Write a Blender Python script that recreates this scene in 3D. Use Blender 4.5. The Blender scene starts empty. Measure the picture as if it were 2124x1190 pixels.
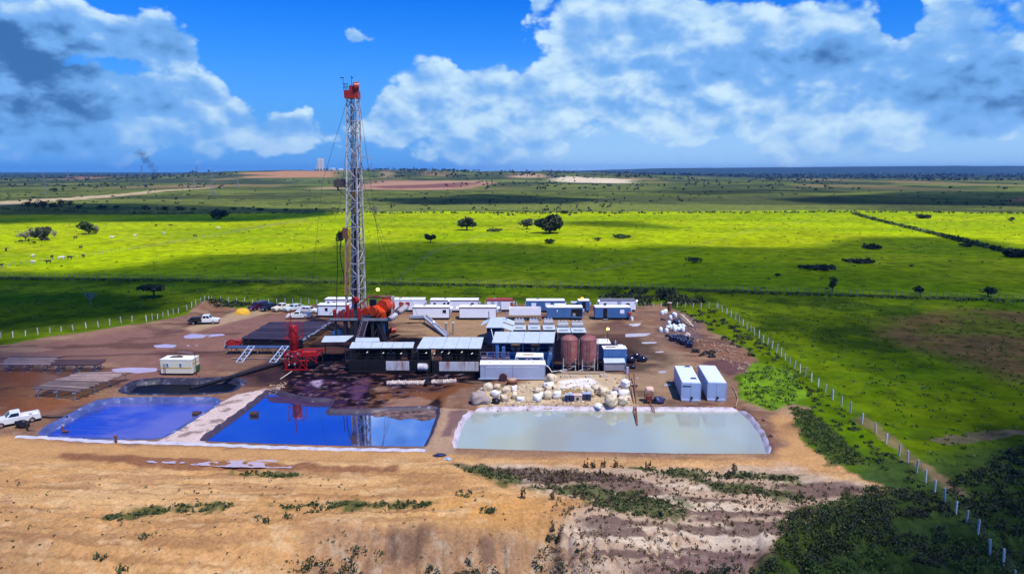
import bpy, bmesh, math, random
import numpy as np
from mathutils import Vector, Matrix
R = math.radians
random.seed(11)
sc = bpy.context.scene
COL = sc.collection

# ------------------------------------------------------------------ camera
PITCH, FPX, CAMH = R(9.5), 1435.0, 31.0
cd = bpy.data.cameras.new('camera'); cam = bpy.data.objects.new('camera', cd); COL.objects.link(cam)
cam.location = (0, 0, CAMH); cam.rotation_euler = (R(90) - PITCH, 0, 0)
cd.sensor_width = 36; cd.lens = FPX / 2124 * 36; cd.clip_start = 0.5; cd.clip_end = 60000
sc.camera = cam
# surveyed positions: a bearing and a dip below the horizon give a spot on a level plane of height z
def ray(px, py):
    u = (px - 1062) / FPX; v = (595 - py) / FPX
    return u, math.cos(PITCH) + v * math.sin(PITCH), -math.sin(PITCH) + v * math.cos(PITCH)
def G(px, py, z=0.0):
    dx, dy, dz = ray(px, py); t = (z - CAMH) / dz
    return Vector((dx * t, dy * t, z))
def PPM(p):            # photo pixels per metre at a point
    return FPX / (p.y * math.cos(PITCH) - (p.z - CAMH) * math.sin(PITCH))

# ------------------------------------------------------------------ sun, sky, exposure
SUN = Vector((0.31, -0.34, 0.88)).normalized()
sd = bpy.data.lights.new('sun', 'SUN'); so = bpy.data.objects.new('sun', sd); COL.objects.link(so)
sd.energy = 4.9; sd.angle = R(0.55); sd.color = (1.0, 0.93, 0.82)
so.rotation_euler = SUN.to_track_quat('Z', 'Y').to_euler()
sc.view_settings.view_transform = 'Standard'; sc.view_settings.look = 'None'
sc.view_settings.exposure = 0.0; sc.view_settings.gamma = 1.0; sc.view_settings.use_curve_mapping = False
sc.cycles.use_denoising = True
sc.cycles.max_bounces = 6; sc.cycles.diffuse_bounces = 2; sc.cycles.glossy_bounces = 3
sc.cycles.transparent_max_bounces = 12; sc.cycles.volume_bounces = 0
sc.cycles.caustics_reflective = False; sc.cycles.caustics_refractive = False
sc.cycles.volume_step_rate = 10

class N:               # terse node maths
    def __init__(s, nt): s.nt = nt
    def node(s, t, **k):
        n = s.nt.nodes.new(t)
        for a, b in k.items(): setattr(n, a, b)
        return n
    def put(s, sock, v):
        if isinstance(v, bpy.types.NodeSocket): s.nt.links.new(v, sock)
        else: sock.default_value = v
    def m(s, op, a, b=0.0, c=None, clamp=False):
        n = s.node('ShaderNodeMath', operation=op, use_clamp=clamp)
        s.put(n.inputs[0], a); s.put(n.inputs[1], b)
        if c is not None: s.put(n.inputs[2], c)
        return n.outputs[0]
    def v(s, op, a, b=(0, 0, 0)):
        n = s.node('ShaderNodeVectorMath', operation=op); s.put(n.inputs[0], a); s.put(n.inputs[1], b)
        return n.outputs[0]
    def mix(s, f, a, b, blend='MIX'):
        n = s.node('ShaderNodeMix', data_type='RGBA', blend_type=blend, clamp_factor=True)
        s.put(n.inputs[0], f)
        for i, x in ((6, a), (7, b)):
            if not isinstance(x, bpy.types.NodeSocket): x = tuple(x) + (1.0,) if len(x) == 3 else x
            s.put(n.inputs[i], x)
        return n.outputs[2]
    def noise(s, vec, scale, detail=4, rough=0.55, out=0, dist=0.0):
        n = s.node('ShaderNodeTexNoise'); s.put(n.inputs['Vector'], vec)
        n.inputs['Scale'].default_value = scale; n.inputs['Detail'].default_value = detail
        n.inputs['Roughness'].default_value = rough; n.inputs['Distortion'].default_value = dist
        return n.outputs[out]
    def ss(s, x, a, b):
        n = s.node('ShaderNodeMapRange', interpolation_type='SMOOTHSTEP')
        s.put(n.inputs[0], x); n.inputs[1].default_value = a; n.inputs[2].default_value = b
        return n.outputs[0]
    def lin(s, x, a, b, c, d):
        n = s.node('ShaderNodeMapRange'); s.put(n.inputs[0], x)
        for i, q in enumerate((a, b, c, d)): n.inputs[i + 1].default_value = q
        return n.outputs[0]

W = bpy.data.worlds.new('World'); sc.world = W; W.use_nodes = True
W.cycles.sampling_method = 'MANUAL'; W.cycles.sample_map_resolution = 256
nt = W.node_tree; nt.nodes.clear(); n = N(nt)
SKYK = 0.10
bg = n.node('ShaderNodeBackground'); bg.inputs[1].default_value = SKYK
wo = n.node('ShaderNodeOutputWorld'); nt.links.new(bg.outputs[0], wo.inputs[0])
sky = n.node('ShaderNodeTexSky', sky_type='NISHITA')
sky.sun_disc = False; sky.sun_elevation = math.asin(SUN.z); sky.sun_rotation = math.atan2(SUN.x, SUN.y)
sky.air_density = 1.0; sky.dust_density = 0.4; sky.ozone_density = 2.0
D = n.node('ShaderNodeTexCoord').outputs['Generated']
sx = n.node('ShaderNodeSeparateXYZ'); nt.links.new(D, sx.inputs[0])
X, Y, Z = sx.outputs
az = n.m('ARCTAN2', X, Y); hz = n.m('SQRT', n.m('ADD', n.m('MULTIPLY', X, X), n.m('MULTIPLY', Y, Y)))
el = n.m('ARCTAN2', Z, hz)
wn = n.node('ShaderNodeSeparateXYZ'); nt.links.new(n.noise(D, 5.5, 5, .6, 1), wn.inputs[0])
azw = n.m('ADD', az, n.m('MULTIPLY', n.m('SUBTRACT', wn.outputs[0], .5), .17)); elw = n.m('ADD', el, n.m('MULTIPLY', n.m('SUBTRACT', wn.outputs[1], .5), .10))
def ae(px, py):
    dx, dy, dz = ray(px, py); return math.atan2(dx, dy), math.atan2(dz, math.hypot(dx, dy))
def blob(px, py, w, h, k):
    a0, e0 = ae(px, py)
    a = n.m('MULTIPLY', n.m('SUBTRACT', azw, a0), FPX / w); e = n.m('MULTIPLY', n.m('SUBTRACT', elw, e0), FPX / h)
    r = n.m('ADD', n.m('MULTIPLY', a, a), n.m('MULTIPLY', e, e))
    return n.m('MULTIPLY', n.m('EXPONENT', n.m('MULTIPLY', r, -1.0)), k)
def bsum(L):
    t = None
    for b in L:
        x = blob(*b); t = x if t is None else n.m('ADD', t, x)
    return t
CLOUDS = [(90, 40, 190, 80, .32), (290, 80, 110, 60, .34), (370, 112, 50, 26, .22), (60, 130, 90, 100, .28), (190, 180, 150, 50, .30), (150, 280, 260, 50, .32),
          (350, 175, 60, 45, .30), (420, 200, 60, 36, .24), (490, 215, 60, 36, .24), (480, 265, 190, 45, .30), (600, 250, 60, 34, .26), (560, 90, 130, 90, -.34), (640, 150, 90, 60, -.25),
          (190, 128, 80, 16, -.34), (330, 152, 70, 14, -.34), (715, 97, 46, 24, .62), (810, 0, 80, 18, .36), (930, 50, 110, 50, -.30), (730, 190, 40, 50, -.12),
          (960, 165, 80, 60, .40), (870, 190, 90, 60, .30), (800, 250, 70, 60, .25), (900, 290, 190, 60, .30), (1075, 210, 50, 60, .32), (1080, 290, 160, 55, .26),
          (1066, 40, 34, 30, .42), (1060, 110, 40, 40, -.10), (1200, 40, 100, 80, .34), (1330, 60, 120, 90, .36), (1420, 150, 100, 90, .36), (1280, 200, 220, 90, .34), (1180, 120, 90, 60, .2),
          (1485, 70, 42, 26, -.30), (1560, 90, 60, 60, .2), (1470, 15, 60, 30, .2), (1700, 60, 180, 100, .40), (1900, 160, 110, 80, .36), (1640, 210, 280, 80, .34), (1905, 45, 26, 50, -.50),
          (800, -290, 130, 120, .75), (500, -230, 130, 170, -.5), (960, -10, 110, 70, -.50), (1000, -250, 150, 170, .36), (1200, -220, 100, 120, -.06), (1450, -250, 200, 150, .34), (250, -250, 150, 150, -.3),
          (2040, 70, 90, 100, .36), (2090, 190, 90, 70, .36), (1800, 290, 300, 40, .15)]
DARK = [(130, 80, 210, 60, .72), (30, 160, 110, 100, .70), (190, 225, 180, 30, .40), (100, 300, 200, 30, .40), (1700, 110, 120, 36, .50), (1780, 160, 110, 36, .26),
        (2090, 190, 100, 60, .55), (2060, 90, 90, 60, .34), (1300, 140, 60, 50, .16), (1600, 20, 140, 40, .24)]
P0 = n.v('MULTIPLY', D, (1, 1, 1.6))
warp = n.v('SCALE', n.v('SUBTRACT', n.noise(P0, 8, 4, .55, 1), (.5, .5, .5))); warp.node.inputs[3].default_value = 0.035
P1 = n.v('ADD', P0, warp)
def billow(P, sc_, det):
    v = n.node('ShaderNodeTexVoronoi', feature='F1'); n.put(v.inputs['Vector'], P); v.inputs['Scale'].default_value = sc_
    v.inputs['Detail'].default_value = det; v.inputs['Roughness'].default_value = .5; v.inputs['Lacunarity'].default_value = 2.3
    return n.m('SUBTRACT', .95, v.outputs['Distance'])
def field(P, det=3):
    return n.m('ADD', n.m('MULTIPLY', n.noise(P, 4.5, 7, .52), .62), n.m('MULTIPLY', billow(P, 11, det), .38))
d1 = field(P1); d2 = field(n.v('ADD', P1, (.010, 0, .026)), 2)
d3 = n.noise(P1, 3.2, 3, .5); d4 = n.noise(P0, 11, 5, .6)
cov = n.m('ADD', bsum(CLOUDS), n.m('MULTIPLY', n.m('SUBTRACT', d3, .46), .45))
cov = n.m('ADD', cov, n.m('ADD', n.m('MULTIPLY', n.ss(n.m('ABSOLUTE', az), .60, .85), .09), n.m('MULTIPLY', n.ss(el, .50, .75), .06)))
dens = n.m('ADD', d1, cov)
alpha = n.ss(dens, .51, .645)
lit = n.m('ADD', n.m('MULTIPLY', n.m('SUBTRACT', d1, d2), 1.55), .80)
thick = n.ss(dens, .66, 1.05)
sh = n.m('SUBTRACT', lit, n.m('MULTIPLY', thick, .12))
sh = n.m('SUBTRACT', sh, n.m('MULTIPLY', bsum(DARK), n.lin(d4, .3, .7, .25, 1.05)), clamp=True)
k = 1.0 / SKYK
ccol = n.mix(n.ss(sh, .0, .50), (.050 * k, .165 * k, .41 * k), (.19 * k, .45 * k, .90 * k))
ccol = n.mix(n.ss(sh, .46, 1.0), ccol, (.66 * k, .88 * k, 1.02 * k))
skyc = n.mix(1.0, sky.outputs[0], (.010, .56, 1.75), 'MULTIPLY')
veil = n.ss(el, .27, .0)
skyc = n.mix(n.m('MULTIPLY', veil, .75), skyc, (.14 * k, .46 * k, .97 * k))
low = n.ss(el, .085, .0)
alpha = n.m('MULTIPLY', alpha, n.m('SUBTRACT', 1.0, n.m('MULTIPLY', low, .45)))
side = n.ss(az, -.15, .10)
hazec = n.mix(side, (.14 * k, .40 * k, .88 * k), (.44 * k, .70 * k, 1.0 * k))
skyc = n.mix(n.m('MULTIPLY', n.ss(el, .17, .0), .85), skyc, hazec)
colr = n.mix(n.m('MULTIPLY', alpha, .95), skyc, ccol)
nt.links.new(colr, bg.inputs[0])

# ------------------------------------------------------------------ materials
MATS = {}
def mat(name, col, rough=.6, metal=0., var=.25, scale=1.2, bump=0., bscale=8., second=None, amount=.5, sharp=.12, streak=False, rnd=0., spec=.5, emit=None, ior=1.45, coord='Object'):
    if name in MATS: return MATS[name]
    m = bpy.data.materials.new(name); m.use_nodes = True; MATS[name] = m
    t = m.node_tree; q = N(t); b = t.nodes['Principled BSDF']
    tc = q.node('ShaderNodeTexCoord').outputs[coord]
    oi = q.node('ShaderNodeObjectInfo')
    rv = q.v('SCALE', q.v('ADD', (0, 0, 0), (13.1, 7.7, 3.3))); t.links.new(oi.outputs['Random'], rv.node.inputs[3])
    vec = q.v('ADD', tc, rv)
    nz = q.noise(vec, scale, 6, .6)
    c = q.mix(1.0, tuple(col), q.mix(nz, (1 - var * 1.6,) * 3, (1 + var * 1.6,) * 3), 'MULTIPLY')
    if rnd: c = q.mix(1.0, c, q.mix(oi.outputs['Random'], (1 - rnd,) * 3, (1 + rnd,) * 3), 'MULTIPLY')
    if second is not None:
        v2 = q.v('MULTIPLY', vec, (3.0, 3.0, .35)) if streak else vec
        f = q.ss(q.noise(v2, scale * 1.3, 7, .62), 1 - amount - sharp, 1 - amount + sharp)
        c = q.mix(f, c, tuple(second))
    q.put(b.inputs['Base Color'], c)
    q.put(b.inputs['Roughness'], q.lin(nz, .3, .7, max(rough - .1, .02), min(rough + .1, 1)))
    b.inputs['Metallic'].default_value = metal; b.inputs['Specular IOR Level'].default_value = spec; b.inputs['IOR'].default_value = ior
    if emit: b.inputs['Emission Color'].default_value = tuple(emit[:3]) + (1,); b.inputs['Emission Strength'].default_value = emit[3]
    if bump:
        bp = q.node('ShaderNodeBump'); bp.inputs['Distance'].default_value = bump; bp.inputs['Strength'].default_value = .8
        q.put(bp.inputs['Height'], q.noise(vec, bscale, 5, .6)); t.links.new(bp.outputs[0], b.inputs['Normal'])
    return m

# ------------------------------------------------------------------ mesh helpers
class MB:
    def __init__(s): s.v = []; s.f = []; s.smooth = []
    def add(s, vs, fs, smooth=False):
        o = len(s.v); s.v += [tuple(p) for p in vs]; s.f += [tuple(o + i for i in f) for f in fs]; s.smooth += [smooth] * len(fs); return s
    def hexa(s, p):     # 8 corners: bottom 4 ccw, top 4 ccw
        return s.add(p, [(3, 2, 1, 0), (4, 5, 6, 7), (0, 1, 5, 4), (1, 2, 6, 5), (2, 3, 7, 6), (3, 0, 4, 7)])
    def box(s, x0, x1, y0, y1, z0, z1):
        return s.hexa([(x0, y0, z0), (x1, y0, z0), (x1, y1, z0), (x0, y1, z0), (x0, y0, z1), (x1, y0, z1), (x1, y1, z1), (x0, y1, z1)])
    def bbox(s, x0, x1, y0, y1, z0, z1, r=.05):   # box with chamfered vertical and top edges
        def ring(z, i): return [(x0 + i + r, y0 + i, z), (x1 - i - r, y0 + i, z), (x1 - i, y0 + i + r, z), (x1 - i, y1 - i - r, z), (x1 - i - r, y1 - i, z), (x0 + i + r, y1 - i, z), (x0 + i, y1 - i - r, z), (x0 + i, y0 + i + r, z)]
        a = ring(z0, 0) + ring(z1 - r, 0) + ring(z1, r); F = [tuple(range(7, -1, -1)), tuple(range(16, 24))]
        for l in (0, 8):
            for i in range(8): F.append((l + i, l + (i + 1) % 8, l + 8 + (i + 1) % 8, l + 8 + i))
        return s.add(a, F)
    def frame(s, p, q):
        p, q = Vector(p), Vector(q); d = (q - p).normalized()
        a = d.cross(Vector((0, 0, 1)));
        if a.length < 1e-3: a = Vector((1, 0, 0))
        a.normalize(); return p, q, a, a.cross(d)
    def beam(s, p, q, w, h=None):
        h = h or w; p, q, a, b = s.frame(p, q); A, B = a * w / 2, b * h / 2
        return s.hexa([p - A - B, p + A - B, p + A + B, p - A + B, q - A - B, q + A - B, q + A + B, q - A + B])
    def tube(s, p, q, r, r2=None, n=8, cap=True):
        r2 = r if r2 is None else r2; p, q, a, b = s.frame(p, q); vs = []
        for c, rr in ((p, r), (q, r2)):
            for i in range(n):
                t = 2 * math.pi * i / n; vs.append(c + (a * math.cos(t) + b * math.sin(t)) * rr)
        s.add(vs, [(i, (i + 1) % n, n + (i + 1) % n, n + i) for i in range(n)], True)
        if cap: s.add(vs, [tuple(range(n - 1, -1, -1)), tuple(range(n, 2 * n))])
        return s
    def path(s, pts, r, n=6):
        for a, b in zip(pts, pts[1:]): s.tube(a, b, r, n=n)
        return s
    def lathe(s, prof, n=20, c=(0, 0)):  # profile (radius, z)
        vs = []; F = []
        for r, z in prof:
            for i in range(n): t = 2 * math.pi * i / n; vs.append((c[0] + r * math.cos(t), c[1] + r * math.sin(t), z))
        for j in range(len(prof) - 1):
            for i in range(n): F.append((j * n + i, j * n + (i + 1) % n, (j + 1) * n + (i + 1) % n, (j + 1) * n + i))
        s.add(vs, F, True)
        return s
    def poly(s, pts, z=None):
        vs = [(p[0], p[1], p[2] if z is None else z) for p in pts]; return s.add(vs, [tuple(range(len(vs)))])
    def slab(s, quad, th):               # thick sheet from 4 top corners
        b = [(p[0], p[1], p[2] - th) for p in quad]; return s.hexa(b + [tuple(p) for p in quad])
    def blob(s, c, rx, ry, rz, seed=0, k=.18, boxy=0., sub=2):
        bm = bmesh.new(); bmesh.ops.create_icosphere(bm, subdivisions=sub, radius=1)
        rnd = random.Random(seed); ph = [rnd.uniform(0, 6.28) for _ in range(6)]; fr = [rnd.uniform(1.5, 4) for _ in range(6)]
        vs = []
        for v in bm.verts:
            p = v.co.normalized()
            if boxy:
                mx = max(abs(p.x), abs(p.y), abs(p.z)); p = p * (1 - boxy) + p / mx * boxy * .86
            f = 1 + k * (math.sin(p.x * fr[0] + ph[0]) * math.sin(p.y * fr[1] + ph[1]) + .6 * math.sin(p.z * fr[2] * 1.7 + p.x * fr[3] * 1.6 + ph[2]) + .35 * math.sin(p.y * fr[4] * 3 + p.z * fr[5] * 2 + ph[4]))
            vs.append((c[0] + p.x * rx * f, c[1] + p.y * ry * f, c[2] + p.z * rz * f))
        bm.verts.index_update(); F = [tuple(x.index for x in f.verts) for f in bm.faces]; bm.free()
        return s.add(vs, F, True)
    def mesh(s, name, m=None):
        me = bpy.data.meshes.new(name); me.from_pydata(s.v, [], s.f)
        me.polygons.foreach_set('use_smooth', s.smooth)
        if m: me.materials.append(m)
        me.validate(); me.update(); return me
    def build(s, name, m, parent=None, **kw):
        o = bpy.data.objects.new(name, s.mesh(name, m)); COL.objects.link(o)
        if parent: o.parent = parent
        for a, b in kw.items(): o[a] = b
        return o
def obj(name, me, parent=None, loc=None, **kw):
    o = bpy.data.objects.new(name, me); COL.objects.link(o)
    if parent: o.parent = parent
    if loc is not None: o.location = loc
    for a, b in kw.items(): o[a] = b
    return o
def tag(o, label, cat, group=None, kind=None):
    o['label'] = label; o['category'] = cat
    if group: o['group'] = group
    if kind: o['kind'] = kind
    return o
def thing(name, label, cat, loc=(0, 0, 0), rz=0., group=None):
    o = bpy.data.objects.new(name, None); COL.objects.link(o); o.empty_display_size = .3
    o.location = loc; o.rotation_euler = (0, 0, rz); return tag(o, label, cat, group)
def children(o): return [c for c in KIDS.get(o.name, [])]
KIDS = {}
def dup(o, loc, rz, label=None, scale=None, swap=None):
    kids = [c for c in bpy.data.objects if c.parent == o]
    r = o.copy(); COL.objects.link(r); r.location = loc; r.rotation_euler = (0, 0, rz)
    if scale: r.scale = (scale,) * 3
    if label: r['label'] = label
    for c in kids:
        e = c.copy(); COL.objects.link(e); e.parent = r
        if swap and c.name.split('.')[0] in swap:
            e.data = c.data.copy(); e.data.materials.clear(); e.data.materials.append(swap[c.name.split('.')[0]])
        for g in [x for x in bpy.data.objects if x.parent == c]:
            h = g.copy(); COL.objects.link(h); h.parent = e
    return r
# ------------------------------------------------------------------ terrain
def hsh(ix, iy, s):
    h = (ix.astype(np.int64) * 374761393 + iy.astype(np.int64) * 668265263 + s * 1442695041) & 0xffffffff
    h = ((h ^ (h >> 13)) * 1274126177) & 0xffffffff
    return ((h ^ (h >> 16)) & 0xffff) / 65535.0
def vn(x, y, s=0):
    ix = np.floor(x); iy = np.floor(y); fx = x - ix; fy = y - iy
    ux = fx * fx * (3 - 2 * fx); uy = fy * fy * (3 - 2 * fy)
    a = hsh(ix, iy, s); b = hsh(ix + 1, iy, s); c = hsh(ix, iy + 1, s); d = hsh(ix + 1, iy + 1, s)
    return a + (b - a) * ux + (c - a) * uy + (a - b - c + d) * ux * uy
def fbm(x, y, o=4, s=0):
    r = 0; k = .5; n = 0
    for i in range(o):
        r = r + k * vn(x, y, s + i); n += k; x = x * 2.03 + 17.1; y = y * 2.03 + 5.7; k *= .5
    return r / n
def sstep(x, a, b):
    t = np.clip((x - a) / (b - a), 0, 1); return t * t * (3 - 2 * t)
def sdf(x, y, P):      # signed distance to polygon, negative inside
    P = [(p[0], p[1]) for p in P]; d = np.full(x.shape, 1e18); ins = np.zeros(x.shape, bool)
    for (ax, ay), (bx, by) in zip(P, P[1:] + P[:1]):
        ex, ey = bx - ax, by - ay; wx = x - ax; wy = y - ay
        t = np.clip((wx * ex + wy * ey) / (ex * ex + ey * ey + 1e-9), 0, 1)
        d = np.minimum(d, (wx - t * ex) ** 2 + (wy - t * ey) ** 2)
        if ay != by:
            c = ((ay > y) != (by > y)) & (x < (bx - ax) * (y - ay) / (by - ay) + ax); ins ^= c
    d = np.sqrt(d); return np.where(ins, -d, d)
def GP(pts, z=0.): return [G(a, b, z) for a, b in pts]

ZW = -0.55             # water level in the pits
PONDS = dict(
    settling=GP([(95, 902), (150, 872), (214, 838), (300, 836), (440, 836), (447, 843), (400, 872), (332, 915), (200, 913), (110, 909)], ZW),
    sludge=GP([(284, 800), (330, 796), (400, 797), (478, 794), (497, 800), (474, 819), (380, 823), (286, 822), (262, 818)], ZW),
    middle=GP([(562, 812), (590, 822), (640, 833), (690, 834), (676, 856), (772, 856), (800, 852), (905, 850), (907, 862), (893, 902), (878, 931), (700, 929), (560, 925), (418, 919), (452, 894), (500, 860)], ZW),
    fresh=GP([(984, 853), (1100, 850), (1300, 852), (1533, 853), (1556, 872), (1580, 905), (1594, 946), (1400, 945), (1150, 940), (944, 934), (950, 905), (964, 872)], ZW))
TH = {}
def height(x, y):
    h = .10 * (fbm(x * .25, y * .25, 4, 3) - .5) + .03 * (fbm(x * 1.7, y * 1.7, 2, 5) - .5)
    near = (y > 30) & (y < 220)
    far = sstep(y, 220, 600)
    h = h + far * (fbm(x * .004, y * .004, 4, 9) - .5) * 6
    h = h + sstep(y, 900, 2500) * (fbm(x * .0015, y * .0015, 3, 19) - .5) * 14
    b = x / np.maximum(y, 1) * FPX + 1062                       # bearing
    def prof(xs, ys): return np.interp(b, xs, ys)
    r1 = prof([-600, 150, 330, 480, 600, 760, 950, 1130, 1330, 1500, 1700], [0, 0, 12, 26, 35, 35, 32, 28, 18, 6, 0])
    h = h + r1 * np.exp(-((y - 3000) / 700.) ** 2) * (.9 + .2 * fbm(x * .004, y * .002, 3, 31)) 
    r2 = prof([600, 900, 1200, 1330, 1500, 1700, 2000, 2300, 3500], [0, 10, 40, 66, 82, 94, 104, 108, 108])
    h = h + r2 * np.exp(-((y - 10500) / 1500.) ** 2) * (.97 + .06 * fbm(x * .002, y * .001, 3, 33))
    # the levelled pad ends in a bank that drops toward the lower ground in front
    edge = 58.2 + 2.2 * (fbm(x * .12, x * 0 + 3, 3, 41) - .5) + np.interp(x, [-60, -30, -18, -4, 4, 30], [-4.5, -2.6, 0, .4, 1.0, 1.5])
    t = edge - y
    steep = np.interp(x, [-45, -22, -14, 3, 6, 40], [.18, .35, .85, .85, .25, .18])
    drop = np.clip(t, 0, 1e9) * (.12) + sstep(t, 0, 4.2) * 3.0 * steep
    h = h - np.minimum(drop, 6) * (y < 90)
    h = h - sstep(x, 6, 22) * sstep(74 - y, 0, 16) * 1.3 * (y < 90) * (1 - sstep(x, 45, 60))
    gl = sstep(74 - y, 0, 4) * (1 - sstep(54 - y, 0, 2) * .3) * (y < 90)
    h = h + gl * ((fbm(x * .15, y * .9, 4, 51) - .5) * .75 * sstep(x, -8, 6) + (fbm(x * .5, y * .5, 4, 52) - .5) * .5 + (fbm(x * 1.5, y * 2.2, 4, 53) - .5) * .32)
    gully = np.abs(vn(x * .9 + 1.5 * vn(x * .3, y * .3, 60), y * .18, 61) - .5) * 2
    h = h - (1 - sstep(gully, 0, .35)) * .45 * sstep(t, -1.0, 2.5) * sstep(x, -17, -12) * (y < 90)
    # fan of rills down the sandy slope at the left
    rl = vn((x + 62) * 1.1 + (58 - y) * .55, (58 - y) * .10, 63)
    h = h - (1 - sstep(np.abs(rl - .5), 0, .12)) * .20 * sstep(64 - y, 0, 6) * sstep(-x, 16, 24) * (y < 90)
    # graded windrows and wheel ruts running along the pad's front, and a fan of tracks at the left
    wob = 1.6 * (fbm(x * .06, y * .12, 3, 65) - .5)
    rid = np.abs(vn((y + wob) * 1.25, x * .035, 66) - .5) * 2
    h = h - (1 - sstep(rid, 0, .28)) * .24 * sstep(72 - y, 0, 3) * sstep(y, 56.5, 59) * (1 - sstep(x, 2, 12))
    for c0, c1, c2 in ((-46, .9, 0), (-43.6, .9, 0), (-40, 1.25, 2), (-37.8, 1.25, 2), (-34, 1.6, 1), (-31.8, 1.6, 1), (-50, .6, 1), (-27, 1.9, 0)):
        xc = c0 + c1 * (y - 50) + .5 * np.sin(y * .5 + c2)
        h = h - np.exp(-((x - xc) / .28) ** 2) * .16 * sstep(63 - y, 0, 4) + np.exp(-((x - xc - .5) / .25) ** 2) * .07 * sstep(63 - y, 0, 4)
    # push-up banks round the pad
    def mound(P, r, a):
        return np.exp(-((x - P.x) / r[0]) ** 2 - ((y - P.y) / r[1]) ** 2) * a
    for P, r, a in ((G(420, 642), (2.2, 4), 1.5), (G(445, 634), (4, 3), .9), (G(490, 650), (2.0, 2.0), .35), (G(1500, 765), (2.6, 3.4), 1.0), (G(1465, 715), (3, 4), .5), (G(1530, 790), (1.6, 3), .8),
                    (G(1520, 730), (3, 3), .7), (G(1010, 822), (1.6, 1.2), .7), (G(950, 800), (2, 2), .3), (G(1850, 812), (5, 4), .5)):
        h = h + mound(P, r, a) * (.7 + .6 * fbm(x * .9, y * .9, 3, 71))
    nr = np.where(near)
    if len(nr[0]):
        xx, yy = x[nr], y[nr]; hh = h[nr]
        for k, P in PONDS.items():
            d = sdf(xx, yy, P); TH[k] = d
            hh = np.where(d < 3, hh * sstep(d, .3, 3) , hh)
            hh = hh + np.exp(-((d - .8) / .5) ** 2) * (.04 if k != 'sludge' else .10)
            hh = hh - (1 - sstep(d, -1.2, .75)) * 1.5
        h[nr] = hh
    return h
def hz(x, y):
    return float(height(np.array([float(x)]), np.array([float(y)]))[0])

def tri_rows():
    ys = [-400, -250, -120, -60, -20, 0, 12, 22, 30, 36]
    y = 40.
    while y < 44: ys.append(y); y += .8
    while y < 125: ys.append(y); y += .19 + max(0, (y - 60)) * .0035
    while y < 16500: ys.append(y); y += .46 + (y - 125) * .0135
    return np.array(ys)
ys = tri_rows()
inner = np.linspace(-.80, .80, 520)
ts = np.concatenate([[-14, -6, -3, -1.9, -1.3, -1.0, -.88], inner, [.88, 1.0, 1.3, 1.9, 3, 6, 14]])
YY, TT = np.meshgrid(ys, ts, indexing='ij')
XX = TT * (np.maximum(YY, 0) + 8)
vx, vy = XX.ravel().copy(), YY.ravel().copy()
vz = height(vx, vy)
nrw, ncl = YY.shape

# --- what the ground is made of (base colour of each patch) and how wet it is
C = lambda *a: np.array(a)
def lay(col, wet, c, w, wv=None):
    w = np.clip(w, 0, 1)[:, None]; col[:] = col * (1 - w) + np.array(c)[None] * w
    if wv is not None: wet[:] = wet * (1 - w[:, 0]) + wv * w[:, 0]
col = np.zeros((len(vx), 3)); wet = np.zeros(len(vx))
bear = vx / np.maximum(vy, 1) * FPX + 1062
n1 = fbm(vx * .02, vy * .02, 5, 101); n2 = fbm(vx * .09, vy * .09, 4, 111); n3 = fbm(vx * .5, vy * .5, 3, 121); n4 = fbm(vx * .006, vy * .004, 4, 131)
n5 = fbm(vx * 1.6, vy * 1.6, 3, 141)
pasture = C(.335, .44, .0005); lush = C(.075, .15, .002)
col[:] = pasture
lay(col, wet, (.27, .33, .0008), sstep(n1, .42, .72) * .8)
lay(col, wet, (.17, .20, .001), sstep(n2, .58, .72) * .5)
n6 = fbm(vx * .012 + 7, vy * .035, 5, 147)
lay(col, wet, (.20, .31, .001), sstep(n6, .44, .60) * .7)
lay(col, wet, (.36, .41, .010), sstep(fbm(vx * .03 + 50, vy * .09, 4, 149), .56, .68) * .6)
for pp in ([(0, 532), (240, 500), (520, 470), (800, 452)], [(1180, 575), (1400, 520), (1560, 480), (1700, 455)], [(820, 580), (900, 520), (1060, 470), (1150, 448)]):
    W_ = GP(pp); dd = np.full(len(vx), 1e9)
    for a, b in zip(W_, W_[1:]):
        e_ = (b - a).to_2d(); tt = np.clip(((vx - a.x) * e_.x + (vy - a.y) * e_.y) / e_.length_squared, 0, 1); dd = np.minimum(dd, np.hypot(vx - a.x - tt * e_.x, vy - a.y - tt * e_.y))
    lay(col, wet, (.30, .27, .09), np.exp(-((dd + (n2 - .5) * 3) / .7) ** 2) * .45)
# the near paddocks behind and right of the pad: greener
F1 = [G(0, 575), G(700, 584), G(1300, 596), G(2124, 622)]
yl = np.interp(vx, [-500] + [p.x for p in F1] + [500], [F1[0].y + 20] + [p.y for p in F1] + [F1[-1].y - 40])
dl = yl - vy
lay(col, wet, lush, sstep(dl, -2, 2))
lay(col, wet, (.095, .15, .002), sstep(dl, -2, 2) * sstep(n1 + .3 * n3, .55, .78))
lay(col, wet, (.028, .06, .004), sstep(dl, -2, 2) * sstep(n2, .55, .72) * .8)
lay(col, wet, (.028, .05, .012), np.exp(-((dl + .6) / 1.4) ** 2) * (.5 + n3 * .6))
brown = sdf(vx, vy, GP([(1800, 690), (1860, 655), (2000, 640), (2200, 650), (2300, 800), (2100, 790), (1960, 740), (1850, 715)]))
lay(col, wet, (.155, .095, .036), (1 - sstep(brown + (n2 - .5) * 14, -4, 5)) * (.35 + .6 * sstep(n2, .35, .6)))
rough = sdf(vx, vy, GP([(1700, 1000), (1820, 940), (1940, 960), (2200, 880), (2400, 1000), (2300, 1300), (1500, 1300), (1560, 1130)]))
lay(col, wet, (.040, .070, .022), (1 - sstep(rough + (n2 - .5) * 8, -3, 3)) * .85)
trk = sdf(vx, vy, GP([(1790, 860), (1905, 950), (2010, 1010), (1985, 1010), (1895, 962), (1780, 872)]))
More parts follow.
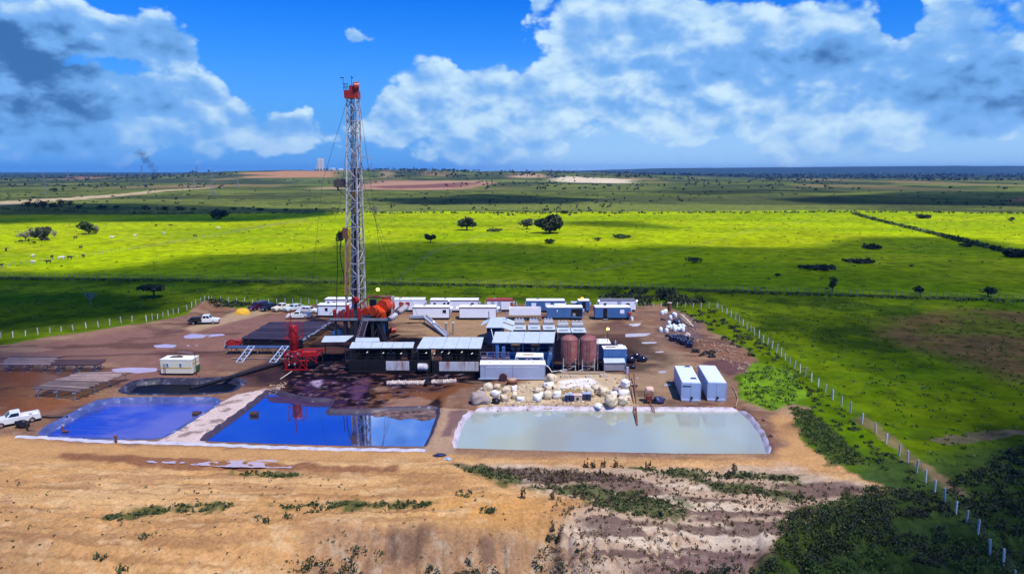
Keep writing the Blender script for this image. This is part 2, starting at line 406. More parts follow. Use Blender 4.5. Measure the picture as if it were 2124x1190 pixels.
lay(col, wet, (.26, .16, .10), (1 - sstep(trk + (n3 - .5) * 2, -.3, .6)) * .6)
tk2 = sdf(vx, vy, GP([(1930, 912), (2010, 900), (2140, 893), (2140, 900), (2010, 912), (1960, 918)]))
lay(col, wet, (.24, .14, .12), (1 - sstep(tk2 + (n3 - .5) * 2.5, -.2, .6)) * .6)
# middle distance: scrub, then wooded belts, bare earth
ylm = np.interp(bear, [-800, 0, 300, 700, 1000, 1500, 2124, 3000], [430, 490, 520, 545, 545, 535, 510, 490])
f = sstep(vy - ylm, -3, 6)
lay(col, wet, (.135, .165, .040), f)
lay(col, wet, (.050, .075, .022), f * sstep(n2 * .5 + n1 * .5, .46, .60) * .9)
lay(col, wet, (.045, .06, .03), f * sstep(n4, .50, .62) * .7)
lay(col, wet, (.075, .105, .022), f * sstep(fbm(vx * .0016 + 4, vy * .012, 5, 137), .50, .62) * .8)
lay(col, wet, (.17, .205, .045), f * sstep(fbm(vx * .002 + 40, vy * .010, 5, 139), .55, .66) * .7)
f = sstep(vy, 1050, 1500)
lay(col, wet, (.045, .062, .030), f * sstep(n4 + .25 * (n1 - .5), .40, .55) * .85)
lay(col, wet, (.30, .19, .10), f * sstep(fbm(vx * .003 + 9, vy * .0014, 4, 151), .63, .70) * .6)
lay(col, wet, (.028, .045, .030), sstep(vy, 2600, 3600) * (1 - np.exp(-((bear - 620) / 200) ** 2) * .7) * .9)
def farpatch(pts, c, a=1., soft=.1):
    P = GP(pts); s = sum(p.y for p in P) / len(P) * soft * .12
    lay(col, wet, c, (1 - sstep(sdf(vx, vy, P) + (n2 - .5) * s * 3, -s, s)) * a)
farpatch([(735, 384), (800, 378), (1000, 377), (1032, 379), (980, 390), (900, 394), (740, 394)], (.38, .22, .14))
farpatch([(760, 388), (960, 379), (1000, 379), (955, 389), (820, 391)], (.17, .075, .07), .9)
farpatch([(1140, 376), (1180, 373), (1312, 376), (1310, 380), (1200, 379)], (.62, .52, .36))
farpatch([(-60, 426), (0, 421), (120, 414), (250, 404), (330, 397), (440, 389), (460, 389), (345, 400), (240, 410), (110, 421), (-60, 436)], (.46, .36, .22))
def bandpatch(b0, b1, y0, y1, c, a, nzs=.004):
    w = sstep(bear, b0, b0 + 40) * (1 - sstep(bear, b1 - 40, b1)) * sstep(vy, y0, y0 * 1.05) * (1 - sstep(vy, y1 * .95, y1))
    lay(col, wet, c, w * sstep(fbm(vx * nzs, vy * nzs, 3, 155), .38, .5) * a)
bandpatch(490, 720, 2250, 2900, (.42, .22, .11), .95)
bandpatch(780, 830, 2200, 2900, (.50, .34, .2), .8)
bandpatch(860, 960, 2300, 2900, (.24, .17, .08), .8)
bandpatch(1040, 1150, 2250, 2700, (.5, .34, .2), .9)
farpatch([(140, 368), (190, 364), (205, 367), (170, 371)], (.30, .15, .10), .8)
farpatch([(2090, 414), (2140, 408), (2160, 418), (2100, 419)], (.34, .14, .09), .8)
farpatch([(640, 391), (700, 388), (720, 392), (650, 394)], (.36, .26, .15), .8)
# the pad of bare earth
PAD = GP([(-300, 752), (-100, 733), (0, 715), (130, 694), (300, 669), (392, 654), (425, 636), (470, 640), (520, 638), (640, 633), (760, 628), (1060, 631), (1320, 634), (1372, 629), (1405, 640),
          (1450, 668), (1480, 690), (1545, 722), (1560, 752), (1528, 792), (1534, 826), (1600, 852), (1640, 838), (1672, 846), (1640, 880), (1660, 925), (1740, 960), (1800, 990), (1850, 1000), (1800, 1040), (1680, 1065), (1560, 1130),
          (1400, 1175), (1200, 1230), (0, 1330), (-500, 1300), (-600, 900)])
pd = sdf(vx, vy, PAD) + (n2 - .5) * 4.0 + (n3 - .5) * 1.6
padw = 1 - sstep(pd, -.35, .35)
lay(col, wet, (.20, .103, .062), padw, 0)
lay(col, wet, (.26, .15, .088), padw * sstep(n2, .45, .65) * .8)
lay(col, wet, (.17, .095, .072), padw * sstep(fbm(vx * .06, vy * .16, 4, 161), .52, .66) * .7)
lay(col, wet, (.28, .20, .15), padw * sstep(n5, .60, .74) * .5)
def site(pts, c, soft=1., nz=2., a=1., wv=0., fine=1.):
    d = sdf(vx, vy, GP(pts)) + (n2 - .5) * 2 * nz + (n3 - .5) * nz * fine
    lay(col, wet, c, (1 - sstep(d, -soft, soft)) * a * padw, wv)
site([(-500, 740), (0, 725), (300, 676), (420, 660), (640, 650), (640, 690), (480, 720), (420, 790), (200, 800), (-400, 900)], (.20, .10, .082), 3, 3, .8)
site([(-500, 770), (0, 768), (90, 772), (90, 815), (210, 820), (140, 850), (60, 860), (-400, 920)], (.22, .072, .026), 2, 2, .85)
site([(0, 800), (90, 800), (110, 840), (30, 850)], (.32, .15, .05), 2, 3, .5)
site([(820, 655), (1240, 665), (1200, 690), (1000, 700), (820, 700)], (.29, .185, .10), 2, 2, .9)
site([(1330, 700), (1420, 740), (1400, 840), (1320, 840), (1300, 790)], (.30, .20, .12), 2, 2, .9)
# bright sand in front of the pits
site([(-600, 905), (0, 902), (100, 916), (330, 926), (880, 938), (1000, 945), (1600, 950), (1640, 925), (1600, 870), (1640, 850), (1700, 930), (1850, 1000), (1560, 1130), (1200, 1230), (0, 1330), (-600, 1300)], (.475, .262, .105), 1, 1.5, 1.)
sandw = sstep(74 - vy, 0, 5) * padw
lay(col, wet, (.56, .345, .155), sandw * sstep(fbm(vx * .10, vy * .5, 4, 171), .48, .62) * .8)
lay(col, wet, (.36, .19, .085), sandw * sstep(fbm(vx * .16 + 3, vy * .7, 4, 173), .56, .70) * .7)
lay(col, wet, (.53, .27, .075), sandw * np.exp(-((vx + 3) / 7) ** 2 - ((vy - 60) / 3.2) ** 2) * .8)
lay(col, wet, (.25, .125, .055), sandw * sstep(fbm(vx * .10 + 30, vy * 1.3, 5, 177), .58, .66) * .55)  # dark streaks painted in to strengthen the weak shading of the ruts
lay(col, wet, (.56, .37, .19), sandw * sstep(fbm(vx * .35 + 30, vy * 1.1, 4, 179), .60, .70) * .6)
tl = sdf(vx, vy, GP([(130, 940), (400, 952), (640, 965), (820, 968), (820, 975), (560, 972), (300, 962), (120, 948)]))
lay(col, wet, (.17, .065, .038), (1 - sstep(tl + (n3 - .5) * 1.2, -.2, .6)) * .8 * padw)
# right front: pale stony ground with dull weeds
rt = sdf(vx, vy, GP([(950, 962), (1300, 965), (1640, 960), (1720, 985), (1830, 1000), (1560, 1120), (1300, 1200), (1120, 1200), (1150, 1080), (1230, 1040), (1100, 1010)]))
rw = (1 - sstep(rt + (n2 - .5) * 3, -1.0, 1.0)) * padw
lay(col, wet, (.42, .30, .205), rw)
lay(col, wet, (.56, .45, .33), rw * sstep(fbm(vx * .12, vy * .9, 4, 181), .46, .60) * .9)
lay(col, wet, (.135, .085, .068), rw * sstep(fbm(vx * .10 + 5, vy * .8, 5, 183), .52, .62) * .9)
lay(col, wet, (.060, .038, .046), (1 - sstep(sdf(vx, vy, GP([(985, 968), (1100, 975), (1300, 982), (1340, 998), (1180, 1000), (1080, 992)])) + (n2 - .5) * 2, -.6, .6)) * .9 * rw)
lay(col, wet, (.15, .085, .085), (1 - sstep(sdf(vx, vy, GP([(1300, 1120), (1560, 1080), (1640, 1090), (1500, 1170), (1300, 1190)])) + (n2 - .5) * 3, -1, 1)) * .8)
# scarp of raw clay
sc_ = sstep(58.5 - vy, 0, 2) * (1 - sstep(vx, 2, 8)) * sstep(vx, -20, -14) * padw
lay(col, wet, (.30, .175, .10), sc_ * .75)
lay(col, wet, (.44, .33, .22), sc_ * sstep(n5, .55, .7) * .7)
lay(col, wet, (.13, .07, .05), sc_ * sstep(n3, .56, .72) * .7)
# oil-soaked earth and mud, its black also carrying deep shade under the sheds
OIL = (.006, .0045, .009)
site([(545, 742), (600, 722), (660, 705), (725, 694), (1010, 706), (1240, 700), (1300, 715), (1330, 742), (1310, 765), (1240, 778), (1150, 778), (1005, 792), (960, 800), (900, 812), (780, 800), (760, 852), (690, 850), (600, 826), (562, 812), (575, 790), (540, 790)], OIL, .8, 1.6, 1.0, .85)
site([(1240, 690), (1300, 690), (1350, 712), (1400, 745), (1350, 775), (1290, 775)], (.045, .026, .022), 2, 3, .8, .6)
site([(395, 806), (480, 775), (560, 745), (660, 730), (640, 750), (500, 786), (440, 806)], (.018, .012, .02), .5, 1.2, .9, .7)
site([(600, 790), (660, 782), (760, 800), (770, 850), (690, 856), (640, 830)], (.034, .014, .042), .6, 1.2, .9, .55)
site([(640, 790), (668, 786), (668, 806), (650, 800)], (.40, .30, .42), .3, .8, .8, .4)
site([(738, 790), (765, 780), (768, 800), (742, 852), (715, 850)], (.075, .034, .085), .4, .7, .9, .5)
site([(770, 812), (830, 800), (960, 796), (985, 800), (930, 820), (915, 852), (800, 858), (752, 852), (762, 830)], (.15, .058, .022), .5, 1.2, .95, .35)
site([(800, 800), (930, 800), (920, 812), (800, 815)], (.06, .03, .03), .5, 1, .8, .5)
site([(790, 828), (870, 820), (915, 840), (890, 856), (790, 860)], (.30, .17, .12), .5, 1.4, .75, .2)
site([(885, 840), (912, 822), (918, 852), (872, 856)], OIL, .3, .5, .95, .9)
od = sdf(vx, vy, GP([(560, 770), (700, 740), (980, 770), (985, 800), (900, 815), (770, 856), (690, 850), (590, 824)]))
ow = 1 - sstep(od, -2, 0)
lay(col, wet, OIL, ow * sstep(fbm(vx * .55, vy * .9, 5, 211), .50, .60) * .92, .9)
lay(col, wet, (.12, .05, .035), ow * sstep(fbm(vx * .7 + 20, vy * 1.3, 5, 213), .60, .68) * .7)
lay(col, wet, (.20, .13, .16), ow * sstep(fbm(vx * 1.1 + 40, vy * 1.6, 4, 215), .68, .74) * .7)
kw = padw * (1 - ow) * sstep(vy, 76, 84)
lay(col, wet, (.085, .042, .032), kw * sstep(fbm(vx * .09 + 11, vy * .20, 5, 217), .58, .68) * .7)
lay(col, wet, (.34, .22, .13), kw * sstep(fbm(vx * .07 + 31, vy * .22, 5, 219), .60, .70) * .6)
site([(640, 668), (700, 656), (820, 668), (815, 712), (640, 716)], (.060, .030, .026), 1.2, 2.0, .75, .3)
site([(1240, 668), (1330, 672), (1340, 700), (1240, 700)], (.12, .060, .045), 1.5, 2.5, .6)
site([(440, 730), (600, 735), (560, 770), (440, 775)], (.13, .068, .055), 1.5, 2.5, .6)
site([(500, 765), (590, 745), (590, 800), (480, 800)], (.035, .017, .022), 1, 2, .8, .5)
site([(230, 800), (500, 775), (530, 800), (440, 812), (260, 812)], (.10, .05, .045), .8, 1.6, .6)
site([(985, 800), (1130, 790), (1130, 800), (990, 815)], (.13, .068, .05), .6, 1.2, .6)
# dikes
dike1 = GP([(548, 806), (586, 800), (560, 822), (498, 862), (450, 896), (420, 922), (318, 922), (330, 914), (398, 872), (450, 838), (490, 818)])
lay(col, wet, (.56, .44, .40), (1 - sstep(sdf(vx, vy, dike1) + (n3 - .5) * .5, -.15, .15)))
lay(col, wet, (.24, .17, .15), (1 - sstep(sdf(vx, vy, dike1), -.3, 0)) * sstep(fbm(vx * .8, vy * 1.2, 4, 191), .60, .70) * .9)
lay(col, wet, (.38, .25, .16), (1 - sstep(sdf(vx, vy, GP([(905, 846), (985, 850), (966, 870), (948, 905), (940, 940), (880, 936), (896, 902), (908, 866)])), -.1, .4)) * .9)
lay(col, wet, (.15, .085, .09), (1 - sstep(sdf(vx, vy, GP([(930, 850), (972, 850), (950, 880), (935, 905), (916, 905), (925, 880)])) + (n3 - .5) * 1.2, -.3, .3)) * .85)
# chalky dust round the sacks, yellow slop, dark heap of spoil
site([(985, 815), (1100, 790), (1180, 772), (1300, 775), (1315, 840), (1000, 842)], (.52, .40, .25), 1, 1.2, .9)
site([(1165, 790), (1225, 785), (1250, 806), (1200, 815), (1165, 808)], (.74, .70, .66), .4, .8, .9)
site([(1165, 808), (1235, 806), (1235, 822), (1165, 822)], (.27, .17, .045), .4, .6, .9, .4)
site([(1455, 755), (1500, 745), (1556, 760), (1530, 792), (1500, 785)], (.115, .055, .055), .7, 1.4, .95)
site([(1440, 715), (1530, 720), (1550, 745), (1480, 742)], (.19, .095, .06), 1, 2, .8)
site([(1380, 645), (1440, 660), (1460, 700), (1400, 720), (1370, 690)], (.13, .085, .09), 1, 2, .7)
site([(475, 654), (500, 645), (560, 640), (560, 650), (480, 668), (400, 690), (380, 680)], (.42, .30, .18), 1, 1.5, .7)
# weeds among the sand
def weeds(pts, a=.9, c=(.055, .075, .018), soft=.5):
    d = sdf(vx, vy, GP(pts)) + (n3 - .5) * 2.2 + (n5 - .5) * 1.6
    lay(col, wet, c, (1 - sstep(d, -soft, soft)) * a)
WEED = [[(212, 1072), (300, 1050), (400, 1044), (485, 1043), (480, 1053), (360, 1058), (240, 1076)], [(560, 1046), (660, 1042), (900, 1038), (895, 1049), (700, 1052), (580, 1054)],
        [(930, 964), (1000, 966), (1080, 985), (1060, 1000), (1000, 985)], [(1100, 1008), (1190, 1006), (1300, 1015), (1440, 1030), (1400, 1040), (1200, 1030)],
        [(1215, 1035), (1330, 1036), (1420, 1045), (1400, 1060), (1260, 1056), (1220, 1050)], [(1270, 965), (1480, 972), (1660, 980), (1650, 988), (1400, 982)], [(1640, 840), (1680, 850), (1760, 920), (1800, 960), (1720, 960), (1660, 900)],
        [(1430, 985), (1600, 1005), (1700, 1015), (1690, 1024), (1500, 1010)], [(1640, 1040), (1760, 1010), (1850, 1020), (1800, 1080), (1650, 1110), (1600, 1090)], [(540, 975), (640, 980), (600, 992), (480, 978)]]
for w_ in WEED: weeds(w_)
# grass running in over the pad's right edge
site2 = sdf(vx, vy, GP([(1532, 795), (1570, 755), (1640, 770), (1680, 820), (1640, 835), (1600, 850), (1540, 826)])) + (n2 - .5) * 3
lay(col, wet, (.12, .23, .012), 1 - sstep(site2, -.6, .6))
gm = sstep(pd, .2, 1.5)

verts = np.stack([vx, vy, vz], 1)
me = bpy.data.meshes.new('ground')
ii = np.arange(nrw * ncl).reshape(nrw, ncl)
quads = np.stack([ii[:-1, :-1], ii[:-1, 1:], ii[1:, 1:], ii[1:, :-1]], -1).reshape(-1, 4)
me.vertices.add(len(verts)); me.vertices.foreach_set('co', verts.ravel())
me.loops.add(quads.size); me.loops.foreach_set('vertex_index', quads.ravel().astype(np.int32))
me.polygons.add(len(quads)); me.polygons.foreach_set('loop_start', np.arange(0, quads.size, 4, dtype=np.int32))
me.polygons.foreach_set('use_smooth', np.ones(len(quads), bool))
me.update(); me.validate()
ca = me.color_attributes.new('Earth', 'FLOAT_COLOR', 'POINT')
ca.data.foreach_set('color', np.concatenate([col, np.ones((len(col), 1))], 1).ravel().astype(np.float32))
wa = me.attributes.new('Wet', 'FLOAT', 'POINT'); wa.data.foreach_set('value', wet.astype(np.float32))
grassy = np.clip(np.maximum(gm, 1 - sstep(site2, -.6, .6)), 0, 1)
ga = me.attributes.new('Grassy', 'FLOAT', 'POINT'); ga.data.foreach_set('value', grassy.astype(np.float32))
m = bpy.data.materials.new('earth_and_grass'); m.use_nodes = True; t = m.node_tree; q = N(t); b = t.nodes['Principled BSDF']
at = q.node('ShaderNodeAttribute', attribute_name='Earth').outputs['Color']
wt = q.node('ShaderNodeAttribute', attribute_name='Wet').outputs['Fac']
gr = q.node('ShaderNodeAttribute', attribute_name='Grassy').outputs['Fac']
pos = q.node('ShaderNodeNewGeometry').outputs['Position']
s1 = q.noise(pos, 3.2, 5, .65); s2 = q.noise(pos, .55, 5, .6); s3 = q.noise(pos, 11., 3, .6)
g1 = q.noise(pos, .22, 8, .72)
e = q.mix(1.0, at, q.mix(s1, (.42,) * 3, (1.58,) * 3), 'MULTIPLY')
e = q.mix(1.0, e, q.mix(s2, (.74,) * 3, (1.26,) * 3), 'MULTIPLY')
e = q.mix(q.m('MULTIPLY', q.ss(s3, .62, .72), .35), e, q.mix(1.0, e, (1.7, 1.7, 1.7), 'MULTIPLY'))
gcol = q.mix(1.0, at, q.mix(q.ss(g1, .30, .70), (.50, .56, .55), (1.45, 1.38, 1.3)), 'MULTIPLY')
gcol = q.mix(1.0, gcol, q.mix(s1, (.72,) * 3, (1.28,) * 3), 'MULTIPLY')
gcol = q.mix(q.m('MULTIPLY', q.ss(q.noise(pos, 1.1, 6, .7), .60, .70), .6), gcol, q.mix(1.0, gcol, (.30, .42, .5), 'MULTIPLY'))
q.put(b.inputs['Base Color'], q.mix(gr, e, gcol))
q.put(b.inputs['Roughness'], q.lin(q.m('MULTIPLY', wt, q.ss(s2, .30, .62)), 0, .9, .95, .50))
q.put(b.inputs['Specular IOR Level'], q.m('MULTIPLY', q.lin(wt, 0, 1, .08, .0), q.m('SUBTRACT', 1.0, q.m('MULTIPLY', gr, .9))))
bp = q.node('ShaderNodeBump'); bp.inputs['Strength'].default_value = 1.0; bp.inputs['Distance'].default_value = .26
q.put(bp.inputs['Height'], q.m('ADD', q.m('MULTIPLY', s1, .55), q.m('ADD', q.m('MULTIPLY', s3, .18), q.m('MULTIPLY', g1, q.m('MULTIPLY', gr, 1.3)))))
t.links.new(bp.outputs[0], b.inputs['Normal'])
me.materials.append(m)
ground = obj('ground', me, kind='structure')
# ------------------------------------------------------------------ water, liners, puddles
def resample(P, step):
    P = [Vector((p[0], p[1])) for p in P]; out = []
    for a, b in zip(P, P[1:] + P[:1]):
        k = max(1, int((b - a).length / step)); out += [a + (b - a) * i / k for i in range(k)]
    return out
def area(P): return sum(a[0] * b[1] - b[0] * a[1] for a, b in zip(P, P[1:] + P[:1]))
def smooth_ring(P, it):
    for _ in range(it): P = [(P[i - 1] + P[i] * 2 + P[(i + 1) % len(P)]) / 4 for i in range(len(P))]
    return P
def normals(P):
    s = 1 if area(P) > 0 else -1; o = []
    for i in range(len(P)):
        t = (P[(i + 1) % len(P)] - P[i - 1]).normalized(); o.append(Vector((t.y, -t.x)) * s)
    return o
def water_mat(name, body, rough, ior, bump, metal=0., streak=None):
    m = bpy.data.materials.new(name); m.use_nodes = True; t = m.node_tree; q = N(t); b = t.nodes['Principled BSDF']
    pos = q.node('ShaderNodeNewGeometry').outputs['Position']
    c = q.mix(q.ss(q.noise(pos, .10, 4, .55), .36, .64), body[0], body[1])
    if streak:
        st = q.noise(q.v('MULTIPLY', pos, (.22, 2.6, 1)), 1.0, 5, .65); c = q.mix(q.m('MULTIPLY', q.ss(st, .54, .68), streak[1]), c, streak[0])
    q.put(b.inputs['Base Color'], c); b.inputs['Roughness'].default_value = rough; b.inputs['IOR'].default_value = ior; b.inputs['Metallic'].default_value = metal
    bp = q.node('ShaderNodeBump'); bp.inputs['Distance'].default_value = bump; bp.inputs['Strength'].default_value = .5
    q.put(bp.inputs['Height'], q.m('ADD', q.noise(q.v('MULTIPLY', pos, (.9, 2.2, 1)), 1.3, 3, .5), q.noise(pos, 6., 2, .5)))
    t.links.new(bp.outputs[0], b.inputs['Normal']); return m
WM = dict(settling=water_mat('settling_water', ((.05, .11, .60), (.30, .28, .62)), .09, 1.6, .010, .62, ((.44, .40, .62), .5)),
          sludge=water_mat('sludge', ((.002, .002, .004), (.003, .003, .006)), .5, 1.3, .02),
          middle=water_mat('oily_water', ((.30, .44, .90), (.52, .56, .88)), .02, 1.5, .0010, .97),
          fresh=water_mat('milky_water', ((.31, .36, .33), (.32, .33, .24)), .06, 1.95, .006))
LINER = dict(settling=mat('liner_blue', (.06, .085, .24), .4, 0, .4, .6, .06, 3, (.36, .35, .48), .36), sludge=mat('liner_dark', (.018, .018, .035), .5, 0, .4, .8, .06, 3, (.16, .15, .24), .38),
             middle=mat('liner_oily', (.05, .035, .06), .5, 0, .35, .9, .06, 3, (.30, .26, .34), .30), fresh=mat('liner_lavender', (.48, .43, .50), .5, 0, .3, .45, .08, 3, (.24, .17, .17), .42))
OFF = dict(settling=(-.5, -.2, .1, .4, .75, 1.1), sludge=(-.5, -.1, .25, .55, .9, 1.2), middle=(-.35, -.1, .12, .3, .45), fresh=(-.4, -.15, .05, .25, .44))
for k, P in PONDS.items():
    ring = smooth_ring(resample(P, .45), {'middle': 2, 'sludge': 2}.get(k, 6)); nm = normals(ring)
    MB().poly([(p.x + n_.x * .45, p.y + n_.y * .45, ZW) for p, n_ in zip(ring, nm)]).build('pond_water', WM[k], kind='structure')
    ds = OFF[k]; vs = []
    for p, n_ in zip(ring, nm):
        for d in ds: vs.append((p.x + n_.x * (d + .05 * math.sin(p.x * 3.1 + p.y * 2)), p.y + n_.y * d, 0))
    A = np.array(vs); A[:, 2] = height(A[:, 0], A[:, 1]) + .04 + .06 * fbm(A[:, 0] * 1.9, A[:, 1] * 1.9, 3, 77) + .03 * np.abs(np.sin(A[:, 0] * 4 + A[:, 1] * 3.3))
    A[ds[-1] == np.tile(ds, len(ring)), 2] -= .10
    o = MB(); w = len(ds); L = len(ring)
    o.add([tuple(x) for x in A], [(i * w + j, ((i + 1) % L) * w + j, ((i + 1) % L) * w + j + 1, i * w + j + 1) for i in range(L) for j in range(w - 1)], True)
    o.build('pond_liner', LINER[k], kind='structure')
def rim(pp, m, w=.8, dz=.05):
    W_ = [G(*p) for p in pp]; L = []
    for a, b in zip(W_, W_[1:]):
        k_ = max(1, int((b - a).length / .5)); L += [a.lerp(b, i / k_) for i in range(k_)]
    L.append(W_[-1]); vs = []
    for i, p in enumerate(L):
        for j, d in enumerate((-w / 2, -w / 6, w / 6, w / 2)):
            y = p.y + d + .10 * math.sin(i * 1.3); vs.append((p.x, y, hz(p.x, y) + (dz + .05 * math.sin(i * 2.1 + j) if 0 < j < 3 else .01)))
    MB().add(vs, [(i * 4 + j, (i + 1) * 4 + j, (i + 1) * 4 + j + 1, i * 4 + j + 1) for i in range(len(L) - 1) for j in range(3)], True).build('pond_liner', m, kind='structure')
rim([(34, 905), (90, 907), (200, 915), (332, 918), (418, 921), (560, 927), (700, 931.5), (882, 933.5)], mat('liner_rim', (.52, .50, .60), .5, 0, .25, 1.2, .05, 4, (.20, .20, .30), .35))
pud = water_mat('puddle_water', ((.46, .36, .40), (.52, .42, .44)), .05, 2.0, .003)
PUD = [[(318, 716), (345, 713), (368, 716), (360, 721), (325, 721)], [(380, 697), (400, 692), (430, 695), (420, 701), (385, 702)], [(424, 694), (462, 692), (468, 695), (430, 699)], [(368, 730), (400, 729), (402, 732), (370, 732)],
       [(386, 716), (394, 715), (394, 718), (386, 718)], [(403, 716), (411, 715), (411, 717), (404, 718)], [(230, 766), (262, 762), (325, 763), (326, 770), (290, 774), (240, 772)], [(1302, 672), (1332, 670), (1322, 677), (1306, 677)], [(1296, 692), (1350, 691), (1340, 697), (1298, 699)],
       [(1328, 710), (1363, 709), (1362, 712), (1332, 713)], [(1357, 729), (1378, 728), (1376, 731), (1360, 731)], [(1364, 770), (1380, 768), (1384, 773), (1366, 774)], [(1376, 797), (1392, 796), (1390, 800), (1377, 801)], [(1317, 782), (1328, 783), (1326, 785), (1317, 784)],
       [(390, 962), (450, 954), (560, 952), (610, 956), (640, 966), (600, 969), (480, 967)], [(300, 956), (380, 957), (388, 961), (320, 960)]]
for P in PUD:
    ring = smooth_ring(resample(GP(P), .25), 4); nm = normals(ring)
    pts = [p + n_ * (.35 * (fbm(np.array([p.x * 1.1]), np.array([p.y * 1.1]), 3, 88)[0] - .45)) for p, n_ in zip(ring, nm)]
    hs_ = sorted(hz(p.x, p.y) for p in pts); z = hs_[int(len(hs_) * .62)] + .015
    MB().poly([(p.x, p.y, z) for p in pts]).build('puddle', pud, kind='structure')

MB().poly([(p.x, p.y, ZW + .015) for p in smooth_ring(resample(GP([(772, 853), (840, 850), (906, 848), (906, 866), (880, 874), (850, 866), (830, 872), (800, 862), (775, 866)], ZW), .4), 3)]).build('mud_scum', mat('scum', (.22, .13, .11), .6, 0, .4, .8, .05, 5, (.05, .03, .03), .5), kind='structure')
MB().poly([(p.x, p.y, ZW + .015) for p in smooth_ring(resample(GP([(550, 822), (600, 822), (690, 834), (684, 844), (640, 843), (600, 836), (560, 834)], ZW), .4), 3)]).build('mud_scum', mat('dark_scum', (.05, .022, .06), .5, 0, .4, .8, .05, 5), kind='structure')
# ------------------------------------------------------------------ cloud field overhead: unseen sheets shaped for the shade they cast
cm = bpy.data.materials.new('shade_cloud_white'); cm.use_nodes = True; t = cm.node_tree; t.nodes.clear(); q = N(t)
den = q.node('ShaderNodeAttribute', attribute_name='Thick').outputs['Fac']
df = q.node('ShaderNodeBsdfDiffuse'); df.inputs[0].default_value = (.85, .88, .92, 1); tr = q.node('ShaderNodeBsdfTransparent'); mx = q.node('ShaderNodeMixShader')
t.links.new(den, mx.inputs[0]); t.links.new(tr.outputs[0], mx.inputs[1]); t.links.new(df.outputs[0], mx.inputs[2])
ou = q.node('ShaderNodeOutputMaterial'); t.links.new(mx.outputs[0], ou.inputs[0])
CH = 950.0
SHADE = [  # ground each unseen cloud sheet is shaped to shade, its density, rim width (metres)
    ([(-400, 620), (-300, 556), (120, 560), (330, 527), (480, 521), (620, 521), (690, 509), (860, 502), (1040, 507), (1240, 510), (1330, 506), (1620, 508), (1720, 492), (1800, 486), (2020, 492), (2200, 520), (2600, 560), (2600, 600), (2124, 634), (1400, 608), (700, 598), (300, 612)], .83, 12),
    ([(-400, 610), (250, 596), (340, 622), (400, 638), (300, 664), (0, 700), (-400, 720)], .93, 8), ([(330, 592), (640, 598), (1240, 606), (1700, 612), (2100, 630), (1600, 634), (1300, 624), (640, 620), (350, 620)], .45, 5),
    ([(1640, 650), (1900, 618), (2600, 630), (2700, 1100), (2200, 1350), (1700, 1330), (1560, 1200), (1700, 1080), (1930, 980), (1860, 860), (1740, 760), (1640, 690)], .66, 10), ([(1960, 860), (2600, 800), (2700, 1300), (1700, 1330), (1560, 1200), (1720, 1090), (1960, 1000)], .7, 8),  # the last sheet is added to dim the lower right corner
        ([(-500, 435), (-300, 470), (0, 468), (240, 461), (440, 461), (560, 455), (700, 443), (690, 432), (300, 424), (0, 426)], .90, 16),
    ([(740, 415), (1000, 400), (1260, 412), (1200, 424), (900, 427)], .85, 20), ([(1560, 414), (1900, 398), (2400, 402), (2400, 430), (1900, 427), (1700, 424)], .85, 20),
    ([(1420, 477), (1300, 457), (1160, 456), (1180, 467)], .7, 10), ([(880, 474), (760, 466), (1080, 462), (1040, 474)], .3, 10), ([(1500, 405), (1200, 396), (1700, 392), (1800, 400)], .5, 16),
    ([(-900, 1010), (-900, 1500), (60, 1400), (150, 1250), (60, 1130), (-40, 1030)], .8, 7), ([(460, 1350), (560, 1215), (1200, 1190), (1500, 1180), (1500, 1500), (460, 1500)], .82, 6),  # unseen sheets added to dim the lower left corner and bottom edge
    ([(-400, 690), (-400, 900), (0, 840), (90, 780), (60, 715)], .7, 8)]
cv, cf, ct = [], [], []
for si, (P, dn, ed) in enumerate(SHADE):
    W_ = [G(a, b) for a, b in P]; x0, x1 = min(p.x for p in W_) - ed, max(p.x for p in W_) + ed; y0, y1 = min(p.y for p in W_) - ed, max(p.y for p in W_) + ed
    st = max(ed / 3.5, (x1 - x0) / 260, (y1 - y0) / 160); nx, ny = int((x1 - x0) / st) + 2, int((y1 - y0) / st) + 2
    gx, gy = np.meshgrid(np.linspace(x0, x1, nx), np.linspace(y0, y1, ny)); gx, gy = gx.ravel(), gy.ravel()
    d = -sdf(gx, gy, W_) + (fbm(gx / ed / 5, gy / ed / 5, 5, 400 + si) - .5) * ed * 3.0
    th = sstep(d, -ed * .5, ed) * (.80 + .4 * fbm(gx / ed / 3, gy / ed / 3, 4, 420 + si)); tr_ = np.clip(1 - dn * np.clip(th, 0, 1.08), 0.02, 1)
    lump = ed * (1.0 + 2.2 * fbm(gx / ed / 2.2, gy / ed / 2.2, 4, 440 + si)) * np.clip(th, 0, 1)
    for s_ in (1, -1):
        h = CH + si * 40 + (lump if s_ > 0 else -lump * .4); f = h / SUN.z; o_ = sum(len(c) for c in cv)
        cv.append(np.stack([gx + SUN.x * f, gy + SUN.y * f, h], 1)); ct.append(1 - np.sqrt(tr_))
        ix = np.arange(nx * ny).reshape(ny, nx); qd = np.stack([ix[:-1, :-1], ix[:-1, 1:], ix[1:, 1:], ix[1:, :-1]], -1).reshape(-1, 4)
        keep = th[qd].max(1) > 0.001; cf.append(qd[keep] + o_)
cv, cf, ct = np.concatenate(cv), np.concatenate(cf), np.concatenate(ct)
me = bpy.data.meshes.new('shade_clouds'); me.vertices.add(len(cv)); me.vertices.foreach_set('co', cv.ravel()); me.loops.add(cf.size); me.loops.foreach_set('vertex_index', cf.ravel().astype(np.int32))
me.polygons.add(len(cf)); me.polygons.foreach_set('loop_start', np.arange(0, cf.size, 4, dtype=np.int32)); me.polygons.foreach_set('use_smooth', np.ones(len(cf), bool)); me.update(); me.validate()
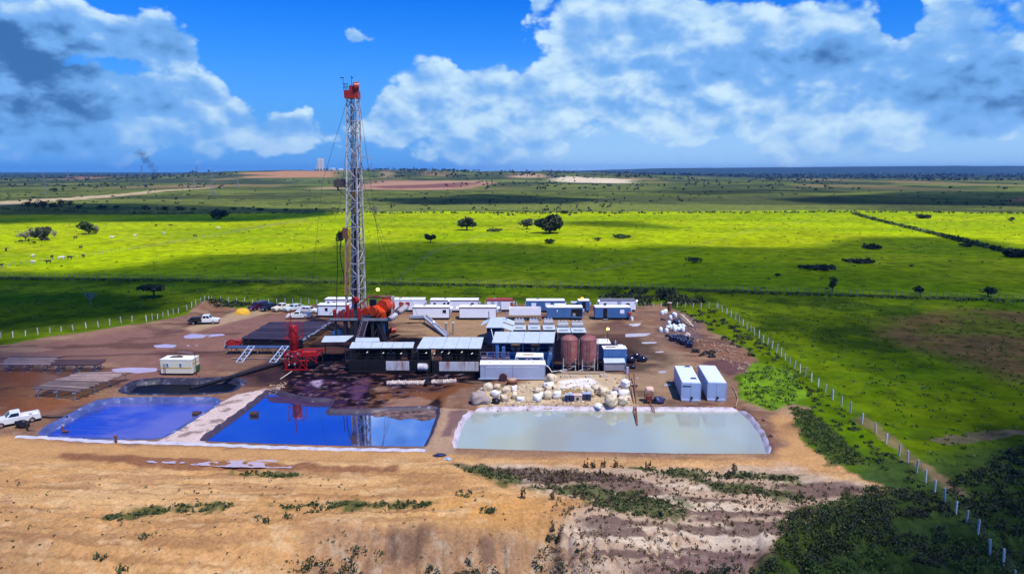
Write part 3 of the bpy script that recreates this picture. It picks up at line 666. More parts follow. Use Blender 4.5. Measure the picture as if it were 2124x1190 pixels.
at_ = me.attributes.new('Thick', 'FLOAT', 'POINT'); at_.data.foreach_set('value', ct.astype(np.float32)); me.materials.append(cm); obj('shade_clouds', me, kind='stuff')

# ------------------------------------------------------------------ far haze
hm = bpy.data.materials.new('haze_air'); hm.use_nodes = True; t = hm.node_tree; t.nodes.clear(); q = N(t)
pv = q.node('ShaderNodeVolumePrincipled'); pv.inputs['Color'].default_value = (.14, .44, 1.0, 1); pv.inputs['Density'].default_value = 5.0e-5
ou = q.node('ShaderNodeOutputMaterial'); t.links.new(pv.outputs[0], ou.inputs['Volume'])
MB().box(-14500, 14500, -600, 17200, -14, 150).build('haze', hm, kind='stuff')
# ------------------------------------------------------------------ paints
WHITE = mat('white_paint', (.84, .88, .96), .45, 0, .06, .7, 0, 8, (.62, .60, .60), .24, .14)
ROOFW = mat('white_roof', (.80, .80, .80), .5, 0, .06, .5, 0, 8, (.52, .50, .47), .22, .12)
TIN = mat('galvanised_roof', (.48, .55, .63), .5, .0, .12, 1.1, 0, 8, (.36, .38, .38), .34, .12)
BLUE = mat('blue_paint', (.055, .15, .36), .5, 0, .22, .8, 0, 8, (.10, .13, .22), .3)
DKBLUE = mat('dark_blue_paint', (.012, .028, .10), .5, 0, .3, .8, 0, 8, (.008, .010, .02), .4)
STEEL = mat('mast_steel', (.50, .47, .49), .45, .1, .22, .9, 0, 8, (.16, .075, .06), .42)
GREY = mat('grey_steel', (.26, .27, .31), .5, .2, .2)
PALE = mat('pale_blue_grey', (.36, .41, .55), .5, 0, .12, .5, 0, 8, (.30, .33, .42), .32, .1, True)
RED = mat('red_paint', (.33, .015, .012), .42, 0, .25, 1., 0, 8, (.20, .018, .014), .38)
ORANGE = mat('orange_red_paint', (.60, .055, .010), .42, 0, .2, 1., 0, 8, (.22, .022, .010), .42)
AMBER = mat('amber_paint', (.42, .19, .035), .5, 0, .25)
BLACK = mat('oily_black', (.010, .009, .012), .38, 0, .3, 1.2, 0, 8, (.020, .014, .016), .4)  # oily black that also stands in for deep shade under the sheds
DARK_ = mat('dark_steel', (.030, .028, .036), .5, .2, .3)
RUST = mat('rusty_steel', (.16, .062, .035), .75, 0, .35, 1.4)
GLASS = mat('dark_window', (.012, .016, .024), .12, 0, .1)
RUBBER = mat('rubber', (.012, .012, .013), .75, 0, .2)
LAMPY = mat('lit_lamp', (1, .8, .2), .5, emit=(1.0, .72, .10, 5.0))
LAMPW = mat('lit_white_lamp', (1, .95, .85), .5, emit=(1.0, .93, .75, 1.5))
CHROME = mat('bright_metal', (.6, .6, .62), .3, .8, .05)
WOOD = mat('weathered_wood', (.30, .22, .16), .8, 0, .3, 2.)

def wb(mb, name, m, par, **k):
    l = par.location if par.parent is None else par.location + par.parent.location
    mb.v = [(a - l.x, b - l.y, c - l.z) for a, b, c in mb.v]
    return mb.build(name, m, par, **k)

# ------------------------------------------------------------------ drilling rig
FZ = 4.5
FLb = G(718, 648, FZ); a_ = R(20)
rt_, bk_ = Vector((math.cos(a_), -math.sin(a_), 0)), Vector((math.sin(a_), math.cos(a_), 0))
rig = thing('drilling_rig', 'tall white lattice drilling rig with red crown standing on a raised steel floor', 'drilling rig', (FLb.x + 4, FLb.y - 1, 0))
FLt = Vector((-29.95, FLb.y + .5, 44.0))
def corner(i, z):
    f = (z - FZ) / (44.0 - FZ); w = 2.75 - 1.0 * f; d = 2.35 - 1.0 * f
    o = FLb.lerp(FLt, f); return o + rt_ * (w if i in (1, 2) else 0) + bk_ * (d if i in (2, 3) else 0)
for i in range(4):
    o = MB()
    for z0, z1, w in ((FZ, 17, .34), (17, 30, .28), (30, 44, .22)): o.beam(corner(i, z0), corner(i, z1), w)
    wb(o, 'mast_leg', STEEL, rig)
zs = [FZ + 2.2]
while zs[-1] < 43: zs.append(zs[-1] + (2.5 - .55 * (zs[-1] / 44)))
zs[-1] = 43.8
for j, (z0, z1) in enumerate(zip(zs, zs[1:])):
    for a, b in ((0, 1), (1, 2), (2, 3), (3, 0)):
        wb(MB().beam(corner(a, z0), corner(b, z0), .12 if j % 3 else .2), 'mast_girt', STEEL, rig)
        if a == 2 and j % 2: continue
        p, q_ = (a, b) if j % 2 else (b, a)
        wb(MB().beam(corner(p, z0), corner(q_, z1), .13), 'mast_brace', STEEL, rig)
# racked drill pipe, travelling block and hoist lines inside the mast
def inside(u, v, z): return corner(0, z) + (corner(1, z) - corner(0, z)) * u + (corner(3, z) - corner(0, z)) * v
for u in np.linspace(.36, .80, 7):
    wb(MB().tube(inside(u, .62, FZ + .3), inside(u * .8 + .12, .8, 31.5), .17, n=6), 'drill_pipe', DARK_, rig)
wb(MB().tube(inside(.5, .45, 27.6), inside(.5, .45, 25.2), .42, .30, 10).tube(inside(.5, .45, 25.2), inside(.5, .45, 23), .22, n=8), 'travelling_block', AMBER, rig)
for u in (.4, .5, .6): wb(MB().tube(inside(u, .45, 44), inside(u, .45, 27.5), .035, n=5), 'hoist_line', DARK_, rig)
lad = MB()
for u in (.12, .26): lad.beam(inside(u, 1.02, FZ + 1), inside(u, 1.02, 43.5), .05)
for z in np.arange(FZ + 1, 43, .6): lad.beam(inside(.12, 1.02, z), inside(.26, 1.02, z), .04)
wb(lad, 'ladder', STEEL, rig)
# orange guide frame in front of the left leg
gd = MB()
gx = [corner(0, 8) + Vector((-.15, -.35, 0)), corner(0, 8) + Vector((.75, -.5, 0))]; gt = [corner(0, 20.5) + Vector((-.1, -.35, 0)), corner(0, 20.5) + Vector((.8, -.5, 0))]
for a, b in zip(gx, gt): gd.beam(a, b, .2)
for k_ in range(14):
    f, f2 = k_ / 14, (k_ + 1) / 14; gd.beam(gx[0].lerp(gt[0], f), gx[1].lerp(gt[1], f2), .09); gd.beam(gx[0].lerp(gt[0], f), gx[1].lerp(gt[1], f), .09)
wb(gd, 'guide_frame', AMBER, rig)
wb(MB().box(gt[0].x - .5, gt[0].x + .35, gt[0].y - .4, gt[0].y + .3, 18.6, 20.6), 'swivel_block', RUST, rig)
h0 = gt[0] + Vector((-.6, -.1, -.8)); hose = [h0 + Vector((-.55 * math.sin(t_ * math.pi), 0, -8.0 * t_)) for t_ in np.linspace(0, 1, 12)]
hose += [corner(0, 10) + Vector((-.4, -.1, 0))]; wb(MB().path(hose, .085), 'mud_hose', BLACK, rig)
wb(MB().path([h0 + Vector((-1.1, .2, -1.5)), h0 + Vector((-1.25, .2, -7)), h0 + Vector((-1.7, 0, -14.6))], .07), 'hanging_line', BLACK, rig)
# monkey board on the left
mbz = 28.2; m0 = corner(0, mbz)
mo = MB().box(m0.x - 2.35, m0.x + .1, m0.y - .3, m0.y + 1.8, mbz - .12, mbz)
board = wb(mo, 'monkey_board', DARK_, rig)
rl = MB()
for x in np.linspace(-2.3, -.1, 6):
    rl.beam((m0.x + x, m0.y - .25, mbz), (m0.x + x, m0.y - .25, mbz + 1.15), .06); rl.beam((m0.x + x, m0.y + 1.7, mbz), (m0.x + x, m0.y + 1.7, mbz + 1.15), .06)
for z in (.55, 1.15): rl.beam((m0.x - 2.3, m0.y - .25, mbz + z), (m0.x, m0.y - .25, mbz + z), .06); rl.beam((m0.x - 2.3, m0.y - .25, mbz + z), (m0.x - 2.3, m0.y + 1.7, mbz + z), .06)
rl.box(m0.x - 2.3, m0.x - .1, m0.y + 1.62, m0.y + 1.7, mbz, mbz + 1.3).box(m0.x - 2.32, m0.x - 2.24, m0.y - .2, m0.y + 1.7, mbz, mbz + 1.2).box(m0.x - 2.3, m0.x - 1.75, m0.y - .22, m0.y - .16, mbz, mbz + 1.0).box(m0.x - 1.1, m0.x - .6, m0.y - .22, m0.y - .16, mbz, mbz + .9)
wb(rl, 'board_railing', mat('board_grey', (.10, .075, .075), .6, .1, .3), rig)
wb(MB().beam((m0.x - 1.9, m0.y, mbz - .1), (m0.x, m0.y, mbz - 2.2), .1).tube((m0.x - 1.6, m0.y, mbz - .1), (m0.x - 1.6, m0.y, mbz - .9), .14, n=6), 'board_strut', DARK_, rig)
ms = corner(2, 33.5); wb(MB().beam(ms, ms + Vector((1.9, -.3, 0)), .1).beam(ms + Vector((1.85, -.3, .15)), ms + Vector((1.85, -.3, -.45)), .18), 'side_arm', STEEL, rig)
# crown
c0 = corner(0, 44); cx, cy = c0.x, c0.y
cr = MB().box(cx - .35, cx + 2.15, cy - .7, cy + 1.6, 44.0, 45.35).box(cx + .5, cx + 1.4, cy - .3, cy + 1.1, 45.35, 46.2)
crown = wb(cr, 'crown_block', RED, rig)
wb(MB().tube((cx + 1.35, cy - .45, 46.0), (cx + 2.2, cy - .15, 46.0), .82, n=20), 'crown_sheave', RED, rig)
rl = MB()
for x, y in ((-.4, -.7), (-.4, .4), (-.4, 1.6), (.4, -.7), (.4, 1.6)): rl.beam((cx + x, cy + y, 45.3), (cx + x, cy + y, 46.6), .06)
for z in (45.9, 46.5): rl.beam((cx - .4, cy - .7, z), (cx - .4, cy + 1.6, z), .06); rl.beam((cx - .4, cy - .7, z), (cx + .4, cy - .7, z), .06)
rl.beam((cx - .4, cy - .7, 45.3), (cx - .4, cy - .7, 47.6), .07).beam((cx - .9, cy - .7, 47.5), (cx - .3, cy - .7, 47.5), .14).beam((cx + .95, cy, 46), (cx + .95, cy, 47.9), .07).beam((cx + .9, cy, 47.8), (cx + 1.2, cy, 47.5), .16)
wb(rl, 'crown_railing', DARK_, rig)
# guy lines
for a, b in ((corner(0, 43.5), (-34.4, FLb.y - 2, 29)), ((-34.4, FLb.y - 2, 29), (-37, FLb.y - 6, 4.5)), (corner(3, 42), (-33.5, FLb.y + 6, 24)), (corner(2, 43.5), Vector((-24.0, FLb.y + 2, 5))), (corner(2, 30), Vector((-22.0, FLb.y + 6, 5))), (corner(1, 43.5), Vector((-26.5, FLb.y - 4, 5))), (corner(2, 28), Vector((-19, FLb.y + 12, 0)))):
    wb(MB().tube(a, b, .03, n=4), 'guy_line', DARK_, rig)
# raised floor and its legs
y0 = FLb.y - 5.4; xl, xr = -33.2, -22.2
wb(MB().box(xl, xr, y0, y0 + 9.5, FZ - .55, FZ - .2), 'rig_floor', DARK_, rig)
wb(MB().box(xl, xr - 6.0, y0 - .08, y0 + .06, FZ - .35, FZ + .05).box(xr - 5.2, xr, y0 - .08, y0 + .06, FZ - .4, FZ + .05), 'floor_edge_beam', GREY, rig)
for x, w in ((-32.3, .35), (-30.6, .5), (-29.4, .45), (-28.6, .8), (-27.2, .4), (-25.6, .45), (-24.4, .4)):
    for y in (y0 + .4, y0 + 8.6): wb(MB().beam((x, y, 0), (x, y, FZ - .5), w), 'substructure_leg', DARK_, rig)
for a, b in (((-24.9, y0 + .4, FZ - .5), (-23.3, y0 - .2, 0)), ((-24.4, y0 + .5, FZ - .6), (-22.9, y0 + .4, 0)), ((-26, y0 + .4, 0), (-24, y0 + .4, FZ - .5)), ((-30.6, y0 + .5, 0), (-29, y0 + .5, FZ - .6)), ((-28.5, y0 + 8, 0), (-24.5, y0 + 8, FZ - .6)), ((-32, y0 + .4, .4), (-24, y0 + .4, .4)), ((-24.2, y0 + .4, .3), (-24.2, y0 + 8, FZ - .6)), ((-23.0, y0 + 2, 0), (-23.6, y0 + 2, FZ - .5))):
    wb(MB().beam(a, b, .26), 'substructure_brace', DARK_, rig)
wb(MB().box(-29.3, -25.2, y0 + 3.5, y0 + 7.2, .15, 3.0), 'substructure_box', BLACK, rig)
wb(MB().box(-26.0, -24.6, y0 + 1.0, y0 + 2.6, .1, 2.0), 'red_tank', RED, rig)
wb(MB().lathe([(.02, 0), (.5, 0), (.45, 1.9), (.3, 3.6), (.02, 3.6)], 10, (-23.9, y0 + 2.0)), 'white_vessel', STEEL, rig)
st = MB(); A0, A1 = Vector((-27.2, y0 - .1, FZ - .3)), Vector((-28.0, y0 - 3.2, .05))
for dx in (0, .95): st.beam(A0 + Vector((dx, 0, 0)), A1 + Vector((dx, 0, 0)), .16)
for k_ in range(14): p = A0.lerp(A1, (k_ + .5) / 14); st.box(p.x, p.x + .95, p.y - .12, p.y + .12, p.z - .03, p.z + .03)
for k_ in range(5): p = A0.lerp(A1, k_ / 4); st.beam(p, p + Vector((0, 0, 1)), .05)
st.beam(A0 + Vector((0, 0, 1)), A1 + Vector((0, 0, 1)), .06)
wb(st, 'stairs', mat('purple_dark_steel', (.12, .095, .14), .5), rig)
# winch and engine housings in red on the floor
dx0 = -27.2
def cyl_y(x, y, z, r, l, tilt=0.): return MB().tube((x, y, z), (x + math.sin(tilt) * l, y + math.cos(tilt) * l, z), r, n=18)
for x, y, z, r, l in ((-27.0, y0 + 1.5, FZ + 1.0, .75, 1.4), (-25.6, y0 + .9, FZ + 1.15, .95, 1.8), (-23.9, y0 + 1.6, FZ + 1.9, 1.25, 2.2), (-24.8, y0 + .7, FZ + .9, .8, 1.4)):
    wb(cyl_y(x, y, z, r, l, .5), 'winch_drum', ORANGE, rig)
wb(MB().bbox(-25.2, -23.2, y0 + .9, y0 + 2.2, FZ - .2, FZ + 1.3, .25), 'gear_case', ORANGE, rig)
wb(MB().bbox(-24.3, -22.4, y0 + 3.0, y0 + 4.6, FZ - .2, FZ + 3.4, .2), 'engine_cover', ORANGE, rig)
wb(MB().box(-22.4, -22.15, y0 + 2.2, y0 + 4.6, FZ - .2, FZ + 3.4), 'wind_wall', STEEL, rig)
wb(MB().box(-27.0, -22.4, y0 + 2.8, y0 + 4.4, FZ + 3.25, FZ + 3.5).beam((-28.2, y0 + 1.5, FZ + 2.1), (-26.2, y0 + 2.6, FZ + 3.8), .3).beam((-26.2, y0 + 2.6, FZ + 3.8), (-23.0, y0 + 2.8, FZ + 3.3), .22), 'winch_guard', RUST, rig)
wb(MB().box(-26.6, -25.4, y0 + 3.4, y0 + 4.4, FZ - .2, FZ + 2.8), 'control_cabin', DARK_, rig)
wb(MB().tube((-29.0, y0 + 1.3, FZ + 3.1), (-28.6, y0 + 1.9, FZ + 3.1), .62, n=16), 'hose_reel', RED, rig)
for x, h in ((-32.7, 1.6), (-31.7, 1.3), (-30.3, 2.4), (-29.5, 1.7), (-28.3, 1.9), (-30.9, 1.2), (-27.9, 1.5)):
    wb(MB().bbox(x - .28, x + .28, y0 + 1.2, y0 + 1.9, FZ - .2, FZ - .2 + h, .1), 'floor_jack', RED, rig)
rl = MB()
for x in np.linspace(xl, xr - 5, 7): rl.beam((x, y0 + .1, FZ - .2), (x, y0 + .1, FZ + .95), .06)
for z in (.5, .95): rl.beam((xl, y0 + .1, FZ + z), (xr - 5, y0 + .1, FZ + z), .05)
rl.beam((xl, y0 + .1, FZ + .95), (xl, y0 + 6, FZ + .95), .05)
wb(rl, 'floor_railing', DARK_, rig)
for p, q_ in (((-22.2, y0 - .3, 4.5), (-21.35, y0 + 1.2, 4.9)), ((-20.9, y0 + 2.0, 5.3), (-19.8, y0 + 4.0, 5.9))):
    p, q_ = Vector(p), Vector(q_); d_ = (q_ - p).normalized()
    o = MB().tube(p, q_, .50, n=18).tube(p - d_ * .16, p, .36, .52, 18).tube(q_, q_ + d_ * .16, .52, .36, 18)
    tk_ = wb(o, 'air_tank', STEEL, rig)
wb(MB().beam((-23, y0 + .2, 4.1), (-20, y0 + 4, 5.2), .3).beam((-22.6, y0 + 2.2, 4.8), (-20.4, y0 + 5, 6.4), .2), 'tank_boom', RUST, rig)
o = MB().beam((-25.0, y0 + 3.5, FZ + 3.4), (-25.0, y0 + 3.5, FZ + 4.6), .07); lp = wb(o, 'lamp_post', DARK_, rig)
b_ = MB().blob((-25.0, y0 + 3.5, FZ + 4.75), .33, .33, .33, 1, 0, 0, 2); wb(b_, 'lamp', LAMPY, rig)
# ------------------------------------------------------------------ sheds over the mud system
def roof_panels(quad, nsplit, m, par, th=.07, gap=.05, name='roof_panel'):
    bl, br, fr, fl = quad
    for i in range(nsplit):
        f0, f1 = i / nsplit, (i + 1) / nsplit; g = gap / max((br - bl).length, .1) / 2
        d = (.012 if i % 2 else 0)
        q4 = [fl.lerp(fr, f0 + g), fl.lerp(fr, f1 - g), bl.lerp(br, f1 - g), bl.lerp(br, f0 + g)]
        wb(MB().slab([p + Vector((0, 0, d)) for p in q4], th), name, m, par)
def shed(name, label, cat, quad, nsplit, m, post=DARK_, group=None, legs=True):
    bl, br, fr, fl = quad; c = (bl + br + fr + fl) / 4
    t_ = thing(name, label, cat, (c.x, c.y, 0), 0, group)
    roof_panels(quad, nsplit, m, t_)
    wb(MB().beam(fl + Vector((0, .12, -.16)), fr + Vector((0, .12, -.16)), .12, .16).beam(bl + Vector((0, -.12, -.16)), br + Vector((0, -.12, -.16)), .12, .16), 'roof_beam', post, t_)
    if legs:
        k = max(2, int((fr - fl).length / 3.5) + 1)
        for i in range(k):
            for a, b, s in ((fl, fr, .12), (bl, br, -.12)):
                p = a.lerp(b, .02 + .96 * i / (k - 1)); wb(MB().beam((p.x, p.y + s, 0), (p.x, p.y + s, p.z - .2), .11), 'post', post, t_)
    return t_
def quad(px, zb, zf): return [G(*px[0], zb), G(*px[1], zb), G(*px[2], zf), G(*px[3], zf)]
SHG = None
s0 = shed('shelter', 'small pale two panel roof beside the red vessel, over black ground', 'shelter', quad([(673, 696.5), (734, 695.5), (716, 708.5), (666, 709)], 3.6, 3.6), 2, TIN)
s1 = shed('shelter', 'narrow pale sheet roof right under the front of the rig floor', 'shelter', quad([(738, 700), (786, 700), (788, 707.5), (736, 708)], 4.2, 4.2), 1, TIN)
s2 = shed('mud_shed', 'long narrow pale sheet roof left of the widest one, over black oily tanks', 'shed', quad([(730, 709), (860, 709), (857, 721), (724, 721.5)], 4.1, 4.0), 6, TIN)
s3 = shed('mud_shed', 'widest pale sheet roof over black oily tanks, next to the blue pump shed', 'shed', quad([(878, 698.6), (1003.6, 699), (998, 722), (864, 722)], 4.3, 4.0), 5, TIN)
s4 = shed('pump_shed', 'blue open pump shed with four panel pale roof left of two rusty silos', 'shed', quad([(1027, 687.5), (1152, 688), (1149.5, 710.5), (1020, 710)], 4.6, 4.3), 4, TIN, DKBLUE)
rnd = random.Random(3)
def mudtank(label, pl, pr, depth, h, panels):
    a, b = G(*pl), G(*pr); c = (a + b) / 2; t_ = thing('mud_tank', label, 'tank', (c.x, c.y + depth / 2, 0), 0, 'mud tanks under the sheet roofs')
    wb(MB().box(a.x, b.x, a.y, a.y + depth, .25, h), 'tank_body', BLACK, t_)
    wb(MB().box(a.x, b.x, a.y - .25, a.y + .1, .05, .3).box(a.x, b.x, a.y + depth - .1, a.y + depth + .2, .05, .3), 'skid', BLACK, t_)
    for x0, x1, rounded in panels:
        xa, xb = G(x0, pl[1]).x, G(x1, pl[1]).x
        if rounded: wb(MB().tube((xa, a.y - .35, 1.05), (xb, a.y - .35, 1.05), .58, n=16).tube((xb, a.y - .35, 1.05), (xb + .2, a.y - .35, 1.05), .58, .3, 16), 'side_drum', STAIN, t_)
        else: wb(MB().bbox(xa, xb, a.y - .10, a.y + .02, .45, h - .12, .03), 'side_panel', STAIN, t_)
    wb(MB().box(a.x + .2, b.x - .2, a.y + depth + .25, a.y + depth + .32, .1, 3.5), 'shade_backing', BLACK, t_)  # black sheet added to deepen the shade under the roofs
    rl = MB(); n_ = int((b.x - a.x) / 1.6)
    for i in range(n_ + 1):
        x = a.x + (b.x - a.x) * i / n_; rl.beam((x, a.y + .1, h), (x, a.y + .1, h + 1.05), .05)
    for z in (.55, 1.05): rl.beam((a.x, a.y + .1, h + z), (b.x, a.y + .1, h + z), .045)
    wb(rl, 'railing', DARK_, t_)
    for i in range(int((b.x - a.x) / 1.9)):
        x = a.x + .8 + i * 1.9 + rnd.uniform(-.2, .2); w = rnd.uniform(.35, .7); hh = rnd.uniform(.5, 1.3)
        o = MB().bbox(x - w, x + w, a.y + .7, a.y + 2.2, h, h + hh, .08).tube((x, a.y + 1.2, h + hh), (x, a.y + 1.2, h + hh + .5), .2, n=8)
        wb(o, 'shaker', BLACK if i % 4 else RUST, t_)
    return t_
STAIN = mat('stained_white_panel', (.52, .53, .60), .5, 0, .15, .35, 0, 8, (.26, .10, .05), .42, .14, True)
mudtank('left long black mud tank, its side panel half white and half rusty', (724, 773), (892, 774.5), 3.0, 2.0, [(801, 849, 0), (868, 886, 1)])
mudtank('right long black mud tank, its wide white side streaked with rust', (897, 774.5), (997, 776), 3.0, 2.0, [(911, 993, 0)])
for i in range(9):
    p = G((762, 795, 832, 884, 901, 917, 931, 958, 979)[i], 727 + rnd.uniform(0, 6), 3.4)
    tag(MB().beam(p + Vector((-.12, 0, -.1)), p + Vector((.12, -.2, .12)), .05).build('light_tube', LAMPW), 'small white light tube under the sheet roofs, %s from the left' % 'first second third fourth fifth sixth seventh eighth ninth'.split()[i], 'lamp', 'light tubes under the sheet roofs')
p = G(700, 700, 0); tag(MB().blob((p.x, p.y, .75), 1.2, 1.0, .8, 5, .12).build('dome_tent', mat('white_cloth', (.78, .78, .78), .7, 0, .08)), 'white rounded cover behind the small two panel roof', 'cover')
# walkway, pipes between mud shed and pump shed
a = G(997, 742, 1.8); t_ = thing('pipe_walkway', 'railed walkway with purple pipes between the widest roof and the blue pump shed', 'walkway', (a.x + 1.7, a.y, 0))
o = MB().box(a.x - .2, a.x + 4.6, a.y, a.y + 1.2, 1.6, 1.7)
for x in np.linspace(0, 4.4, 5): o.beam((a.x + x, a.y, 0), (a.x + x, a.y, 2.75), .07)
for z in (2.2, 2.75): o.beam((a.x - .2, a.y, z), (a.x + 4.6, a.y, z), .06)
wb(o, 'deck', mat('purple_steel', (.22, .17, .27), .5), t_)
for z, y in ((.9, -.4), (1.25, -.2), (.5, -.6)): wb(MB().tube((a.x - .4, a.y + y, z), (a.x + 4.8, a.y + y, z), .11), 'pipe', mat('purple_steel', (.22, .17, .27), .5), t_)
wb(MB().bbox(a.x + 2.3, a.x + 2.9, a.y + .2, a.y + .9, 1.7, 4.2, .1).bbox(a.x + 3.3, a.x + 3.9, a.y + .2, a.y + .9, 1.7, 3.6, .1), 'blue_column', BLUE, t_)
# pumps under the blue shed
for i, (x0, x1) in enumerate(((1030, 1066), (1072, 1108), (1114, 1148))):
    a, b = G(x0, 748), G(x1, 748); t_ = thing('mud_pump', 'dark blue mud pump with round end, %s under the blue shed roof' % ('leftmost', 'middle one', 'rightmost')[i], 'pump', ((a.x + b.x) / 2, a.y + 1.5, 0), 0, 'mud pumps under the blue shed roof')
    wb(MB().bbox(a.x, b.x, a.y, a.y + 2.6, 0, 1.7, .2), 'pump_body', DKBLUE, t_)
    wb(MB().tube((a.x + .5, a.y + 1.2, 2.0), (b.x - .5, a.y + 1.2, 2.0), .6, n=16), 'pump_drum', DKBLUE, t_)
    wb(MB().tube((b.x - .7, a.y - .3, 1.1), (b.x - .7, a.y + .4, 1.1), .5, n=14), 'flywheel', DARK_, t_)
    wb(MB().beam((a.x, a.y - .1, 2.2), (b.x, a.y - .1, 2.2), .05).beam((a.x + .3, a.y - .1, 0), (a.x + .3, a.y - .1, 2.2), .05).beam((b.x - .3, a.y - .1, 0), (b.x - .3, a.y - .1, 2.2), .05), 'railing', GREY, t_)
a, b = G(1100, 768), G(1152, 768)
tag(MB().bbox(a.x - 7, b.x - .4, a.y + 2.0, a.y + 3.5, 0, 2.1, .06).build('water_tank', BLUE), 'plain blue water tank behind the long blue grey box', 'tank')
# long blue grey box on a skid
def boxthing(name, label, cat, pl, pr, depth, h, body, roof, group=None, base=.25, skid=DARK_, lip=.05):
    a, b = G(*pl), G(*pr); L = (b - a).length; rz = math.atan2(b.y - a.y, b.x - a.x)
    u = (b - a).normalized(); w = Vector((-u.y, u.x, 0)); c = (a + b) / 2 + w * depth / 2
    t_ = thing(name, label, cat, (c.x, c.y, 0), rz, group); t_['_d'] = (L, depth, h)
    MB().bbox(-L / 2, L / 2, -depth / 2, depth / 2, base, h - .08, .03).build('body', body, t_)
    MB().box(-L / 2 - lip, L / 2 + lip, -depth / 2 - lip, depth / 2 + lip, h - .10, h).build('roof', roof, t_)
    MB().box(-L / 2 + .1, L / 2 - .1, -depth / 2 + .25, -depth / 2 + .45, .02, base).box(-L / 2 + .1, L / 2 - .1, depth / 2 - .45, depth / 2 - .25, .02, base).build('skid', skid, t_)
    return t_
L1 = boxthing('storage_container', 'long blue grey steel box standing in front of the blue pump shed', 'container', (996, 788), (1131, 788), 2.3, 2.45, PALE, ROOFW)
L_, d_, h_ = L1['_d']
for x in (-L_ / 2 + .75, 0., L_ / 2 - .05): MB().box(x - .03, x + .03, -d_ / 2 - .03, -d_ / 2 - .002, .35, h_ - .15).build('side_rib', GREY, L1)
MB().box(-L_ / 2 - .25, L_ / 2 + .15, -d_ / 2 - .12, -d_ / 2, .12, .30).build('bottom_rail', PALE, L1)
MB().box(-L_ / 2 + .9, L_ / 2 - 1, -d_ / 2 - .03, -d_ / 2 - .003, h_ - .42, h_ - .36).build('drip_rail', ROOFW, L1)
for x in (-3.5, -1.8, 3.1): MB().bbox(x - .12, x + .12, -.1, .1, h_, h_ + .07, .02).build('roof_vent', GREY, L1)
# table-like platform behind it with a yellow stain on top
q4 = quad([(1072, 730.5), (1127, 731.5), (1126.5, 739.5), (1069, 739.2)], 2.75, 2.75); c = sum(q4, Vector()) / 4
t_ = thing('steel_platform', 'white table-like platform with a yellow stain on its top', 'platform', (c.x, c.y, 0))
wb(MB().slab(q4[3:1:-1] + q4[1::-1] if False else [q4[3], q4[2], q4[1], q4[0]], .16), 'deck', ROOFW, t_)
wb(MB().poly([(c.x - .2 + 1.0 * math.cos(k / 16 * 6.283), c.y + .38 * math.sin(k / 16 * 6.283), 2.757) for k in range(16)]), 'stain', mat('yellow_mud', (.42, .27, .03), .7, 0, .3), t_)
for p in q4:
    wb(MB().beam((p.x, p.y, 0), (p.x, p.y, 2.6), .1), 'leg', ROOFW, t_)
tr = MB()
for i in range(4):
    x0 = q4[3].x + (q4[2].x - q4[3].x) * i / 4; x1 = q4[3].x + (q4[2].x - q4[3].x) * (i + 1) / 4; y = q4[3].y + .05
    tr.beam((x0, y, 2.55 if i % 2 == 0 else 1.8), (x1, y, 1.8 if i % 2 == 0 else 2.55), .07)
tr.beam((q4[3].x, q4[3].y + .05, 1.8), (q4[2].x, q4[2].y + .05, 1.8), .06); wb(tr, 'truss', ROOFW, t_)
# canopy unit with flaps
q4 = quad([(1019, 657.6), (1048, 657.6), (1040.5, 679), (1007, 679)], 3.4, 3.4); c = sum(q4, Vector()) / 4
t_ = thing('engine_house', 'dark blue engine house with pale roof and raised side flaps, behind the pump shed', 'engine house', (c.x, c.y, 0))
roof_panels(q4, 1, TIN, t_)
lo = [(p.x + (c.x - p.x) * .12, p.y + (c.y - p.y) * .06, .1) for p in (q4[3], q4[2], q4[1], q4[0])]; hi = [(p.x + (c.x - p.x) * .12, p.y + (c.y - p.y) * .06, 3.3) for p in (q4[3], q4[2], q4[1], q4[0])]
wb(MB().hexa(lo + hi), 'body', DKBLUE, t_)
def flap(a, b, out, name='side_flap'):
    a, b, out = Vector(a), Vector(b), Vector(out); wb(MB().slab([a, a + out, b + out, b], .05), name, TIN, t_)
fl, fr, br, bl = q4[3], q4[2], q4[1], q4[0]
flap(fr.lerp(br, .02), fr.lerp(br, .42), (2.0, -.9, -.5)); flap(fr.lerp(br, .55), fr.lerp(br, .95), (1.9, -.9, -.5)); flap(bl.lerp(fl, .05), bl.lerp(fl, .45), (-1.5, -1.2, -.5))
for x in (-1.4, 1.9): wb(MB().tube((c.x + x, c.y + 2.2, 3.3), (c.x + x, c.y + 2.2, 5.0), .09), 'exhaust_pipe', GREY, t_)
wb(MB().beam(fl + Vector((1.0, -.3, -.2)), fl + Vector((1.4, -1.0, -1.6)), .1), 'door_stay', ROOFW, t_)
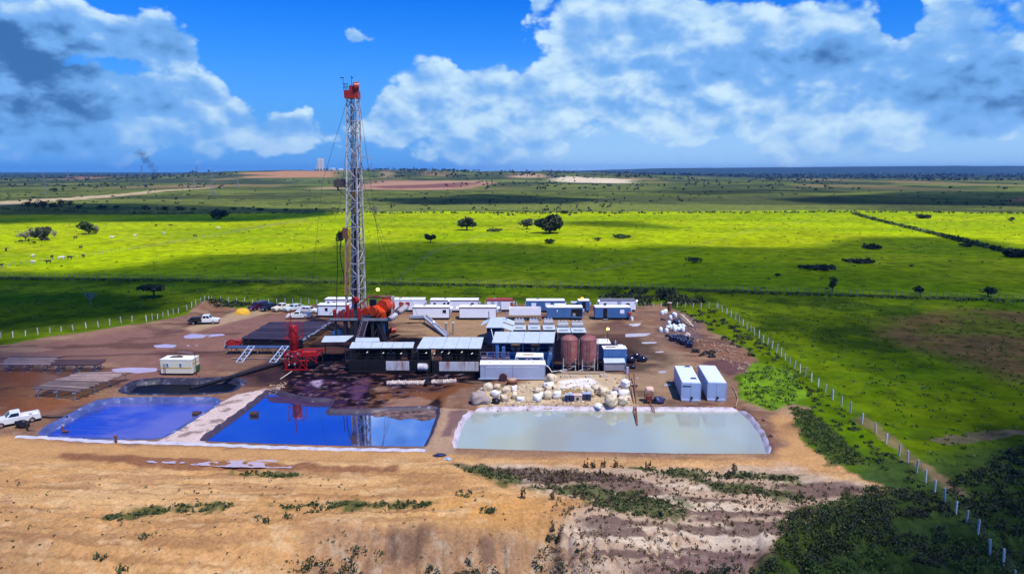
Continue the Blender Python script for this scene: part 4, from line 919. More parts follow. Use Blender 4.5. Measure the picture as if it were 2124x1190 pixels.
# five generator sets in a row
gens = None
for i, (x0, x1, yb, yt) in enumerate(((1066, 1090, 700, 683.5), (1097, 1120, 700, 683.5), (1128, 1151, 700, 683.5), (1157, 1183, 706, 690), (1187, 1215, 706, 690))):
    a, b = G(x0, yb), G(x1, yb); w = b.x - a.x
    labs = ['leftmost', 'second from left', 'middle', 'second from right', 'rightmost']
    t_ = thing('generator', '%s of five grey roofed generators with hooded fans, behind the silos' % labs[i], 'generator', ((a.x + b.x) / 2, a.y + 2.2, 0), 0, 'row of generator units')
    MB().box(-w / 2, w / 2, -2.1, 2.0, .3, 1.5).build('body', DARK_, t_)
    MB().slab([Vector((-w / 2 - .1, -2.2, 1.55)), Vector((w / 2 + .1, -2.2, 1.55)), Vector((w / 2 + .1, .9, 1.75)), Vector((-w / 2 - .1, .9, 1.75))], .08).build('canopy_roof', TIN, t_)
    MB().beam((-w / 2 + .3, -1.2, 1.72), (w / 2 - .4, -1.2, 1.72), .1).build('exhaust_pipe', DARK_, t_)
    MB().tube((-w / 2 + .15, 2.2, 1.75), (w / 2 - .15, 2.2, 1.75), .95, n=16).build('fan_hood', GREY, t_)
    for s_ in (-.55, 0, .55): MB().beam((s_ * w / 2, 1.3, 2.2), (s_ * w / 2, 2.6, 2.78), .16, .05).build('hood_strap', TIN, t_)
    for xx in (-w / 2, w / 2): MB().beam((xx, -2.1, .05), (xx, -2.1, 1.5), .08).build('post', GREY, t_)
    MB().box(-w / 2, w / 2, -2.0, 2.2, .05, .3).build('skid', DARK_, t_)
# two rusty silos
SILO = mat('dusty_rust', (.235, .075, .072), .65, 0, .18, .7, 0, 8, (.33, .21, .20), .34, .2)
SILOC = mat('dusty_cone', (.36, .26, .23), .7, 0, .25, 1.2)
for i, (xc, lab) in enumerate(((1181.5, 'left one of two tall dusty red cement silos, next to the pump shed'), (1221, 'right one of two tall dusty red cement silos, next to blue cabin'))):
    p = G(xc, 772.0); t_ = thing('cement_silo', lab, 'silo', (p.x, p.y + 1.4, 0), 0, 'rusty silos')
    r = 1.34
    MB().lathe([(r, 1.75), (r, 5.0), (r * .96, 5.12), (r * .70, 5.42), (r * .35, 5.62), (.02, 5.68)], 28).build('shell', SILO, t_)
    MB().lathe([(.14, .55), (.2, .7), (r * .98, 1.72), (r, 1.76)], 28).build('hopper_cone', SILOC, t_)
    MB().lathe([(r + .03, 4.93), (r + .05, 4.98), (r + .03, 5.03)], 28).build('rim_band', SILO, t_)
    for z in (2.6, 3.4, 4.2): MB().lathe([(r + .005, z - .02), (r + .018, z), (r + .005, z + .02)], 28).build('weld_band', SILO, t_)
    lad = MB()
    for x in (-.2, .2): lad.beam((x, -r - .12, .2), (x, -r - .12, 5.3), .04)
    for z in np.arange(.4, 5.2, .35): lad.beam((-.2, -r - .12, z), (.2, -r - .12, z), .03)
    lad.build('ladder', SILO, t_)
    for k in range(4):
        an = math.pi / 4 + k * math.pi / 2; x, y = math.cos(an) * r * 1.0, math.sin(an) * r * 1.0
        MB().beam((x, y, 0), (x, y, 2.1), .14).build('leg', STEEL, t_)
    MB().beam((-r * .7, -r * .72, .9), (r * .7, -r * .72, .9), .07).beam((-r * .7, -r * .72, .05), (r * .7, -r * .72, .9), .06).build('leg_brace', STEEL, t_)
    MB().tube((r + .16, -.35, .1), (r + .16, -.35, 5.1), .06).build('fill_pipe', STEEL, t_)
    MB().path([(-.15, 0, .6), (-.5, -.8, .35), (-1.6, -1.3, .25), (-2.4, -1.3, .1)] if i == 0 else [(0, 0, .6), (-.9, -.9, .3), (-1.5, -1.1, .15)], .07).build('discharge_hose', mat('pale_hose', (.5, .48, .55), .6), t_)
    for k in range(5): MB().beam((-.5 + k * .25, -.1, 5.55), (-.62 + k * .3, -.12, 5.95), .045).build('top_stub', SILO, t_)
a = G(1131, 757, 1.6); b = G(1160, 770, .1)
tag(MB().path([a, a + Vector((.5, -.1, -.25)), a + Vector((1.0, -.2, -1.0)), (b.x - .7, b.y, .15), (b.x + .6, b.y, .1), (b.x + 1.2, b.y - .2, .35)], .07).build('white_hose', mat('white_hose_rubber', (.7, .7, .72), .5)), 'white hose running from the long blue grey box to the silos', 'hose')
tag(MB().box(G(1164, 774).x, G(1255, 774).x, G(1200, 776.5).y, G(1200, 773).y, .02, .25).build('timber_sill', WOOD), 'long weathered timber lying in front of the two silos', 'timber')
def slatbox(px0, px1, pyb, h, lab, name='pallet', m=WOOD):
    a, b = G(px0, pyb), G(px1, pyb); t_ = thing(name, lab, 'pallet', ((a.x + b.x) / 2, a.y + .5, 0)); w = b.x - a.x; k = max(3, int(w / .22))
    for i in range(k): MB().box(-w / 2 + w * i / k, -w / 2 + w * (i + .7) / k, -.5, .5, h - .04, h).build('slat', m, t_)
    MB().box(-w / 2, w / 2, -.5, -.4, 0, h - .045).build('bearer', m, t_); MB().box(-w / 2, w / 2, .4, .5, 0, h - .045).build('bearer', m, t_)
PALEW = mat('pale_wood', (.55, .45, .36), .8, 0, .2, 2.)
slatbox(1164, 1179, 783.5, .3, 'pale low block pallet in front of the left silo', m=PALEW); slatbox(1184, 1198, 783, .2, 'thin pale pallet lying between the two silos', m=PALEW)
slatbox(1216, 1230, 784, .25, 'pale slatted pallet in front of the right silo', m=PALEW); slatbox(1246, 1260, 783, .35, 'pale slatted pallet leaning in front of the grey hut', m=PALEW)
# blue box cabin, its neighbours and the grey hut
B1 = boxthing('control_cabin', 'blue box cabin with pale rust spotted roof right of the two silos', 'cabin', (1251, 763), (1299, 763), 1.9, 3.2, BLUE, ROOFW)
MB().bbox(.6, 1.5, .2, .9, 3.2, 3.42, .05).build('roof_unit', WHITE, B1); MB().box(-1.4, .2, -.3, .3, 3.2, 3.212).build('rust_patch', RUST, B1)
for x in (-.4, -1.0, 1.2): MB().box(x - .03, x + .03, -.99, -.953, .3, 3.05).build('side_rib', BLUE, B1)
q4 = quad([(1251, 742.5), (1295, 742.5), (1297.5, 751.5), (1253, 752)], 1.75, 1.45); HUT = shed('lean_to_hut', 'grey hut with a small sloping pale blue roof below the blue box cabin', 'hut', quad([(1251, 742.5), (1295, 742.5), (1297.5, 751.5), (1253, 752)], 1.75, 1.45), 1, TIN, GREY)
lo = [q4[3], q4[2], q4[1], q4[0]]; wb(MB().hexa([(p.x * .96 + q4[3].x * .04 + .05, p.y + .12, .12) for p in lo] + [(p.x * .96 + q4[3].x * .04 + .05, p.y + .12, p.z - .16) for p in lo]), 'wall', mat('grey_boards', (.28, .27, .33), .7, 0, .2, 1.5), HUT)
B2 = boxthing('white_cabin', 'tall white roofed cabin behind the blue box cabin, next to the right silo', 'cabin', (1233, 747), (1266, 747), 3.2, 2.9, DKBLUE, ROOFW)
for x in (-.9, .9): MB().tube((x - 0.1, 1.2, 2.9), (x - .1, 1.2, 3.5), .07).build('roof_pipe', GREY, B2)
B3 = boxthing('grey_locker', 'small grey steel locker with rusty top between the white and blue cabins', 'locker', (1250, 744), (1266, 744), 1.0, 2.4, GREY, RUST)
p = G(1260, 744); t_ = thing('lamp_post', 'thin lamp post with a lit yellow globe beside the white roofed cabin', 'lamp post', (p.x, p.y + .3, 0))
MB().tube((0, 0, 0), (0, 0, 4.9), .05).build('pole', DARK_, t_); MB().blob((0, 0, 5.05), .24, .24, .24, 1, 0).build('globe', LAMPY, t_)
p = G(1276, 722); t_ = thing('gas_bottle', 'pale upright bottle standing beside the blue box cabin', 'bottle', (p.x, p.y, 0)); MB().lathe([(.02, 0), (.16, 0), (.16, 1.2), (.06, 1.4), (.06, 1.5), (.02, 1.5)], 12).build('body', PALE, t_)
# shiny black bags heaped right of the cabin
for i, (x, y, w) in enumerate(((1308, 752, .9), (1332, 750, .8), (1300, 742, .6), (1320, 742, .7), (1312, 764, .5))):
    p = G(x, y); tag(MB().blob((0, 0, .5 * w), w, w * .8, w * .75, i, .16).build('plastic_bag', mat('black_plastic', (.010, .012, .03), .22, 0, .2, 1., .05, 3)), 'shiny black plastic heap right of the blue cabin, ' + ('largest one', 'farthest right one', 'smallest one at back', 'one between the others', 'nearest the grey hut')[i], 'plastic sheeting', 'black plastic heaps').location = (p.x, p.y, 0)
p = G(1302, 775); tag(MB().box(-.22, .1, -.2, .2, 0, 1.1).build('blue_board', PALE), 'small pale blue board standing by the grey hut corner', 'board').location = (p.x, p.y, 0)
# white sheeting rolled along the mud pit edge
for (xa, ya, xb, yb_), sd_ in (((803, 797, 882, 796), 2), ((895, 795, 946, 793), 6)):
    a, b = G(xa, ya), G(xb, yb_); o = MB(); k = 18
    for i in range(k): p = a.lerp(b, (i + .5) / k); o.blob((p.x, p.y, .22), (b - a).length / k * .95, .55, .34 + .03 * (i % 3), i + sd_, .14, .3, 2)
    tag(o.build('liner_roll', mat('cream_sheet', (.52, .43, .38), .6, 0, .2, 1.0, .08, 4, (.16, .10, .10), .42)), ('long' if sd_ == 2 else 'short') + ' cream sheeting bank along the brown mud below the mud tanks', 'sheeting bank')
tag(MB().beam(G(889, 780, .9), G(882, 798, .3), .45, .4).build('mud_chute', BLACK), 'dark sloping chute between the two cream sheeting banks', 'chute')
a, b = G(760, 778, .5), G(722, 850, .2)
# white flow line and two posts behind the mud shed
a, b, c = G(848, 657, 1.4), G(880, 656.5, 1.4), G(926, 697, .3)
t_ = thing('flow_line', 'grey sloping pipe bridge coming down from the white trailers toward the wide roof', 'pipe bridge', (b.x, b.y, 0))
wb(MB().beam(a, b, .7, .5).beam(b, c, .75, .35), 'channel', mat('grey_blue_steel', (.30, .33, .42), .5), t_)
wb(MB().tube(b + Vector((.5, 0, .3)), c + Vector((.5, 0, .2)), .17), 'pipe', STEEL, t_)
f = b.lerp(c, .45); wb(MB().blob((f.x, f.y, f.z + .55), .28, .28, .35, 3, .05), 'valve', WHITE, t_)
wb(MB().beam(b - Vector((0, 0, 1.4)), b, .18).beam(f - Vector((0, 0, f.z)), f, .15), 'support_post', GREY, t_)
for x in (925.5, 940):
    p = G(x, 694); t_ = thing('gate_post', 'grey pipe post with a short cap behind the widest roof, %s of two' % ('left' if x < 930 else 'right'), 'post', (p.x, p.y, 0), 0, 'pair of grey posts'); MB().tube((0, 0, 0), (0, 0, 2.3), .14).build('pole', GREY, t_); MB().box(-.25, .25, -.12, .12, 2.3, 2.42).build('cap', ROOFW, t_)
p = G(815, 690); tag(MB().tube((-.45, 0, .5), (.45, .4, .5), .5, n=14).build('red_drum', RED), 'dark red drum lying on the bare ground right of the rig', 'drum').location = (p.x, p.y, 0)
# ------------------------------------------------------------------ trailers
CREAM = mat('cream_paint', (.72, .68, .52), .45, 0, .06)
BROWN = mat('brown_trim', (.16, .065, .045), .6); REDW = mat('red_shutter', (.42, .03, .03), .6)
NAVY = mat('navy_trim', (.035, .05, .14), .5)
def trailer(name, label, cat, px0, px1, gy, h, body, roof, trim=None, wins=(), doors=(), depth=2.6, dy=0., group='site trailers behind the rig', wcol=None, lamps=()):
    t_ = boxthing(name, label, cat, (px0, gy + dy), (px1, gy), depth, h, body, roof, group, .5, DARK_, .06)
    L, d, h_ = t_['_d']; y = -d / 2
    X_ = lambda px: (px - px0) / (px1 - px0) * L - L / 2
    if trim: MB().box(-L / 2 - .03, L / 2 + .03, y - .03, y - .003, h - .30, h - .10).build('trim', trim, t_)
    for w in wins:
        px, ww, c = w if len(w) == 3 else (w[0], w[1], GLASS)
        x = X_(px); zc = h - .95
        f = MB().box(x - ww / 2 - .06, x + ww / 2 + .06, y - .03, y - .002, zc - .41, zc + .41).build('window', WHITE if c is GLASS else c, t_)
        MB().box(x - ww / 2, x + ww / 2, y - .042, y - .031, zc - .35, zc + .35).build('pane', c, f)
    for px, c in doors:
        x = X_(px); dd = MB().box(x - .42, x + .42, y - .03, y - .002, .52, 2.45).build('door', c, t_)
        MB().box(x + .28, x + .34, y - .07, y - .03, 1.4, 1.48).build('handle', GREY, dd)
        MB().box(x - .5, x + .5, y - .6, y - .05, .22, .27).box(x - .5, x + .5, y - .95, y - .6, .0, .05).build('step', GREY, t_)
    for x in (-L / 2 - .012, L / 2 + .012): MB().box(x - .05, x + .05, y - .012, y + .09, .5, h - .1).build('corner_post', trim or body, t_)
    k_ = int(L / 1.2)
    for i in range(1, k_): MB().box(-L / 2 + L * i / k_ - .02, -L / 2 + L * i / k_ + .02, y - .014, y - .001, .52, h - .32).build('wall_seam', body, t_)
    if h > 2.5:
        ac = MB().bbox(L / 2 + .04, L / 2 + .5, -.4, .4, 1.5, 2.1, .05).build('air_conditioner', PALE, t_); MB().box(L / 2 + .502, L / 2 + .515, -.3, .3, 1.56, 2.02).build('grille', DARK_, ac)
        MB().bbox(-L * .2 - .25, -L * .2 + .25, .1, .7, h, h + .16, .04).build('roof_vent', GREY, t_)
    for x in (-L * .22, -L * .12, L * .28): 
        MB().tube((x, y + .06, .36), (x, y + .30, .36), .36, n=14).build('wheel', RUBBER, t_)
    for px in lamps:
        x = X_(px); MB().blob((x, y - .15, h - .05), .22, .2, .22, 1, 0).build('lamp', LAMPW, t_)
    return t_, X_, y, L
GREYR = mat('dark_grey_roof', (.14, .14, .16), .6); REDR = mat('red_roof', (.30, .035, .025), .55, 0, .15)
trailer('office_trailer', 'white trailer with navy trim and one window, at left end of rig floor', 'trailer', 659, 722, 658.5, 2.75, WHITE, ROOFW, NAVY, [(677.5, .6)])
trailer('office_trailer', 'white trailer with navy trim, farther back behind the rig mast foot', 'trailer', 675, 745, 645, 2.75, WHITE, ROOFW, NAVY, [(682, .45), (694, .6), (722, .6)])
trailer('office_trailer', 'white trailer with two dark red square windows right of the red winch', 'trailer', 808, 880, 647, 2.8, WHITE, ROOFW, None, [(832, .75, REDW), (846, .8, REDW)], depth=3.0)
trailer('office_trailer', 'white trailer with brown trim and a single window near its right end', 'trailer', 856.5, 932, 663.5, 2.8, WHITE, ROOFW, BROWN, [(922, .75)], lamps=(937,))
trailer('office_trailer', 'longest white trailer with four dark windows, in the back row', 'trailer', 892.5, 992, 648, 2.85, WHITE, ROOFW, BROWN, [(902, .55), (922, .55), (930, .55), (980, .6)], [(960, WHITE)], lamps=(932,))
trailer('office_trailer', 'white trailer with brown trim and a blank front wall', 'trailer', 953, 1029, 663.5, 2.8, WHITE, ROOFW, BROWN, lamps=(949, 1034))
trailer('office_trailer', 'white trailer with a dark red roof', 'trailer', 1009.5, 1063, 646.5, 2.7, WHITE, REDR, REDR, [(1061, .4, REDW)], [(1022, PALE), (1036, PALE)])
p0, p1 = G(1056, 664.5), G(1122, 664.5); L = p1.x - p0.x
t_ = thing('screen_trailer', 'white open top trailer bin on dark lattice legs between white and blue trailers', 'bin', ((p0.x + p1.x) / 2, p0.y + 1.3, 0), 0)
MB().box(-L / 2, L / 2, -1.3, -1.22, 1.15, 2.5).build('front_panel', WHITE, t_); MB().box(-L / 2, L / 2, 1.22, 1.3, 1.15, 2.5).build('back_panel', WHITE, t_)
for x in (-L / 2 + .04, L / 2 - .04): MB().box(x - .04, x + .04, -1.22, 1.22, 1.15, 2.55).build('end_panel', WHITE, t_)
MB().box(-L / 2 + .08, L / 2 - .08, -1.22, 1.22, 1.15, 2.2).build('load', mat('sacking', (.45, .36, .27), .8, 0, .3, 2., .05, 5), t_)
for i in range(8):
    x = -L / 2 + L * i / 8
    MB().beam((x, -1.25, 0), (x + L / 8, -1.25, 1.15), .07).build('lattice_brace', GREY, t_)
    MB().beam((x + L / 16, -1.25, 0), (x + L / 16, -1.25, 1.15), .07).build('lattice_post', DARK_, t_)
MB().beam((-L / 2, -1.25, .08), (L / 2, -1.25, .08), .12).build('skid', DARK_, t_)
trailer('workshop_container', 'blue container with two white windows, in the back row', 'container', 1092, 1171, 648.5, 2.75, BLUE, ROOFW, None, [(1107, .9, WHITE), (1136, 1.0, WHITE)])
a_, X_, y_, L = trailer('workshop_container', 'blue container with a dark open bay at its right end', 'container', 1134.5, 1208, 663.5, 2.75, BLUE, ROOFW, None)
MB().box(X_(1185), X_(1207), y_ - .04, y_ - .004, .75, 2.35).build('open_bay', BLACK, a_)
MB().box(X_(1185) - .05, X_(1207) + .05, y_ - .3, y_ - .05, .5, .75).build('bay_sill', BLUE, a_); MB().bbox(X_(1187), X_(1194), y_ - .2, y_ - .05, .8, 1.5, .1).build('bench_motor', GREY, a_)
MB().bbox(X_(1150), X_(1174), -.2, 1.0, 2.75, 3.15, .05).build('roof_box', ROOFW, a_); MB().box(X_(1155), X_(1156.5), y_ - .03, y_ - .004, 1.7, 2.2).build('notice', WHITE, a_)
a_, X_, y_, L = trailer('tool_cabin', 'small blue cabin with a dark doorway and glowing lamp on its roof', 'cabin', 1200, 1222, 648.5, 2.75, BLUE, ROOFW, None, (), [(1211, BLACK)], 2.4)
MB().blob((X_(1208), -.2, 3.0), .35, .35, .3, 2, 0).build('roof_lamp', mat('orange_lamp', (1, .5, .1), .5, emit=(1, .42, .04, 4)), a_)
trailer('tool_cabin', 'small grey hut with a pale roof, left of the blue cabin with glowing lamp', 'hut', 1185, 1198, 645, 1.9, GREY, TIN, None, (), (), 1.8)
trailer('office_trailer', 'white trailer with dark grey roof and two windows, rightmost in the back row', 'trailer', 1243, 1318, 646.5, 2.6, WHITE, GREYR, None, [(1255, .6), (1302, .8)], [(1284, PALE)], lamps=(1241, 1320))
a_, X_, y_, L = trailer('workshop_container', 'blue container with a dark doorway and one white window, rightmost in the front row', 'container', 1234.5, 1307, 663.5, 2.75, BLUE, ROOFW, None, [(1290, .8, WHITE)], [(1255, BLACK)])
MB().bbox(X_(1302), X_(1308), y_ - .6, y_ - .05, 1.2, 1.75, .06).build('red_box', RED, a_); MB().tube((X_(1310), y_ - .4, 0), (X_(1310), y_ - .4, .7), .3).build('white_drum', WHITE, a_)
# cream caravan on the left
p0, p1 = G(333, 779), G(401, 778); L = (p1 - p0).length
t_ = thing('caravan', 'cream site caravan with yellow stripe, two small windows and a torn roof', 'caravan', ((p0.x + p1.x) / 2, (p0.y + p1.y) / 2 + 1.25, 0), math.atan2(p1.y - p0.y, p1.x - p0.x) - R(4))
MB().bbox(-L / 2, L / 2, -1.25, 1.25, .35, 2.45, .08).build('body', CREAM, t_)
MB().box(-L / 2 - .03, L / 2 + .03, -1.28, 1.28, 2.45, 2.52).build('roof', ROOFW, t_)
for y in (-1.262,): MB().box(-L / 2 + .1, L / 2 - .03, y - .004, y + .008, 1.12, 1.26).build('stripe', mat('yellow_stripe', (.55, .36, .02), .5, 0, .05), t_)
MB().box(L / 2 + .002, L / 2 + .014, -1.2, 1.2, 1.7, 1.82).build('end_stripe', mat('yellow_stripe', (.55, .36, .02)), t_)
for x in (-L / 2 + 1.15, L / 2 - 1.75):
    f = MB().box(x - .22, x + .22, -1.285, -1.252, 1.35, 1.98).build('window', WHITE, t_); MB().box(x - .17, x + .17, -1.297, -1.286, 1.4, 1.93).build('pane', mat('blue_glass', (.10, .16, .30), .2), f)
ld = MB()
for x in (-L / 2 + .55, -L / 2 + .85): ld.beam((x, -1.34, .5), (x, -1.34, 2.0), .04)
for z in np.arange(.6, 2, .22): ld.beam((-L / 2 + .55, -1.34, z), (-L / 2 + .85, -1.34, z), .035)
ld.build('ladder', GREY, t_)
MB().blob((-.6, .4, 2.53), 1.1, .55, .09, 4, .3).build('torn_patch', mat('dark_tar', (.05, .018, .012), .8), t_)
MB().box(L / 2 - .02, L / 2 + .06, -.2, 1.2, .3, 1.2).build('green_patch', mat('green_panel', (.02, .11, .04), .6), t_)
for x in (-.5, .3): MB().tube((x, -1.2, .33), (x, -.95, .33), .33, n=14).build('wheel', RUBBER, t_)
MB().beam((-L / 2, 0, .35), (-L / 2 - 1.3, 0, .35), .12).build('tow_bar', DARK_, t_)
p = G(408, 778); tag(MB().tube((0, 0, 0), (-.05, 0, 3.6), .05).build('pole', mat('dark_red_pole', (.10, .02, .02), .6)), 'thin dark red pole standing at the right end of the cream caravan', 'pole').location = (p.x, p.y, 0)
p = G(414, 800); tag(MB().tube((0, 0, 0), (0, 0, 1.6), .045).build('pole', mat('dark_red_pole', (.10, .02, .02), .6)), 'short thin stake at the edge of the narrow black pit', 'stake').location = (p.x, p.y, 0)

# ------------------------------------------------------------------ the two grey steel tanks on the right
def steel_tank(label, pl, pr, depth, h, hatch, rz):
    a, b = G(*pl), G(*pr); w = (b - a).length; u = Vector((math.cos(rz), math.sin(rz), 0)); v = Vector((-u.y, u.x, 0)); c = (a + b) / 2 + v * depth / 2
    t_ = thing('frac_tank', label, 'tank', (c.x, c.y, 0), rz, 'pair of pale blue steel tanks')
    MB().bbox(-w / 2, w / 2, -depth / 2, depth / 2, .25, h, .06).build('body', PALEB, t_)
    MB().box(-w / 2 + .05, w / 2 - .05, -depth / 2 + .05, depth / 2 - .05, h, h + .03).build('roof', mat('pale_roof_sheet', (.66, .73, .80), .5, 0, .08), t_)
    MB().box(-w / 2, w / 2, -depth / 2 - .18, -depth / 2, .05, .28).build('bumper', PALE, t_); MB().box(-w / 2 + .1, w / 2 - .1, -depth / 2, depth / 2, .03, .25).build('skid', DARK_, t_)
    for y in hatch:
        o = MB().box(.15, .95, y - .35, y + .35, h + .03, h + .12).build('hatch', PALE, t_); MB().box(.24, .86, y - .26, y + .26, h + .125, h + .14).build('hatch_lid', DARK_, o)
    for x in np.linspace(-w / 2, w / 2, 3): MB().box(x - .04, x + .04, -depth / 2 - .03, -depth / 2 - .002, .3, h - .05).build('end_rib', PALEB, t_)
    for y in np.linspace(-depth / 2 + .8, depth / 2 - .8, 6): MB().box(-w / 2 - .03, -w / 2 - .002, y - .04, y + .04, .3, h - .05).build('side_rib', PALEB, t_)
    MB().tube((.1, -depth / 2 - .35, .55), (.1, -depth / 2, .55), .16).build('valve', DARK_, t_)
    return t_, w
PALEB = mat('pale_blue_tank', (.30, .40, .62), .45, .05, .10, .6, 0, 8, (.36, .40, .52), .4, .1, True)
t_, w = steel_tank('left one of two pale blue steel tanks, with two dark roof hatches', (1413, 832), (1452, 832), 8.2, 2.65, (-2.3, 3.6), R(-6))
MB().box(-w / 2 + .15, -w / 2 + 1.3, -4.13, -4.105, 2.05, 2.2).build('nameplate', DARK_, t_)
steel_tank('right one of two pale blue steel tanks, with a plain roof', (1467, 831.5), (1505, 831.5), 8.4, 2.65, (), R(-6))

# ------------------------------------------------------------------ vehicles
def prism(o, prof, y0, y1, inset=0.0, smooth=False):
    n_ = len(prof); vs = [(x, y0, z) for x, z in prof] + [(x, y1, z) for x, z in prof]
    return o.add(vs, [tuple(range(n_)), tuple(range(2 * n_ - 1, n_ - 1, -1))] + [(i, n_ + i, n_ + (i + 1) % n_, (i + 1) % n_) for i in range(n_)])
def vehicle(name, label, cat, kind, paint, p, rz, group=None, bedm=None):
    t_ = thing(name, label, cat, (p.x, p.y, max(0, hz(p.x, p.y))), rz, group); w = .90
    # x forward. lower body
    H = .92 if kind == 'sedan' else 1.05
    nose, tail = 2.45, -2.45
    if kind == 'pickup': prof = [(nose, .35), (nose, .72), (nose - .12, .90), (.95, H), (-.55, H), (-.58, .62), (-2.38, .62), (tail, .62), (tail, .38), (-1.75, .36), (1.0, .36)]
    elif kind == 'flatbed': prof = [(2.9, .45), (2.9, .85), (2.75, 1.0), (1.6, 1.15), (-.25, 1.15), (-.25, .5)]
    else: prof = [(nose, .35), (nose, .66), (nose - .15, .80), (1.0, H), (-1.7, H), (tail + .1, H - .08), (tail, .8), (tail, .38)]
    MBp = prism(MB(), prof, -w, w); MBp.build('body', paint, t_)
    if kind == 'pickup':
        for s in (-1, 1): MB().box(-2.4, -.58, s * w - (.07 if s > 0 else 0), s * w + (.07 if s < 0 else 0), .625, 1.02).build('bed_side', paint, t_)
        MB().box(-2.44, -2.37, -w + .08, w - .08, .625, 1.0).build('tailgate', paint, t_)
        cabp = dict(b=(1.15, -.50), t=(.55, -.42)); top = 1.62
    elif kind == 'flatbed':
        cabp = dict(b=(1.55, -.2), t=(1.05, -.15)); top = 1.85
        MB().box(-3.0, -.3, -1.05, 1.05, .85, 1.0).build('flat_bed', bedm or DARK_, t_); MB().box(-.40, -.28, -1.05, 1.05, 1.0, 1.9).build('headboard', BROWN, t_)
        MB().box(-3.0, -.3, -.4, .4, .5, .85).build('chassis', DARK_, t_); MB().bbox(-2.6, -.8, -.8, .7, 1.0, 1.45, .1).build('load', BLACK, t_)
    elif kind == 'suv': cabp = dict(b=(1.2, -2.3), t=(.55, -2.15)); top = 1.72; H = 1.0
    else: cabp = dict(b=(1.05, -1.75), t=(.35, -1.05)); top = 1.42
    (b0, b1), (t0, t1) = cabp['b'], cabp['t']; z0 = (1.15 if kind == 'flatbed' else H) - .02; wt = w - .17
    MB().hexa([(b1, -w + .03, z0), (b0, -w + .03, z0), (b0, w - .03, z0), (b1, w - .03, z0), (t1, -wt, top), (t0, -wt, top), (t0, wt, top), (t1, wt, top)]).build('cab', paint, t_)
    def pt(u, s, v, e=.012):      # point on the cab side: u along, v up
        xb, xt = b1 + (b0 - b1) * u, t1 + (t0 - t1) * u; y = (w - .03) + (wt - w + .03) * v + e
        return (xb + (xt - xb) * v, s * y, z0 + (top - z0) * v)
    for s in (-1, 1):
        for u0, u1 in (((.08, .50), (.55, .92)) if kind != 'pickup' else ((.15, .88),)):
            q_ = [pt(u0, s, .18), pt(u1, s, .18), pt(u1, s, .86), pt(u0, s, .86)]; inn = [(x, y - s * .02, z) for x, y, z in q_]
            MB().hexa(inn + q_ if s > 0 else q_ + inn).build('side_window', GLASS, t_)
    for xb, xt, e, nm in ((b0, t0, .012, 'windscreen'), (b1, t1, -.012, 'rear_window')):
        lo, hi = .16, .88; A_ = lambda v: xb + (xt - xb) * v + e
        q_ = [(A_(lo), -w + .16, z0 + (top - z0) * lo), (A_(lo), w - .16, z0 + (top - z0) * lo), (A_(hi), wt - .06, z0 + (top - z0) * hi), (A_(hi), -wt + .06, z0 + (top - z0) * hi)]
        MB().hexa([(x - e * 1.7, y, z) for x, y, z in q_] + q_).build(nm, GLASS, t_)
    for x in ((1.62, -1.55) if kind != 'flatbed' else (1.9, -1.9)):
        for s in (-1, 1):
            wr = .34 if kind != 'sedan' else .30
            ty = MB().tube((x, s * (w - .2), wr), (x, s * (w + .03), wr), wr, n=16).build('wheel', RUBBER, t_); MB().tube((x, s * (w + .03), wr), (x, s * (w + .045), wr), wr * .55, n=12).build('rim', CHROME, ty)
    nx = 2.9 if kind == 'flatbed' else nose
    MB().box(nx, nx + .1, -w, w, .38, .56).build('front_bumper', CHROME if kind != 'sedan' else paint, t_); MB().box(nx, nx + .03, -.5, .5, .60, .78).build('grille', DARK_, t_)
    for s in (-1, 1): MB().box(nx, nx + .035, s * .72 - .13, s * .72 + .13, .62, .78).build('headlight', mat('headlight_glass', (.7, .72, .72), .2, 0, .03), t_)
    tl_ = -3.0 if kind == 'flatbed' else tail
    MB().box(tl_ - .1, tl_, -w, w, .40, .54).build('rear_bumper', CHROME, t_)
    for s in (-1, 1): MB().box(tl_ - .02, tl_ - .002, s * .80 - .07, s * .80 + .07, .62, .85).build('tail_light', RED, t_)
    return t_
VWHITE = mat('car_white', (.74, .75, .74), .25, 0, .03); VCREAM = mat('car_cream', (.74, .70, .56), .25, 0, .03); VMAR = mat('car_maroon', (.055, .010, .022), .2, 0, .05); VDK = mat('car_dark', (.016, .014, .028), .2, 0, .05); VPALE = mat('car_pale_blue', (.58, .68, .68), .25, 0, .03)
GRP = 'cars parked at the far edge of the pad'
vehicle('parked_car', 'dark maroon estate car, leftmost of the parked row', 'car', 'suv', VMAR, G(536, 641.5), R(238), GRP)
vehicle('parked_pickup', 'dark pickup truck parked beside the maroon car', 'pickup', 'pickup', VDK, G(561, 642.5), R(236), GRP)
vehicle('parked_pickup', 'cream pickup truck parked beside the dark pickup', 'pickup', 'pickup', VCREAM, G(587, 643), R(234), GRP)
vehicle('parked_car', 'pale blue white saloon car between the cream pickup and a white saloon', 'car', 'sedan', VPALE, G(611, 643.5), R(232), GRP)
vehicle('parked_car', 'white saloon car parked left of the navy trimmed trailer', 'car', 'sedan', VWHITE, G(641, 648.5), R(-12), GRP)
vehicle('parked_pickup', 'white pickup truck standing in front of the parked row, behind the pipe rack', 'pickup', 'pickup', VWHITE, G(620, 660), R(184), GRP)
vehicle('flatbed_truck', 'white cab truck with a loaded dark flat bed, near the left fence', 'truck', 'flatbed', VWHITE, G(424, 671), R(9))
f_, r_ = G(0, 884), G(69, 871); vehicle('pickup_truck', 'white pickup truck by the blue pond, cut off by the left picture edge', 'pickup', 'pickup', VWHITE, (f_ + r_) / 2, math.atan2(f_.y - r_.y, f_.x - r_.x))

